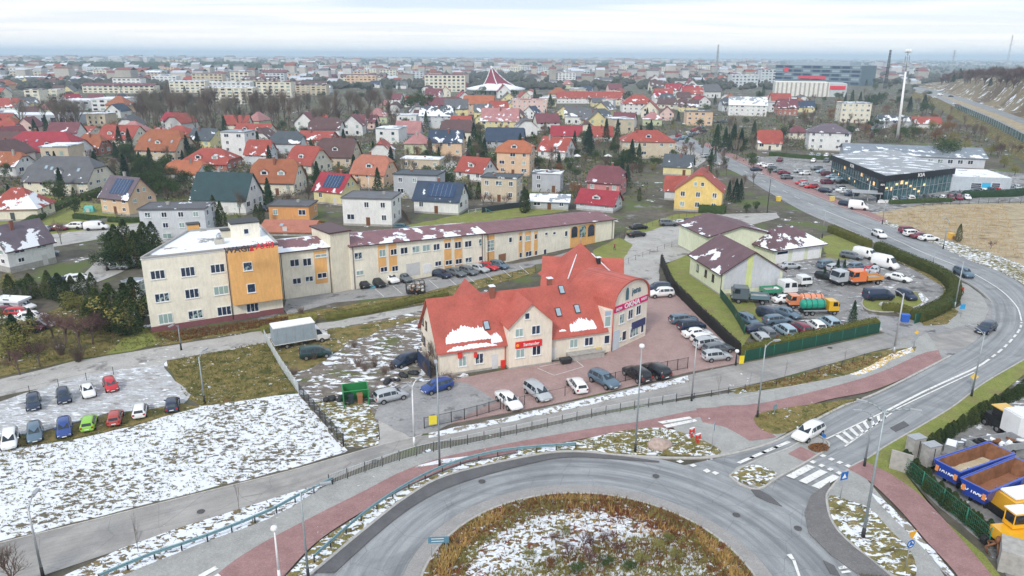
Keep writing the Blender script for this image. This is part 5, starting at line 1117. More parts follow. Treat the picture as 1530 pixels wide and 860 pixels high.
# ================================================================ vehicles
CARP=paintmat('car_paint',.28,.0,.6,.03,1.,dirt=.18); TYRE=simple('tyre_rubber',(.018,.018,.02),.8); RIM=simple('wheel_rim',(.35,.36,.38),.35,.7); CGL=glassmat('car_glass',(.012,.018,.025),(.05,.07,.08),.8)
LAMP=simple('lamp_lens',(.75,.78,.80),.15,0,.05,2,.6); TAIL=simple('tail_lens',(.35,.01,.015),.25); PLATE=simple('plate_white',(.75,.75,.72),.5); TRIM=simple('black_trim',(.02,.02,.022),.6)
# station: x, z of sill, belt z, belt half width, roof z, roof half width
KIND=dict(
 hatch=dict(L=4.1,st=[(-2.05,.42,.70,.70,.74,.62),(-2.0,.32,.92,.80,.98,.66),(-1.78,.25,.95,.85,1.38,.60),(-1.2,.22,.95,.87,1.47,.60),(-.2,.2,.94,.87,1.50,.60),(.45,.2,.92,.86,1.42,.58),(1.15,.22,.88,.85,.96,.66),(1.65,.25,.80,.82,.86,.60),(1.95,.3,.66,.76,.72,.55),(2.05,.4,.55,.68,.58,.5)],wb=(-1.22,1.3),glass=(1,2,5,6),r=.31),
 suv=dict(L=4.5,st=[(-2.25,.5,.80,.76,.86,.70),(-2.2,.4,1.06,.86,1.12,.72),(-1.98,.32,1.10,.92,1.58,.66),(-1.3,.3,1.10,.94,1.68,.66),(-.2,.28,1.08,.94,1.70,.66),(.4,.28,1.06,.93,1.62,.64),(1.15,.3,1.02,.92,1.12,.74),(1.8,.32,.96,.90,1.02,.68),(2.15,.36,.82,.84,.88,.62),(2.25,.45,.65,.76,.7,.56)],wb=(-1.35,1.42),glass=(1,2,5,6),r=.36),
 sedan=dict(L=4.6,st=[(-2.3,.42,.70,.72,.74,.64),(-2.25,.3,.90,.80,.95,.68),(-1.65,.24,.96,.86,1.00,.70),(-1.0,.22,.95,.88,1.38,.58),(-.2,.2,.93,.88,1.44,.60),(.4,.2,.92,.87,1.38,.58),(1.15,.22,.88,.86,.95,.68),(1.8,.25,.80,.83,.85,.62),(2.2,.3,.64,.76,.70,.56),(2.3,.4,.55,.68,.58,.5)],wb=(-1.38,1.42),glass=(2,3,5,6),r=.32),
 estate=dict(L=4.6,st=[(-2.3,.42,.72,.72,.76,.64),(-2.25,.3,.92,.82,.98,.68),(-1.95,.24,.96,.86,1.40,.60),(-1.2,.22,.96,.88,1.48,.61),(-.2,.2,.94,.88,1.50,.61),(.45,.2,.92,.87,1.42,.58),(1.2,.22,.88,.86,.96,.68),(1.8,.25,.80,.83,.86,.62),(2.2,.3,.64,.76,.72,.56),(2.3,.4,.55,.68,.58,.5)],wb=(-1.35,1.45),glass=(1,2,5,6),r=.32),
 mpv=dict(L=4.4,st=[(-2.2,.45,.76,.74,.82,.68),(-2.16,.32,.98,.84,1.04,.72),(-1.98,.26,1.02,.90,1.58,.66),(-1.2,.24,1.02,.91,1.66,.67),(-.1,.22,1.0,.91,1.67,.66),(.6,.22,.97,.90,1.55,.62),(1.4,.24,.92,.88,1.02,.72),(1.85,.27,.84,.85,.90,.62),(2.12,.32,.68,.78,.74,.56),(2.2,.42,.56,.70,.6,.5)],wb=(-1.32,1.38),glass=(1,2,5,6),r=.32),
 van=dict(L=5.2,st=[(-2.6,.5,1.0,.90,1.1,.86),(-2.58,.36,1.15,.96,1.9,.82),(-2.4,.3,1.15,.98,2.05,.82),(-1.0,.28,1.15,.98,2.1,.82),(.6,.28,1.15,.98,2.08,.82),(1.1,.28,1.13,.97,1.95,.78),(1.85,.3,1.10,.95,1.18,.80),(2.3,.32,1.0,.92,1.06,.70),(2.52,.38,.8,.86,.86,.62),(2.6,.48,.65,.78,.7,.56)],wb=(-1.6,1.65),glass=(1,2,5,6),r=.35),
 boxvan=dict(L=5.2,st=[(-2.6,.5,1.0,.92,1.1,.88),(-2.58,.36,1.3,.98,2.45,.84),(-2.4,.3,1.3,.99,2.6,.84),(-1.0,.28,1.3,.99,2.62,.84),(.6,.28,1.3,.99,2.6,.84),(1.1,.28,1.25,.98,2.35,.80),(1.85,.3,1.2,.96,1.35,.82),(2.3,.32,1.05,.93,1.12,.70),(2.52,.38,.8,.86,.86,.62),(2.6,.48,.65,.78,.7,.56)],wb=(-1.6,1.65),glass=(1,2,5,6),r=.36))
def carparts(kd):
    K=KIND[kd]; st=K['st']; n=len(st); m=MB(); rings=[]
    for x,zs,zb,wb_,zr,wr in st:
        zm=(zs+zb)*.5; rings.append([(x,-wb_*.86,zs),(x,-wb_*1.0,zm-.05),(x,-wb_*1.02,zm+.12),(x,-wb_*.97,zb),(x,-wr-.0,zr-.03*(zr-zb>.2)),(x,-wr*.72,zr+.03),(x,0,zr+.05),(x,wr*.72,zr+.03),(x,wr,zr-.03*(zr-zb>.2)),(x,wb_*.97,zb),(x,wb_*1.02,zm+.12),(x,wb_*1.0,zm-.05),(x,wb_*.86,zs)])
    k=len(rings[0]); V=[v for r in rings for v in r]; Fc=[]
    for i in range(n-1):
        for j in range(k-1): Fc.append((i*k+j,i*k+j+1,(i+1)*k+j+1,(i+1)*k+j))
        Fc.append((i*k+k-1,i*k,(i+1)*k,(i+1)*k+k-1))
    m.add(V,Fc,0,True); m.add(V,[tuple(range(k))[::-1],tuple((n-1)*k+j for j in range(k))],0)
    # wheel arches and the black lower edge
    for x in K['wb']:
        for s in (-1,1):
            y=s*(st[4][3]*1.02+.004); r=K['r']*1.16; pts=[(x+r*math.cos(a),y,K['r']+.02+r*math.sin(a)) for a in [PI*q/10 for q in range(11)]]+[(x-r,y,.25),(x+r,y,.25)]
            m.add(pts,[tuple(range(13)) if s>0 else tuple(range(13))[::-1]],1)
    body=m.mesh('body',[CARP,TRIM]); P=[('body',body,(0,0,0),None)]
    g0,g1,g2,g3=K['glass']
    def R_(i,j): return Vector(rings[i][j])
    def quad(name,a,b,c,d,ins=.08,off=.012,bot=.06):
        ctr=(a+b+c+d)/4; nn=(b-a).cross(d-a).normalized()
        if nn.dot(ctr-Vector((0,0,.8)))<0: nn=-nn
        q=[ctr+(p-ctr)*(1-ins)+nn*off for p in (a,b,c,d)]; mm=MB(); mm.add([tuple(p) for p in q],[(0,1,2,3)]); return name,mm.mesh(name,CGL),(0,0,0),None
    P.append(quad('windscreen',R_(g3,4),R_(g3,8),R_(g2,8),R_(g2,4),.10,.05)); P.append(quad('rear_window',R_(g0,4),R_(g0,8),R_(g1,8),R_(g1,4),.16,.05))
    for s,j0,j1 in ((-1,3,4),(1,9,8)):
        mm=MB()
        spans=[(g1,3),(3,4),(4,g2)] if g1<3 else [(3,4),(4,g2)]
        if kd in('van','boxvan'): spans=[(4,g2)]
        for a,b in spans:
            if a==b: continue
            p=[R_(a,j0),R_(b,j0),R_(b,j1),R_(a,j1)]; c=sum(p,Vector())/4; q=[c+Vector(((v.x-c.x)*.90,(v.y-c.y)*.76,(v.z-c.z)*.76))+Vector((0,s*.02,0)) for v in p]; mm.add([tuple(v) for v in q],[(0,1,2,3) if s<0 else (3,2,1,0)])
        # small quarter lights that taper into the pillars
        if kd not in('van','boxvan'):
            p=[R_(g2,j0),R_(g3,j0)*.62+R_(g2,j0)*.38,R_(g2,j1)]; c=sum(p,Vector())/3; q=[c+(v-c)*.7+Vector((0,s*.02,0)) for v in p]; mm.add([tuple(v) for v in q],[(0,1,2) if s<0 else (2,1,0)])
        P.append(('side_window',mm.mesh('side_window',CGL),(0,0,0),None))
    r=K['r']; w=MB(); w.tube((0,-.11,0),(0,.11,0),r,r,16); wm=w.mesh('wheel',TYRE); rm=MB(); rm.tube((0,-.125,0),(0,.125,0),r*.66,r*.62,10); rmm=rm.mesh('rim',RIM)
    for x in K['wb']:
        for s in (-1,1): P.append(('wheel',wm,(x,s*(st[4][3]*1.02-.085),r),('rim',rmm)))
    xf=st[-2][0]+.02; xb=st[1][0]-.03; zf=(st[-2][1]+st[-2][2])/2+.06; zb_=st[1][2]-.14; wf=st[-2][3]
    hl=MB(); hl.box(-.09,-.17,-.08,.06,.17,.08); hm=hl.mesh('headlight',LAMP); tl=MB(); tl.box(-.03,-.13,-.12,.06,.13,.12); tm=tl.mesh('tail_light',TAIL)
    for s in (-1,1): P.append(('headlight',hm,(xf,s*(wf-.20),zf+.02),None)); P.append(('tail_light',tm,(xb,s*(st[1][3]-.16),zb_),None))
    pm_=MB(); pm_.box(-.015,-.26,-.055,.015,.26,.055); pl=pm_.mesh('number_plate',PLATE)
    P.append(('number_plate',pl,(st[-1][0]+.02,0,.42),None)); P.append(('number_plate',pl,(st[0][0]-.015,0,.58),None))
    mi=MB(); mi.box(-.08,-.1,-.06,.06,.1,.07); mm_=mi.mesh('mirror',CARP)
    for s in (-1,1): P.append(('mirror',mm_,(st[5][0]+.25,s*(st[5][3]+.06),st[5][2]+.05),None))
    return P
CP={k:carparts(k) for k in KIND}
CC=dict(white=(.78,.79,.80),silver=(.42,.45,.48),grey=(.13,.15,.17),black=(.012,.013,.016),blue=(.02,.06,.25),navy=(.015,.03,.07),red=(.50,.02,.03),green=(.25,.55,.05),teal=(.03,.10,.13),wine=(.18,.015,.04),steel=(.10,.16,.22),lightblue=(.30,.42,.50),brown=(.12,.07,.05),darkgreen=(.015,.05,.05),coral=(.40,.06,.05))
CN=dict(white='white',silver='silver',grey='dark grey',black='black',blue='royal blue',navy='navy blue',red='bright red',green='lime green',teal='dark teal',wine='wine red',steel='steel blue',lightblue='pale blue',brown='brown',darkgreen='dark green',coral='faded red')
KN=dict(hatch='hatchback',suv='SUV',sedan='sedan',estate='estate car',mpv='people carrier',van='van',boxvan='high-roof van')
crn=random.Random(3)
def car(x,y,ang,kd='hatch',col='silver',where='',group='parked cars',lod=0,z=.06,lab=None,sc=1.,cat=None,snow=False):
    """x,y: pixel of the car's middle on the ground; ang: heading in degrees from +X"""
    g=G(x,y,z); n='parked_car' if group and 'parked' in group else 'car'
    if kd in('van','boxvan'): n='parked_van'; cat=cat or 'van'
    t=thing(n,lab or ('%s %s %s'%(CN[col],KN[kd],where)).strip(),cat or 'car',g,R(ang),group)
    if sc!=1: t.scale=(sc,sc,sc)
    for nm_,me,loc,sub in CP[kd]:
        if lod>=1 and nm_ in('mirror','number_plate'): continue
        if lod>=2 and nm_ in('headlight','tail_light'): continue
        o=inst(nm_,me,t,loc,0,CC[col] if nm_ in('body','mirror') else None)
        if sub and lod<1: inst(sub[0],sub[1],o)
    return t
def pang(x0,y0,x1,y1):       # heading of the pixel direction (x0,y0)->(x1,y1) on the ground
    a,b=G(x0,y0),G(x1,y1); return math.degrees(math.atan2(b.y-a.y,b.x-a.x))
w_='in the snowy left lot'
# left snowy lot: back row noses in, front row
aL=pang(50,610,46,590)
for x,y,c,k,a in [(51,606,'navy','estate',-80),(96,597,'navy','hatch',-78),(132,588,'white','sedan',-76),(166,580,'red','hatch',-76)]: car(x,y,a+180-12 if False else a+22,k,c,'in the back row of '+w_[3:] if False else 'in the back row, snowy left lot','cars parked in the snowy lot',sc=.84)
for x,y,c,k,a in [(16,663,'white','mpv',-60),(53,652,'steel','estate',-58),(97,645,'blue','estate',-60),(134,637,'green','hatch',112),(173,629,'coral','hatch',112),(210,618,'white','hatch',112),(258,609,'navy','hatch',112)]: car(x,y,a,k,c,'in the front row, snowy left lot','cars parked in the snowy lot',sc=.86)
# by the box truck, entrance and shop
car(472,533,pang(450,536,492,530)-4,'mpv','darkgreen','beside the box truck','parked cars'); car(605,544,pang(588,548,622,540)+180+14,'hatch','navy','behind the left gable of the red-roofed shops')
car(584,597,pang(560,603,607,592),'hatch','silver','beside the green bin shelter'); car(653,583,pang(635,588,672,578)+2+180,'hatch','blue','under the leaning bare tree by the gable')
Fr=[(760,604,'white','sedan',-62),(803,592,'silver','mpv',-60),(862,581,'white','hatch',105),(902,574,'steel','suv',-55),(951,565,'black','suv',118),(980,560,'black','suv',118)]
for x,y,c,k,a in Fr: car(x,y,a,k,c,'behind the dark fence before the shops','cars parked behind the fence')
for x,y,c,k,a in [(1021,482,'steel','estate',5),(1033,492,'navy','mpv',8),(1041,503,'white','sedan',8),(1052,511,'white','hatch',10),(1058,519,'silver','suv',10),(1072,526,'grey','estate',12),(1070,537,'silver','hatch',6)]: car(x,y,a+8,k,c,'in the row right of the shops','cars parked along the black hedge')
car(983,435,190,'suv','navy','against the far end of the shops'); car(987,443,190,'suv','white','nearest the rounded shop front')
# along the long office
for x,y,c,k,a in [(541,428,'black','hatch',-60),(563,426,'black','sedan',-58),(583,421,'white','suv',-60),(603,419,'grey','estate',-60),(659,413,'navy','sedan',-50),(681,411,'grey','sedan',-50),(700,409,'grey','hatch',-50),(715,405,'silver','sedan',-46),(729,402,'red','sedan',-46),(746,400,'steel','hatch',-46)]: car(x,y,a+8,k,c,'at the cream office wing','cars parked at the office wing',lod=1)
for x,y,c,k,a in [(954,342,'black','sedan',20),(951,353,'black','sedan',25),(998,337,'grey','suv',0),(1018,336,'silver','sedan',-5),(1034,334,'navy','hatch',-5),(1050,332,'grey','suv',-5),(1066,330,'white','suv',-5)]: car(x,y,a,k,c,'in the upper lot','cars parked in the upper lot',lod=1)
# truck yard
Y='in the truck yard'
for x,y,c,k,a in [(1118,483,'steel','estate',-70),(1134,496,'navy','sedan',10),(1161,483,'steel','estate',14),(1149,475,'navy','mpv',-60),(1175,472,'steel','sedan',-55),(1165,440,'white','sedan',12),(1180,401,'silver','sedan',12),(1173,452,'white','sedan',10),
 (1236,400,'steel','suv',20),(1247,404,'silver','hatch',30),(1258,406,'grey','sedan',30),(1256,411,'silver','hatch',30),(1234,417,'black','hatch',-50),(1272,386,'grey','estate',-40),(1293,385,'white','van',-60),(1322,400,'white','boxvan',-55),(1342,419,'white','sedan',-50),(1306,407,'silver','sedan',60),(1312,447,'navy','van',8),(1354,445,'navy','hatch',-80),
 (1144,502,'grey','hatch',100),(1172,499,'lightblue','mpv',100),(1196,495,'wine','hatch',100),(1218,491,'white','hatch',95),(1238,487,'lightblue','mpv',95),(1136,510,'silver','hatch',95),(1262,419,'black','van',-60),(1280,402,'steel','hatch',30),(1288,418,'silver','van',50)]: car(x,y,a,k,c,Y,'cars parked in the truck yard',lod=1)
# moving cars
car(1207,652,pang(1183,662,1240,630)+180,'estate','white','driving towards the ring road','cars on the road'); car(1472,495,pang(1455,503,1488,486)+180,'estate','navy','on the bend of the main road','cars on the road')
car(1313,354,pang(1330,361,1298,346)+180,'suv','white','coming down the straight main road','cars on the road',lod=1); car(1439,412,pang(1460,420,1420,402)+180,'suv','steel','with headlights on entering the bend','cars on the road',lod=1)
# roadside row at the dry field
for x,y,c,k in [(1357,348,'wine','suv'),(1364,353,'white','suv'),(1376,356,'wine','sedan'),(1387,359,'white','sedan')]: car(x,y,5,k,c,'in the roadside row by the dry field','cars parked by the field',lod=1)
car(1282,313,pang(1270,312,1297,314)-4,'boxvan','white','at the showroom entrance',lod=1); car(1264,307,-40,'hatch','navy','behind the white van at the showroom',lod=1); car(1233,287,-35,'hatch','navy','alone by the showroom pavement',lod=1)
# showroom lot rows
sr=random.Random(8); cols=['white','silver','grey','black','navy','white','steel','red','lightblue','wine','white','grey']
def row(x0,y0,x1,y1,n,ang,gr,where,lod=2,kinds=('hatch','suv','sedan','estate'),jit=8,skip=0.):
    for i in range(n):
        if sr.random()<skip: continue
        t=(i+.5)/n; car(x0+(x1-x0)*t,y0+(y1-y0)*t,ang+sr.uniform(-jit,jit)*.4+sr.choice((0,180)),sr.choice(kinds),sr.choice(cols),where,gr,lod)
S_='at the car showroom'
row(1172,266,1215,282,6,15,'cars in the showroom rows',S_,skip=.15); row(1190,256,1240,276,6,12,'cars in the showroom rows',S_,skip=.3); row(1216,252,1262,276,6,10,'cars in the showroom rows',S_); row(1136,246,1175,262,5,8,'cars in the showroom rows',S_); row(1120,240,1240,242,12,60,'cars in the showroom rows',S_,skip=.4); row(1150,232,1240,234,8,60,'cars in the showroom rows',S_,skip=.5)
row(1330,300,1450,297,10,70,'cars in the showroom rows',S_); row(1425,292,1450,288,3,15,'cars in the showroom rows',S_); row(1465,290,1525,282,6,70,'cars in the showroom rows',S_); row(1250,282,1275,294,4,10,'cars in the showroom rows',S_)
row(1005,212,1055,196,7,30,'cars in the distant car park','in the distant car park'); row(1012,206,1050,190,7,30,'cars in the distant car park','in the distant car park'); row(1020,186,1095,182,12,60,'cars in the distant car park','in the distant car park')
row(1278,196,1325,192,6,50,'cars in the distant car park','in the distant car park'); row(760,245,800,236,3,30,'cars in village lanes','in a village lane'); row(20,350,150,338,5,8,'cars in village lanes','in a village lane',jit=20)
for x,y,c,k in [(145,343,'white','van'),(178,390,'navy','estate'),(70,382,'steel','sedan'),(120,420,'white','estate'),(90,424,'navy','hatch'),(175,402,'silver','estate'),(600,343,'teal','hatch'),(385,306,'white','hatch'),(400,315,'navy','hatch'),(1130,255,'navy','sedan'),(1078,246,'white','sedan'),(1055,235,'silver','suv')]: car(x,y,crn.uniform(0,60),k,c,'among the houses','cars in village lanes',lod=1)
for x,y,c in [(10,470,'wine'),(30,472,'red'),(50,478,'white'),(35,462,'white'),(60,490,'silver'),(20,485,'white'),(44,495,'wine')]: car(x,y,crn.uniform(-20,30),'hatch',c,'in the scrap corner behind the conifers','cars in the scrap corner',lod=1)
# ---------------------------------------------------------------- trucks
def wheel_set(t,xs,hw,r=.48,wd=.3,ns='wheel'):
    for x in xs:
        for s in (-1,1):
            m=MB(); m.tube((0,-wd/2,0),(0,wd/2,0),r,r,16); o=m.build(ns,TYRE,t,(x,s*hw,r)); m=MB(); m.tube((0,-wd/2-.02,0),(0,wd/2+.02,0),r*.55,r*.5,10); m.build('rim',RIM,o)
def cab(t,x0,x1,hw,z0,z1,col,crew=False):
    """truck cab facing +x between x0 (back) and x1 (front)"""
    s=[(x0,z0),(x1,z0),(x1+.02,z0+(z1-z0)*.42),(x1-.28,z1-.06),(x1-.45,z1),(x0,z1)]; m=MB(); n=len(s)
    m.add([(x,-hw,z) for x,z in s]+[(x,hw,z) for x,z in s],[tuple(range(n)),tuple(range(n,2*n))[::-1]]+[(i,n+i,n+(i+1)%n,(i+1)%n) for i in range(n)]); m.box(x0-.02,-hw*.98,z0-.25,x1+.06,hw*.98,z0+.05,1)
    c=m.build('cab',[CARP,TRIM],t,None,0,col)
    a=Vector((x1+.02,0,z0+(z1-z0)*.46)); b=Vector((x1-.26,0,z1-.14)); nn=Vector((.03,0,.012)); m=MB(); m.add([tuple(a+nn+Vector((0,-hw*.9,0))),tuple(a+nn+Vector((0,hw*.9,0))),tuple(b+nn+Vector((0,hw*.86,0))),tuple(b+nn+Vector((0,-hw*.86,0)))],[(0,1,2,3)]); m.build('windscreen',CGL,c)
    for sd in (-1,1):
        m=MB(); y=sd*(hw+.012); zz=z0+(z1-z0)*.48; L_=min(1.,x1-x0-.4); q=[(x1-.25-L_,y,zz),(x1-.2,y,zz),(x1-.42,y,z1-.18),(x1-.25-L_,y,z1-.18)]; m.add(q,[(0,1,2,3) if sd<0 else (3,2,1,0)])
        if crew: q=[(x0+.15,y,zz),(x0+.95,y,zz),(x0+.95,y,z1-.18),(x0+.15,y,z1-.18)]; m.add(q,[(0,1,2,3) if sd<0 else (3,2,1,0)])
        m.build('side_window',CGL,c); m=MB(); m.box(x1-.02,sd*hw*.78-.16,z0+.1,x1+.08,sd*hw*.78+.16,z0+.3); m.build('headlight',LAMP,t); m=MB(); m.box(x1-.1,sd*(hw+.12)-.07,zz,x1,sd*(hw+.12)+.07,zz+.5); m.build('mirror',TRIM,c)
def chassis(t,x0,x1,z=.75): m=MB(); m.box(x0,-.45,z-.15,x1,-.3,z+.1); m.box(x0,.3,z-.15,x1,.45,z+.1); m.box(x0,-.9,z-.35,x0+.1,.9,z-.1); m.build('chassis',TRIM,t)
# white box truck
def boxtruck():
    g=G(452,513); t=thing('box_truck','white cab truck with grey curtain-sided box, snow on its roof','truck',g,R(pang(420,518,490,505))+R(-2)); chassis(t,-3.9,2.2,.7); wheel_set(t,(-2.4,2.6),.92,.36,.3)
    m=MB(); m.box(-4.1,-1.2,.9,1.7,1.2,3.3); b=m.build('box_body',B['paint'],t,None,0,(.30,.36,.41)); m=MB(); m.box(-4.13,-1.23,3.3,1.73,1.23,3.42); m.box(-4.13,-1.23,.82,1.73,1.23,.9); m.build('box_frame',B['frame'],b)
    for i in range(5): m=MB(); x=-3.6+i*1.2; m.box(x-.02,-1.225,.95,x+.02,-1.2,3.3); m.build('strap',B['metal'],b)
    m=MB(); m.box(-4.0,-1.1,3.42,1.6,1.1,3.5); m.build('snow_cover',B['snow'],b)
    st=[(1.75,.5,1.3,.98,2.3,.85),(2.3,.45,1.3,1.0,2.3,.85),(2.9,.42,1.25,1.0,1.4,.85),(3.5,.45,1.05,.95,1.15,.75),(3.8,.5,.75,.85,.8,.65)]; m=MB(); rg=[]
    for x,zs,zb,wb_,zr,wr in st: rg+= [(x,-wb_*.95,zs),(x,-wb_,zb),(x,-wr,zr),(x,wr,zr),(x,wb_,zb),(x,wb_*.95,zs)]
    m.add(rg,[(i*6+j,i*6+(j+1)%6,(i+1)*6+(j+1)%6,(i+1)*6+j) for i in range(4) for j in range(6)]+[(5,4,3,2,1,0),tuple(24+j for j in range(6))]); c=m.build('cab',CARP,t,None,0,CC['white'])
    m=MB(); m.add([(2.88,-.78,1.5),(2.88,.78,1.5),(2.36,.76,2.22),(2.36,-.76,2.22)],[(0,1,2,3)]); o=m.build('windscreen',CGL,c,(.05,0,.03))
    for s in (-1,1): m=MB(); m.add([(1.95,s*1.01,1.35),(2.75,s*1.03,1.38),(2.35,s*.93,2.1),(1.95,s*.92,2.15)],[(0,1,2,3) if s<0 else (3,2,1,0)]); m.build('side_window',CGL,c); m=MB(); m.box(3.7,s*.7-.15,.75,3.85,s*.7+.15,.95); m.build('headlight',LAMP,t)
boxtruck()
def tanker(x,y,ang,tank,cabc,label,L_=6.2,trailer=False):
    g=G(x,y); t=thing('tanker_truck',label,'tanker truck',g,R(ang)); chassis(t,-L_/2,L_/2+.8,.95); wheel_set(t,(-L_/2+.9,-L_/2+2.1,L_/2+.4),1.0,.5)
    m=MB(); pr=[]; n=18
    for xx,r in ((-L_/2-.1,.0),(-L_/2,.55),(-L_/2+.25,.92),(-L_/2+.5,1.0),(L_/2-1.7,1.0),(L_/2-1.45,.9),(L_/2-1.25,.5),(L_/2-1.2,0)): pr.append((xx,r))
    k=0
    for xx,r in pr:
        for i in range(n): m.v.append((xx,r*1.12*math.cos(2*PI*i/n),2.1+r*.98*math.sin(2*PI*i/n)))
    for j in range(len(pr)-1):
        for i in range(n): m.f.append([j*n+i,j*n+(i+1)%n,(j+1)*n+(i+1)%n,(j+1)*n+i]); m.m.append(0); m.sm.append(True)
    b=m.build('tank',CARP,t,None,0,tank)
    for xx in (-L_/2+.7,-L_/2+1.8,-.2,L_/2-1.9): m=MB(); m.lathe([(1.03,0),(1.03,.1)],18); o=m.build('tank_band',TRIM,b,(xx,0,2.1)); o.rotation_euler=(0,PI/2,0); o.scale=(1,1.11,1)
    m=MB(); m.tube((-L_/2+1.2,0,3.0),(-L_/2+1.2,0,3.35),.3,.3,10); m.tube((0,.0,3.0),(0,.0,3.3),.28,.28,10); m.build('hatch',B['metal'],b)
    m=MB(); m.box(-L_/2+.2,-1.3,1.0,L_/2-1.2,-1.05,1.2); m.box(-L_/2+.2,1.05,1.0,L_/2-1.2,1.3,1.2); m.build('side_rail',B['metal'],t); cab(t,L_/2-.9,L_/2+1.15,1.15,.95,2.9,cabc); return t
tanker(1217,469,pang(1190,468,1250,466)-2,(.01,.30,.20),(.72,.42,.02),'yellow cab tanker truck with glossy green tank').scale=(.82,.82,.85); tanker(1206,459,pang(1150,460,1210,458)+176,(.72,.28,.16),(.72,.25,.12),'salmon orange tank truck standing behind the green tanker').scale=(.8,.8,.8)
def tipper(x,y,ang,cabc,bed,label,L_=5.4,crane=False,crew=False,hw=1.15,z=.8):
    g=G(x,y); t=thing('tipper_truck',label,'truck',g,R(ang)); chassis(t,-L_/2,L_/2,z); wheel_set(t,(-L_/2+1.1,L_/2-.6),hw-.2,.45 if hw>1 else .35); bl=L_*.56
    m=MB(); x0,x1=-L_/2,-L_/2+bl; h=.65; zz=z+.2
    m.box(x0,-hw,zz,x1,hw,zz+.12); m.box(x0,-hw,zz+.12,x1,-hw+.07,zz+h); m.box(x0,hw-.07,zz+.12,x1,hw,zz+h); m.box(x0,-hw+.07,zz+.12,x0+.07,hw-.07,zz+h); m.box(x1-.07,-hw+.07,zz+.12,x1,hw-.07,zz+h+.2); b=m.build('tipper_bed',CARP,t,None,0,bed)
    for i in range(4): m=MB(); xx=x0+.5+i*(bl-1)/3; m.box(xx-.05,-hw-.05,zz,xx+.05,-hw,zz+h); m.build('bed_rib',CARP,b,None,0,bed)
    m=MB(); m.box(x0+.1,-hw+.1,zz+.13,x1-.1,hw-.1,zz+.3); m.build('load',B['conc'],b); cab(t,x1+.3,L_/2+.5,hw-.02,z+.1,z+2.0 if hw>1 else z+1.5,cabc,crew)
    if crane: m=MB(); m.tube((x1+.15,0,z),(x1+.15,0,3.3),.18,.14,8); m.tube((x1+.15,0,3.2),(x1-1.4,0,3.6),.14,.1,8); m.tube((x1-1.4,0,3.6),(x1-.3,.1,2.9),.1,.07,8); m.build('crane_arm',CARP,t,None,0,(.5,.03,.05))
    return t
tipper(1292,424,192,(.75,.20,.06),(.60,.28,.07),'orange crane truck with flat orange bed',6.0,True); tipper(1263,424,200,(.45,.48,.52),(.3,.32,.34),'grey lorry cab beside the orange crane truck',4.6)
tipper(1160,442,12,(.78,.79,.8),(.05,.28,.16),'white double-cab lorry with green tipper bed',5.6,False,True); tipper(1188,428,14,(.78,.79,.8),(.5,.52,.54),'small white crew-cab lorry behind the green tipper',4.6,False,True,.95,.55)
tipper(1122,452,170,(.10,.13,.16),(.12,.20,.24),'blue grey skip lorry standing at the hall gable',5.6)
def bikecage():
    g=G(621,438); t=thing('wire_cage','wire cage trailer filled with pale scrap in the office car park','trailer',g,R(12)); m=MB()
    for x in (-1.6,-.8,0,.8,1.6):
        for y in (-1,1): m.tube((x,y,.4),(x,y,2.0),.05,n=4)
    for z in (.4,1.2,2.0):
        for y in (-1,1): m.tube((-1.6,y,z),(1.6,y,z),.05,n=4)
        for x in (-1.6,1.6): m.tube((x,-1,z),(x,1,z),.05,n=4)
    m.box(-1.6,-1,.35,1.6,1,.42); m.build('cage',TRIM,t); rn=random.Random(2)
    for i in range(26):
        m=MB(); a=rn.uniform(.2,.35); m.lathe([(a*.6,0),(a,a*.6),(a*.5,a*1.2)],6); o=m.build('sack',B['paint'],t,(rn.uniform(-1.3,1.3),rn.uniform(-.7,.7),rn.uniform(.45,1.6)),rn.uniform(0,3),rn.choice([(.6,.5,.42),(.55,.3,.2),(.7,.68,.62),(.2,.18,.17)]))
    wheel_set(t,(0,),1.1,.3,.2)
bikecage()
def trailer(x,y,ang):
    g=G(x,y); t=thing('car_trailer','small tilted grey trailer with tail board at the orange bay corner','trailer',g,R(ang)); m=MB(); m.box(-1.3,-.8,.5,1.3,.8,.6); m.box(-1.3,-.8,.6,1.3,-.75,1.0); m.box(-1.3,.75,.6,1.3,.8,1.0); m.box(-1.3,-.75,.6,-1.25,.75,1.0); m.box(1.25,-.75,.6,1.3,.75,1.0); m.tube((1.3,0,.5),(2.3,0,.45),.05); m.build('bed',B['metal'],t); wheel_set(t,(0,),.9,.3,.18)
trailer(443,436,8)
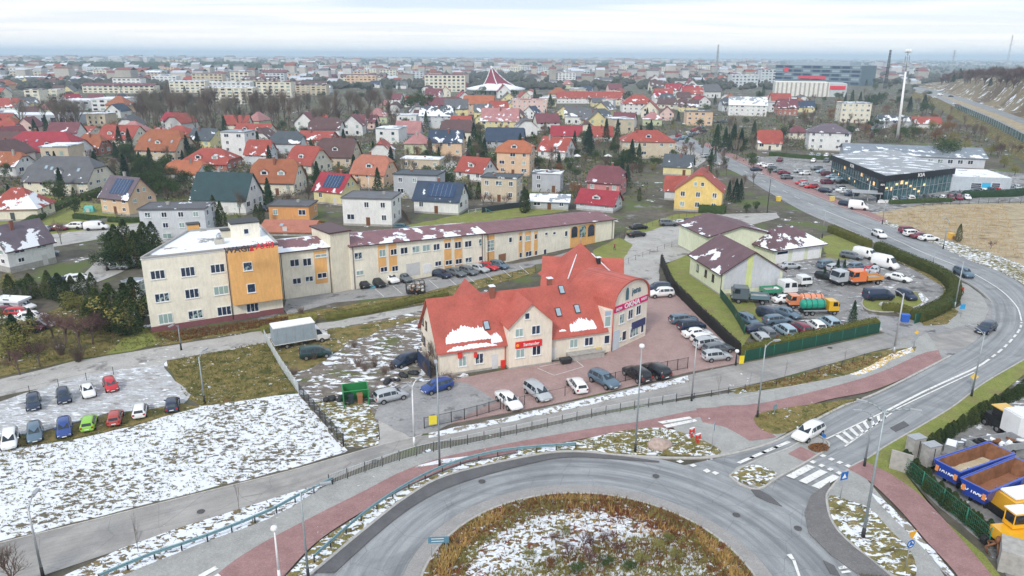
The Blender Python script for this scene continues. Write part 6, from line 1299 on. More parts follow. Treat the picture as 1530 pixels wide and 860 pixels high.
# far cars on the highway
# tipper bodies and machines in the equipment yard
def skip(x,y,z,ang,fill,label,L_=7.6,lett=None):
    g=G(x,y); t=thing('skip_container',label,'tipper body',(g.x,g.y,z),R(ang)); m=MB(); hb,ht,h=1.0,1.32,1.55; x0,x1=-L_/2,L_/2; e=.09
    # V[bottom..top] outer and inner shells
    o=[(x0+.25,-hb,.4),(x1-.9,-hb,.4),(x1-.9,hb,.4),(x0+.25,hb,.4),(x0,-ht,.4+h),(x1,-ht,.4+h),(x1,ht,.4+h),(x0,ht,.4+h)]
    i_=[(x0+.25+e,-hb+e,.5),(x1-.9-e,-hb+e,.5),(x1-.9-e,hb-e,.5),(x0+.25+e,hb-e,.5),(x0+e*2,-ht+e*1.6,.4+h),(x1-e*2,-ht+e*1.6,.4+h),(x1-e*2,ht-e*1.6,.4+h),(x0+e*2,ht-e*1.6,.4+h)]
    m.add(o,[(0,3,2,1),(0,1,5,4),(1,2,6,5),(2,3,7,6),(3,0,4,7)],0); m.add(i_,[(0,1,2,3),(4,5,1,0),(5,6,2,1),(6,7,3,2),(7,4,0,3)],1); m.add(o+i_,[(4,5,13,12),(5,6,14,13),(6,7,15,14),(7,4,12,15)],0)
    m.box(x0,-ht-.09,.4+h-.14,x1,-ht,.4+h+.05,0); m.box(x0,ht,.4+h-.14,x1,ht+.09,.4+h+.05,0); m.build('hull',[CARP,RUST],t,None,0,(.025,.07,.42))
    for k in range(2): m=MB(); xx=x0+1.6+k*3.4; m.box(xx,-ht-.06,.6,xx+.12,-hb+.05,.4+h-.12); m.build('rib',CARP,t,None,0,(.025,.07,.42))
    m=MB(); pts=[(x0+.4,-hb+.05,.62),(x1-1.2,-hb+.05,.62),(x1-1.2,hb-.05,.62),(x0+.4,hb-.05,.62)]; nn=8
    for a in range(nn+1):
        for b in range(5): m.v.append((x0+.35+(L_-1.6)*a/nn,(-hb+.02)+(2*hb-.04)*b/4,.62+.3*abs(noise.noise(Vector((a*.7,b*.8,x)))) ))
    for a in range(nn):
        for b in range(4): m.f.append([a*5+b,(a+1)*5+b,(a+1)*5+b+1,a*5+b+1]); m.m.append(0); m.sm.append(True)
    m.build('load',fill,t); m=MB()
    for xx in (x0+1.2,x1-2.2):
        for yy in (-.7,.7): m.box(xx-.15,yy-.1,-z,xx+.15,yy+.1,.4)
    m.build('support',TRIM,t)
    if lett:
        text('body_lettering',lett,.5,B['frame'],t,(x0+.1,0,1.22),(PI/2-.28,0,-PI/2),.01,'CENTER',.02,1.)
        for yy in (-.95,.95): m=MB(); m.box(-.02,-.16,-.3,.03,.16,.3); o=m.build('marker_panel',B['paint'],t,(x0+.05,yy,1.22),0,(.75,.28,.08)); o.rotation_euler=(0,.16,0)
    return t
RUST=simple('rusty_steel',(.22,.10,.05),.85,0,.35,1.5); SANDM=gmat('sand_load',(.45,.35,.20),(.62,.55,.42),.8,.95,(2,.62,.66)); SOILM=gmat('soil_load',(.25,.10,.05),(.33,.16,.09),.8,.95,(2,.66,.70))
sa=pang(1400,725,1500,690); skip(1450,714,.5,sa,SANDM,'blue tipper body filled with pale sand, the further one',8.4,'TATRA'); skip(1490,741,.5,sa+2,SOILM,'blue tipper body with rust brown soil, the nearer one',8.6,'KD TRANS')
def excav():
    YEL=(.80,.42,.02)
    g=G(1509,822); t=thing('excavator','yellow tracked excavator with open cab in the equipment yard','excavator',g,R(8))
    for s in (-1,1):
        m=MB(); n=10; pts=[(-1.5+.45*math.cos(a),.45+.45*math.sin(a)) for a in [PI/2+PI*q/6 for q in range(7)]]+[(1.5+.45*math.cos(a),.45+.45*math.sin(a)) for a in [-PI/2+PI*q/6 for q in range(7)]]; k=len(pts)
        m.add([(x,s*1.0-.25,z) for x,z in pts]+[(x,s*1.0+.25,z) for x,z in pts],[tuple(range(k)),tuple(range(k,2*k))[::-1]]+[(i,(i+1)%k,k+(i+1)%k,k+i) for i in range(k)]); m.build('track',TRIM,t)
    m=MB(); m.box(-1.3,-1.15,.95,1.2,1.15,1.95); m.build('engine_housing',CARP,t,None,0,YEL)
    m=MB(); 
    for x in (-.1,1.4):
        for y in (.15,1.2): m.tube((x,y,2.1),(x,y,3.4),.06,n=4)
    m.box(-.25,.0,3.4,1.55,1.35,3.52); m.box(-.15,.1,2.05,1.45,1.25,2.4); c=m.build('cab',CARP,t,None,0,YEL); m=MB(); m.box(-.08,.16,2.42,1.38,1.19,3.38); m.build('cab_glass',CGL,c); m=MB(); m.box(-.25,.05,3.52,1.5,1.3,3.58); m.build('snow_cover',B['snow'],c)
    m=MB(); m.tube((1.2,-.5,1.7),(3.2,-.5,3.6),.22,.18,6); m.tube((3.2,-.5,3.6),(4.8,-.5,1.6),.18,.14,6); m.build('boom',CARP,t,None,0,YEL); m=MB(); m.box(4.4,-1,.5,5.1,0,1.5); m.build('bucket',RUST,t)
    g=G(1524,768); t=thing('engine_cover','big yellow machine housing with black and white emblem letters','machine',g,R(12)); m=MB(); V=[(-2.2,-1.2,.8),(2.2,-1.2,.8),(2.2,1.2,.8),(-2.2,1.2,.8),(-2.2,-1.2,2.2),(2.2,-1.2,2.4),(2.1,1.1,2.4),(-2.1,1.1,2.2)]; m.add(V,[(0,3,2,1),(4,5,6,7),(0,1,5,4),(1,2,6,5),(2,3,7,6),(3,0,4,7)]); m.build('housing',CARP,t,None,0,YEL); m=MB(); m.box(-2.4,-1.3,.0,2.4,1.3,.8); m.build('chassis',TRIM,t)
    m=MB(); m.box(-1.9,-.9,2.3,1.9,.9,2.44); m.build('snow_cover',B['snow'],t); text('emblem_letters','CAT',.8,B['dark'],t,(-1.2,-1.22,1.5),(PI/2,0,0),.01,'CENTER',.03); m=MB(); m.add([(-1.75,-1.205,1.05),(-.65,-1.205,1.05),(-1.2,-1.205,1.85)],[(0,1,2)]); m.build('emblem_triangle',B['frame'],t)
    wheel_set(t,(-1.5,1.5),1.35,.7,.5)
    g=G(1487,828); t=thing('grab_attachment','rusty yellow excavator grab lying on the ground by the fence','machine part',g,R(30)); m=MB()
    for a in range(5): m.tube((0,0,1.2),(.9*math.cos(a*1.25),.9*math.sin(a*1.25),.7),.12,.1,5); m.tube((.9*math.cos(a*1.25),.9*math.sin(a*1.25),.7),(.6*math.cos(a*1.25),.6*math.sin(a*1.25),.02),.1,.04,5)
    m.tube((0,0,1.1),(0,0,1.7),.25,.2,8); m.build('claw',RUST,t)
excav()
def yardstuff():
    g=G(1540,655); t=thing('box_trailer','white box body with rounded roof at the edge of the yard','trailer',g,R(8)); m=MB(); m.box(-3,-1.2,.9,3,1.2,3.3); m.box(-2.9,-1.1,3.3,2.9,1.1,3.45); m.build('box_body',CARP,t,None,0,CC['white']); chassis(t,-2.8,2.8,.7); wheel_set(t,(-1.6,1.6),1.,.4)
    g=G(1487,676); t=thing('flatbed_trailer','grey flatbed trailer heaped with scrap and old tyres','trailer',g,R(16)); m=MB(); m.box(-3,-1.1,.7,3,1.1,.85); m.box(-3,-1.1,.85,3,-1.04,1.5); m.box(-3,1.04,.85,3,1.1,1.5); m.box(-3,-1.04,.85,-2.94,1.04,1.5); m.box(2.94,-1.04,.85,3,1.04,1.5); m.build('bed',B['metal'],t); wheel_set(t,(-1,1),1.,.4); rn=random.Random(9)
    for i in range(22):
        m=MB(); 
        if i%2: m.tube((0,0,0),(0,0,.22),.4,.4,10)
        else: m.box(-.4,-.2,0,.4,.2,.25)
        o=m.build('scrap_piece',rn.choice([TYRE,B['conc'],RUST,B['snow'],B['frame']]),t,(rn.uniform(-2.5,2.5),rn.uniform(-.7,.7),rn.uniform(.9,1.45)),rn.uniform(0,3)); o.rotation_euler=(rn.uniform(-.5,.5),rn.uniform(-.4,.4),rn.uniform(0,3))
    g=G(1492,640); t=thing('wheel_loader','black old machine cab with yellow trim among the thujas','machine',g,R(100)); m=MB(); m.box(-1,-.9,.5,1.4,.9,1.6); m.box(-.9,-.8,1.6,.5,.8,2.7); m.build('body',TRIM,t); m=MB(); m.box(-1.05,-.95,2.7,.7,.95,2.8); m.box(1.4,-.8,.8,1.5,.8,1.3); m.build('trim',CARP,t,None,0,(.7,.42,.05)); wheel_set(t,(-.8,1.),.95,.45,.3)
    for x,y,l in ((1363,690,'left of the pair by the thujas'),(1385,702,'right of the pair by the thujas')):
        g=G(x,y); t=thing('electric_cabinet','tall weathered grey cabinet, %s'%l,'cabinet',g,R(18)); m=MB(); m.box(-.75,-.5,.7,.75,.5,2.9); m.build('body',B['conc'],t); m=MB(); m.box(-.8,-.55,2.9,.8,.55,3.0); m.build('top',B['metal'],t); m=MB(); m.box(-.05,-.53,.9,.02,-.5,2.7); m.build('door_seam',TRIM,t)
        for sx in (-.6,.6): m=MB(); m.box(sx-.06,-.4,0,sx+.06,.4,.7); m.build('leg',TRIM,t)
    rn=random.Random(5)
    for i in range(34):
        x,y=rn.uniform(1390,1530),rn.uniform(625,850); 
        if y>700+(x-1345)*.62 or y<700-(x-1345)*.55: continue
        if 690<y<800 and 1380<x<1530: continue
        g=G(x,y); m=MB(); s=rn.uniform(.3,.9); m.box(-s,-s*.6,0,s,s*.6,s*rn.uniform(.5,1.1)); m.box(-s*.9,-s*.5,s*1.1,s*.9,s*.5,s*1.14,1); o=m.build('crate',[rn.choice([B['conc'],RUST,B['metal'],B['dark']]),B['snow']],None,g,rn.uniform(0,3)); tag(o,'scrap crate lying in the equipment yard','crate','scrap crates in the yard')
    g=G(1524,850); o=MB(); o.box(-1.6,-1.3,0,1.6,1.3,2.0); q=o.build('concrete_bunker',B['conc'],None,g,R(-32)); tag(q,'square weathered concrete bunker wall at the lower right corner','bunker')
    g=G(1344,705); o=MB(); o.box(-1.0,-.12,0,1.0,.12,2.2); q=o.build('concrete_wall',B['conc'],None,g,R(-38)); tag(q,'pale concrete end panel where the green mesh fence starts','wall panel')
yardstuff()
# ================================================================ trees and hedges
def leafmat(name,a,b,c=None,snow=0):
    m,t,bs=nm(name); o=t.nodes.new('ShaderNodeObjectInfo').outputs['Random']; n=noise_(t,pos(t),1.1,4,.7)
    k=math_(t,'ADD',math_(t,'MULTIPLY',o,.45),math_(t,'MULTIPLY',n,.6)); st=[(.25,a),(.8,b)]
    if c: st.append((.95,c))
    t.links.new(ramp(t,k,st),bs.inputs['Base Color']); bs.inputs['Roughness'].default_value=.8; bs.inputs['Specular IOR Level'].default_value=.15; return m
LF=dict(fir=leafmat('needles_dark',(.012,.035,.025),(.035,.075,.035)),thuja=leafmat('thuja_leaf',(.022,.045,.015),(.075,.10,.03)),ever=leafmat('evergreen_leaf',(.02,.045,.018),(.07,.11,.035)),hedge=leafmat('hedge_leaf',(.045,.06,.015),(.15,.15,.035)),
 brownleaf=leafmat('dry_leaf',(.16,.075,.03),(.26,.13,.06)),olive=leafmat('olive_leaf',(.12,.13,.035),(.30,.27,.09)),straw=leafmat('straw',(.38,.24,.08),(.58,.40,.16)),redleaf=leafmat('red_shrub',(.18,.05,.03),(.34,.13,.06)))
BARK=simple('bark',(.13,.10,.085),.9,0,.25,4); TWIG=leafmat('twigs',(.12,.09,.075),(.24,.18,.145)); TWIGG=leafmat('twigs_grey',(.15,.13,.105),(.28,.25,.20)); TWIGR=leafmat('twigs_purple',(.11,.06,.06),(.20,.12,.11))
def leaf(m,p,s,rn,up=.3):
    a=Vector((rn.gauss(0,1),rn.gauss(0,1),rn.gauss(0,.6)+up)).normalized(); b=a.orthogonal().normalized(); c=a.cross(b); th=rn.uniform(0,6.28); u=b*math.cos(th)+c*math.sin(th); v=a.cross(u); k=len(m.v)
    m.v+= [tuple(p-u*s),tuple(p+u*s*.9+v*s*.3),tuple(p+v*s*1.0)]; m.f.append([k,k+1,k+2]); m.m.append(0); m.sm.append(False)
def spruce(seed,h=1.,lay=15,n=2300,r=.30):
    rn=random.Random(seed); m=MB()
    for i in range(n):
        t=rn.random()**.75; L_=int(t*lay)/lay; z=.05+t*.95; f=(t*lay)%1; rr=r*(1-t)**.85*(1.08-.45*f)+.008; a=rn.uniform(0,2*PI); k=.80+.2*math.sin(a*3+int(t*lay)*1.9+seed); q=rr*k*rn.uniform(.35,1.03)**.6
        leaf(m,Vector((q*math.cos(a),q*math.sin(a),z-.035*q/r)),rn.uniform(.014,.03),rn,.1)
    return m
def column(seed,n=1700,r=.19,top=.25):
    rn=random.Random(seed); m=MB()
    for i in range(n):
        z=rn.random(); rr=r*min(1,(z+.05)*7)*(1-max(0,(z-top)/(1-top))**1.7)+.012; a=rn.uniform(0,2*PI); q=rr*rn.uniform(.55,1.04)*(.93+.1*noise.noise(Vector((math.cos(a)*2,math.sin(a)*2,z*9+seed)))*2)
        leaf(m,Vector((q*math.cos(a),q*math.sin(a),.02+z*.98)),rn.uniform(.016,.032),rn,.6)
    return m
def blob(seed,n=1700,r=.42,lob=9):
    rn=random.Random(seed); m=MB(); C=[(Vector((rn.uniform(-.24,.24),rn.uniform(-.24,.24),rn.uniform(.32,.78))),rn.uniform(.14,.24)) for _ in range(lob)]
    for i in range(n):
        c,q=C[rn.randrange(lob)]; d=Vector((rn.gauss(0,1),rn.gauss(0,1),rn.gauss(0,1))).normalized()*q*rn.uniform(.55,1.08); p=c+d; p.z=max(.02,p.z); leaf(m,p,rn.uniform(.018,.036),rn,.4)
    return m
def bare(seed,depth=6,spread=.55,kids=3,th=.016,up=.25,trunk=.28):
    rn=random.Random(seed); T=MB(); m=MB()
    def go(p,d,l,r,k):
        e=p+d*l; M_=T if k<=1 else m
        if k<=3: M_.tube(p,e,r,r*.68,5 if k<2 else 3,cap=False)
        else:
            s=d.orthogonal().normalized()*r*1.15; a=len(M_.v); M_.v+=[tuple(p-s),tuple(p+s),tuple(e)]; M_.f.append([a,a+1,a+2]); M_.m.append(0); M_.sm.append(False)
            s=d.cross(s).normalized()*r*1.15; a=len(M_.v); M_.v+=[tuple(p-s),tuple(p+s),tuple(e)]; M_.f.append([a,a+1,a+2]); M_.m.append(0); M_.sm.append(False)
        if k>=depth: return
        for i in range(kids+(1 if k in(1,2) else 0)):
            q=Vector((rn.gauss(0,1),rn.gauss(0,1),rn.gauss(0,1))).normalized(); nd_=(d+q*spread*rn.uniform(.7,1.3)+Vector((0,0,up))).normalized(); go(p.lerp(e,rn.uniform(.45,1) if i else 1),nd_,l*rn.uniform(.62,.86),r*.6,k+1)
    go(Vector((0,0,0)),Vector((rn.uniform(-.05,.05),rn.uniform(-.05,.05),1)).normalized(),trunk,th,0)
    z=max(v[2] for v in m.v); 
    for M_ in (T,m): M_.v=[(a/z,b/z,c/z) for a,b,c in M_.v]
    return T,m
def shrub(seed,n=70):
    rn=random.Random(seed); m=MB()
    for i in range(n):
        a=rn.uniform(0,2*PI); d=Vector((math.cos(a)*rn.uniform(.1,.8),math.sin(a)*rn.uniform(.1,.8),1)).normalized(); p=Vector((rn.uniform(-.12,.12),rn.uniform(-.12,.12),0)); l=rn.uniform(.6,1.0); m.tube(p,p+d*l,.010,.003,3,cap=False)
        for j in range(7):
            q=p+d*l*rn.uniform(.3,1); e=q+(d+Vector((rn.gauss(0,.7),rn.gauss(0,.7),.3))).normalized()*rn.uniform(.12,.3); s=Vector((.006,.004,0)); k=len(m.v); m.v+=[tuple(q-s),tuple(q+s),tuple(e)]; m.f.append([k,k+1,k+2]); m.m.append(0); m.sm.append(False)
    return m
TK=MB(); TK.tube((0,0,0),(0,0,.5),.02,.012,6); TKM=TK.mesh('trunk',BARK)
TM={}
for k,fn,mt in (('fir',spruce,'fir'),('thuja',column,'thuja'),('ever',blob,'ever')): TM[k]=[(TKM,fn(s).mesh('crown',LF[mt])) for s in (1,2,3)]
TM['brown']=[(TKM,blob(s,1300).mesh('crown',LF['brownleaf'])) for s in (5,6)]
TM['olive']=[(TKM,blob(s,1300).mesh('crown',LF['olive'])) for s in (7,8)]
def bm_(seeds,tw,**k):
    o=[]
    for s in seeds: a,b=bare(s,**k); o.append((a.mesh('trunk',BARK),b.mesh('crown',tw)))
    return o
TM['bare']=bm_((1,2,3,4),TWIG,spread=.5,kids=3); TM['grey']=bm_((5,6,7),TWIGG,spread=.42,kids=3,up=.35); TM['purple']=bm_((8,9),TWIGR,spread=.7,kids=3,up=.12,trunk=.16,th=.014); TM['sapling']=bm_((11,12),TWIG,depth=4,spread=.35,kids=2,th=.010,up=.5,trunk=.45)
TM['shrub']=[(None,shrub(s).mesh('stems',TWIG)) for s in (1,2)]; TM['shrubg']=[(None,shrub(s).mesh('stems',TWIGG)) for s in (3,4)]
TL=dict(fir=('dark fir tree','fir_tree','tree'),thuja=('narrow dark thuja','thuja','tree'),ever=('rounded evergreen tree','evergreen_tree','tree'),brown=('tree with dry brown leaves','leafy_tree','tree'),olive=('olive green bushy tree','bushy_tree','tree'),bare=('bare brown branched tree','bare_tree','tree'),grey=('bare pale grey poplar','poplar_tree','tree'),purple=('low bare purple brown bush','leafless_bush','bush'),sapling=('slim leafless young tree','young_tree','tree'),shrub=('bare brown shrub','shrub','shrub'),shrubg=('bare grey shrub','shrub','shrub'))
trn=random.Random(21); NT=0
def tree(kind,x,y,h,where='',group='trees of the suburb',wd=1.,lean=0,lab=None,z=0,g=None):
    global NT; NT+=1
    l,n,c=TL[kind]; sz='tall ' if h>15 else 'small ' if h<5 and kind not in('sapling','shrub','shrubg','purple') else ''
    t=thing(n,lab or (sz+l+(' '+where if where else '')),c,g or G(x,y,z),trn.uniform(0,6.28),group); tm,cm=trn.choice(TM[kind]); s=trn.uniform(.88,1.12)*wd
    t.scale=(h*s,h*s,h)
    if lean: t.rotation_euler=(lean*math.cos(1),lean,t.rotation_euler[2])
    if tm: inst('trunk',tm,t)
    inst('crown',cm,t) if tm else inst('stems',cm,t); return t
def T(kind,lst,**k):
    for a in lst: tree(kind,*a,**k)
# read from the photograph: foot x, foot y, height in metres
T('fir',[(72,206,11),(879,232,13),(905,216,12),(922,212,11),(966,186,10),(1013,182,7),(1069,228,12),(1082,229,11),(1094,227,12),(1106,226,10),(1358,168,12),(1185,143,8),(1272,157,13),(1284,158,12),(1262,156,10),(565,287,7.5),(517,304,6),(1296,160,9),(1505,146,13),(1231,418,2.6),(1250,410,3.2),(1260,408,2.8),(452,255,6),(1088,300,6),(1098,303,7),(1105,300,6.5)])
T('fir',[(1272,489,4.4)],where='inside the hedge of the truck yard')
T('ever',[(1383,172,12),(1126,222,7),(1170,208,7),(1345,210,9),(1365,208,8),(112,322,4.5),(90,300,4),(60,265,6),(8,268,6),(235,262,6),(205,250,5),(190,240,6),(225,275,5),(260,290,4),(610,170,16),(622,172,17),(636,170,15),(712,222,6),(1000,232,5),(890,240,5),(862,236,5),(935,240,6),(830,222,6),(655,262,4),(1115,318,3.2),(1130,316,3),(700,300,4),(1150,262,3)])
T('thuja',[(323,345,8.5),(333,352,8),(385,342,6),(392,335,5.5),(1431,361,4.2),(783,318,7),(787,316,6),(690,298,5),(702,297,5),(715,297,5),(1060,262,5),(300,342,6),(1012,285,3),(955,300,4),(1024,298,4)])
for i,(x,y,h) in enumerate([(160,405,6.5),(170,398,7),(182,402,7.5),(194,396,8),(206,400,7.5),(216,392,7),(226,396,6.5),(176,385,7),(190,380,7.5),(204,378,7),(218,376,6.5),(230,372,6),(168,372,6),(236,388,5.5),(195,500,8),(182,497,8.5),(171,494,7.5),(205,478,7),(160,490,6.5),(148,480,5.5),(136,494,5),(120,470,6),(104,462,5),(128,455,5.5),(150,462,5),(92,450,5),(76,446,5),(62,442,4.5),(110,445,4),(48,446,4.5),(34,440,4.5),(140,440,4),(18,448,4.5),(6,438,5)]): tree('thuja' if i%3 else 'olive' if i%2 else 'ever',x,y,h*(1 if i%3 else .75),'in the dense conifer belt',wd=1.45)
T('olive',[(15,540,5.5),(38,520,5.5),(8,505,5),(1420,236,5),(1440,225,6),(1460,238,6),(1480,232,6),(1500,250,6),(1516,262,5),(240,480,2.2),(212,470,2.5)],wd=1.2)
T('fir',[(28,530,6),(50,498,4)],wd=1.3)
T('brown',[(862,296,5.5),(610,292,3),(1240,176,8),(1395,182,7),(1418,186,7),(1100,215,5),(1410,200,7),(640,300,2.5),(1425,362,1.8),(1252,162,9)])
T('bare',[(92,365,6.5),(140,250,7),(170,262,7),(160,235,7),(545,260,6),(585,262,6),(1095,290,6),(1110,286,6),(1125,280,5.5),(1070,272,5),(1085,262,5),(850,235,6),(1322,172,8),(1340,166,8),(1305,170,8),(1375,180,8),(1440,190,8),(1455,200,8),(1470,212,8),(1430,205,8),(1490,222,8),(1510,235,7),(1405,178,7),(1420,172,7),(470,262,5),(310,260,5),(1205,188,6),(1160,184,6),(1140,178,5),(1225,190,6),(1300,210,6),(1318,206,6)])
tree('pine' if False else 'ever',1410,246,11.5,'with open crown behind the showroom roof',wd=1.25)
T('purple',[(735,310,4.5),(755,311,4.5),(722,308,4),(640,302,3),(100,515,5),(120,522,5.5),(140,515,5),(80,505,5),(30,560,4),(60,548,4),(150,500,4.5),(165,488,4),(785,222,5),(700,240,5),(905,256,5),(925,262,5),(945,258,4),(1480,372,2.),(1275,260,4),(640,545,2.2)],wd=1.15)
tree('bare',651,561,5.2,lab='leaning leafless tree against the cream gable of the red-roofed shops',wd=.9,lean=.18)
tree('bare',22,884,4.8,lab='small leafless round tree at the lower left corner',wd=1.3)
T('sapling',[(207,826,4.6),(358,768,4.4),(1073,592,3.2),(1172,566,3),(1261,546,3),(1478,395,2.5)],where='on the roadside verge',group='young roadside trees',wd=.9)
T('shrub',[(118,540,3),(92,530,3),(470,537,1.5),(530,520,1.4),(545,555,1.6),(560,548,1.4),(535,548,1.6),(575,560,1.4),(450,470,1.5),(440,560,1.2),(585,552,1.3),(640,560,2.4),(668,570,1.5),(1085,352,2)],where='on rough ground',group='bare shrubs')
# the bare wood behind the villas
for i in range(118):
    x=trn.uniform(205,590) if i<104 else trn.uniform(0,120); y=trn.uniform(162,202) if i<104 else trn.uniform(186,205)
    if x>480: y=min(y,198)
    g=G(x,y)
    if not free(g,1): continue
    tree(trn.choice(['bare','bare','grey','grey','bare']),x,y,trn.uniform(15,21),'in the wood',group='trees of the leafless wood',wd=1.15)
for i in range(7): tree('grey',222+i*6+trn.uniform(-2,2),trn.uniform(176,186),trn.uniform(20,24),'rising above the leafless wood',group='trees of the leafless wood',wd=.8)
# gardens: trees between the houses
n=0; tr=0
while n<330 and tr<12000:
    tr+=1; y=trn.triangular(150,335,215); x=trn.uniform(-10,1130)
    if y>255 and x>980: continue
    if y>290 and x>700: continue
    if y>300 and 490<x<720: continue
    if 600<x<640 and y>290: continue
    g=G(x,y)
    if not free(g,1.5): continue
    k=trn.choice(['fir','ever','ever','thuja','bare','grey','purple','purple','olive','brown','bare','ever','fir','thuja']); h={'fir':9,'ever':6,'thuja':4.5,'bare':8,'grey':9,'purple':4.5,'olive':4,'brown':4.5}[k]*trn.uniform(.6,1.2)
    tree(k,x,y,h,'between garden plots'); n+=1
n=0; tr=0
while n<210 and tr<6000:
    tr+=1; y=trn.uniform(106,170); x=trn.uniform(-20,1150) if n<175 else trn.uniform(1290,1400)
    if n>=175: y=trn.uniform(118,165)
    g=G(x,y)
    if not free(g,4): continue
    k=trn.choice(['ever','bare','grey','fir','ever','purple','ever']); tree(k,x,y,trn.uniform(7,12) if k!='purple' else 6,'in the far suburb',group='trees of the far suburb',wd=1.2); n+=1
for i in range(26):
    x=trn.uniform(1290,1535); y=trn.uniform(178,236) 
    if x<1420 and y>200: continue
    if y<165+(x-1380)*.42: continue
    tree(trn.choice(['bare','purple','olive','bare']),x,y,trn.uniform(4,7),'in the thicket',group='trees of the highway thicket',wd=1.2)
for bx,cnt,ks in (((172,212,300,300),40,('ever','ever','fir','thuja','ever')),((1190,146,1400,196),46,('grey','bare','purple','brown','ever')),((1150,176,1330,232),26,('purple','bare','ever')),((640,196,1000,262),34,('ever','ever','bare','fir','thuja')),((540,150,760,205),26,('ever','bare','fir')),((1290,195,1535,232),30,('grey','bare','purple','brown'))):
    c=0; q=0
    while c<cnt and q<900:
        q+=1; x,y=trn.uniform(bx[0],bx[2]),trn.uniform(bx[1],bx[3]); g=G(x,y)
        if not free(g,-1.5) or (x>1290 and y<170+(x-1380)*.42) or (x>1240 and 236<y+0): continue
        if 1228<x<1480 and y>214: continue
        if 985<x<1130 and abs(y-(208+(x-1000)*.42))<16: continue
        k=trn.choice(ks); tree(k,x,y,{'ever':6.5,'fir':9,'thuja':6,'grey':8,'bare':8,'purple':5,'brown':6}[k]*trn.uniform(.7,1.15),'among hedges' if x<1100 else 'in the scrub',wd=1.15); c+=1
# far woodland that reads as one mass
def woodland(name,regs,n,hm,mat,seed):
    rn=random.Random(seed); m=MB()
    for i in range(n):
        a,b,c,d,wt=rn.choices(regs,[r[4] for r in regs])[0]; x=rn.uniform(a,c); y=rn.uniform(b,d); g=G(x,y); s=hm*rn.uniform(.6,1.25); w_=s*rn.uniform(.5,.9); k=7; off=rn.uniform(0,6)
        pts=[]
        for zz,rr in ((0,.5),(.35,1.),(.7,.8)):
            for q in range(k): pts.append((g.x+w_*rr*math.cos(q*2*PI/k+off)*rn.uniform(.7,1.2),g.y+w_*rr*math.sin(q*2*PI/k+off)*rn.uniform(.7,1.2),s*zz*rn.uniform(.85,1.15)))
        pts.append((g.x,g.y,s)); f=[(j*k+q,j*k+(q+1)%k,(j+1)*k+(q+1)%k,(j+1)*k+q) for j in range(2) for q in range(k)]+[(2*k+q,2*k+(q+1)%k,3*k) for q in range(k)]; m.add(pts,f)
    o=m.build(name,mat); tag(o,None,None,None,'stuff'); return o
WD=leafmat('far_wood',(.035,.05,.04),(.12,.105,.08)); WE=leafmat('far_evergreen',(.015,.035,.03),(.05,.075,.045))
woodland('distant_forest',[(-60,98.5,430,105,9),(150,104,430,108,3),(820,99,1140,104,2),(-60,91,400,94,2),(900,91,1300,96,2),(1290,90,1540,97,2),(420,91,900,94.5,2),(-60,87.6,1560,91,4),(420,95,1140,103,3)],6200,14,WE,1)
woodland('distant_trees',[(-60,104,1150,122,6),(-60,122,1150,134,3),(1290,98,1540,125,2),(600,97,1150,104,2)],3000,8,WD,2)
# distant town that nobody could count
def fartown():
    rn=random.Random(4); ms=[MB(),MB(),MB()]
    for i in range(3000):
        x=rn.uniform(-60,1560); y=rn.triangular(87.2,114,92) if i%3 else rn.uniform(100,126)
        if 1145<x<1300 and y>97: continue
        if x<430 and 98<y<107 and rn.random()<.9: continue
        if x>1380 and y>98: continue
        if abs(x-741)<50 and y>112: continue
        g=G(x,y); far=max(0,(110-y)/20); w_=rn.uniform(4,11)*(1+far*1.5); d=rn.uniform(5,10)*(1+far); h=rn.uniform(4,8)+(rn.random()<.25)*rn.uniform(4,14)*(1+far*.5); m=ms[rn.randrange(3)]; m.box(g.x-w_,g.y-d,0,g.x+w_,g.y+d,h,0)
        m.add([(g.x-w_-.3,g.y-d-.3,h),(g.x+w_+.3,g.y-d-.3,h),(g.x+w_,g.y,h+rn.choice([.5,3,3.5])),(g.x-w_,g.y,h+3),(g.x+w_+.3,g.y+d+.3,h),(g.x-w_-.3,g.y+d+.3,h)],[(0,1,2,3),(3,2,4,5)],1+(rn.random()<.5))
    for m,c,r1,r2 in zip(ms,((.46,.44,.40),(.52,.52,.52),(.36,.34,.31)),((.26,.08,.06),(.48,.52,.58),(.20,.10,.09)),((.50,.54,.60),(.14,.14,.15),(.22,.10,.09))):
        o=m.build('distant_town',[simple('far_wall',c,.9,0,.3,.02,obj=False),simple('far_roof',r1,.9,0,.2,.03,obj=False),simple('far_roof_pale',r2,.9,0,.2,.03,obj=False)]); tag(o,None,None,None,'stuff')
fartown()
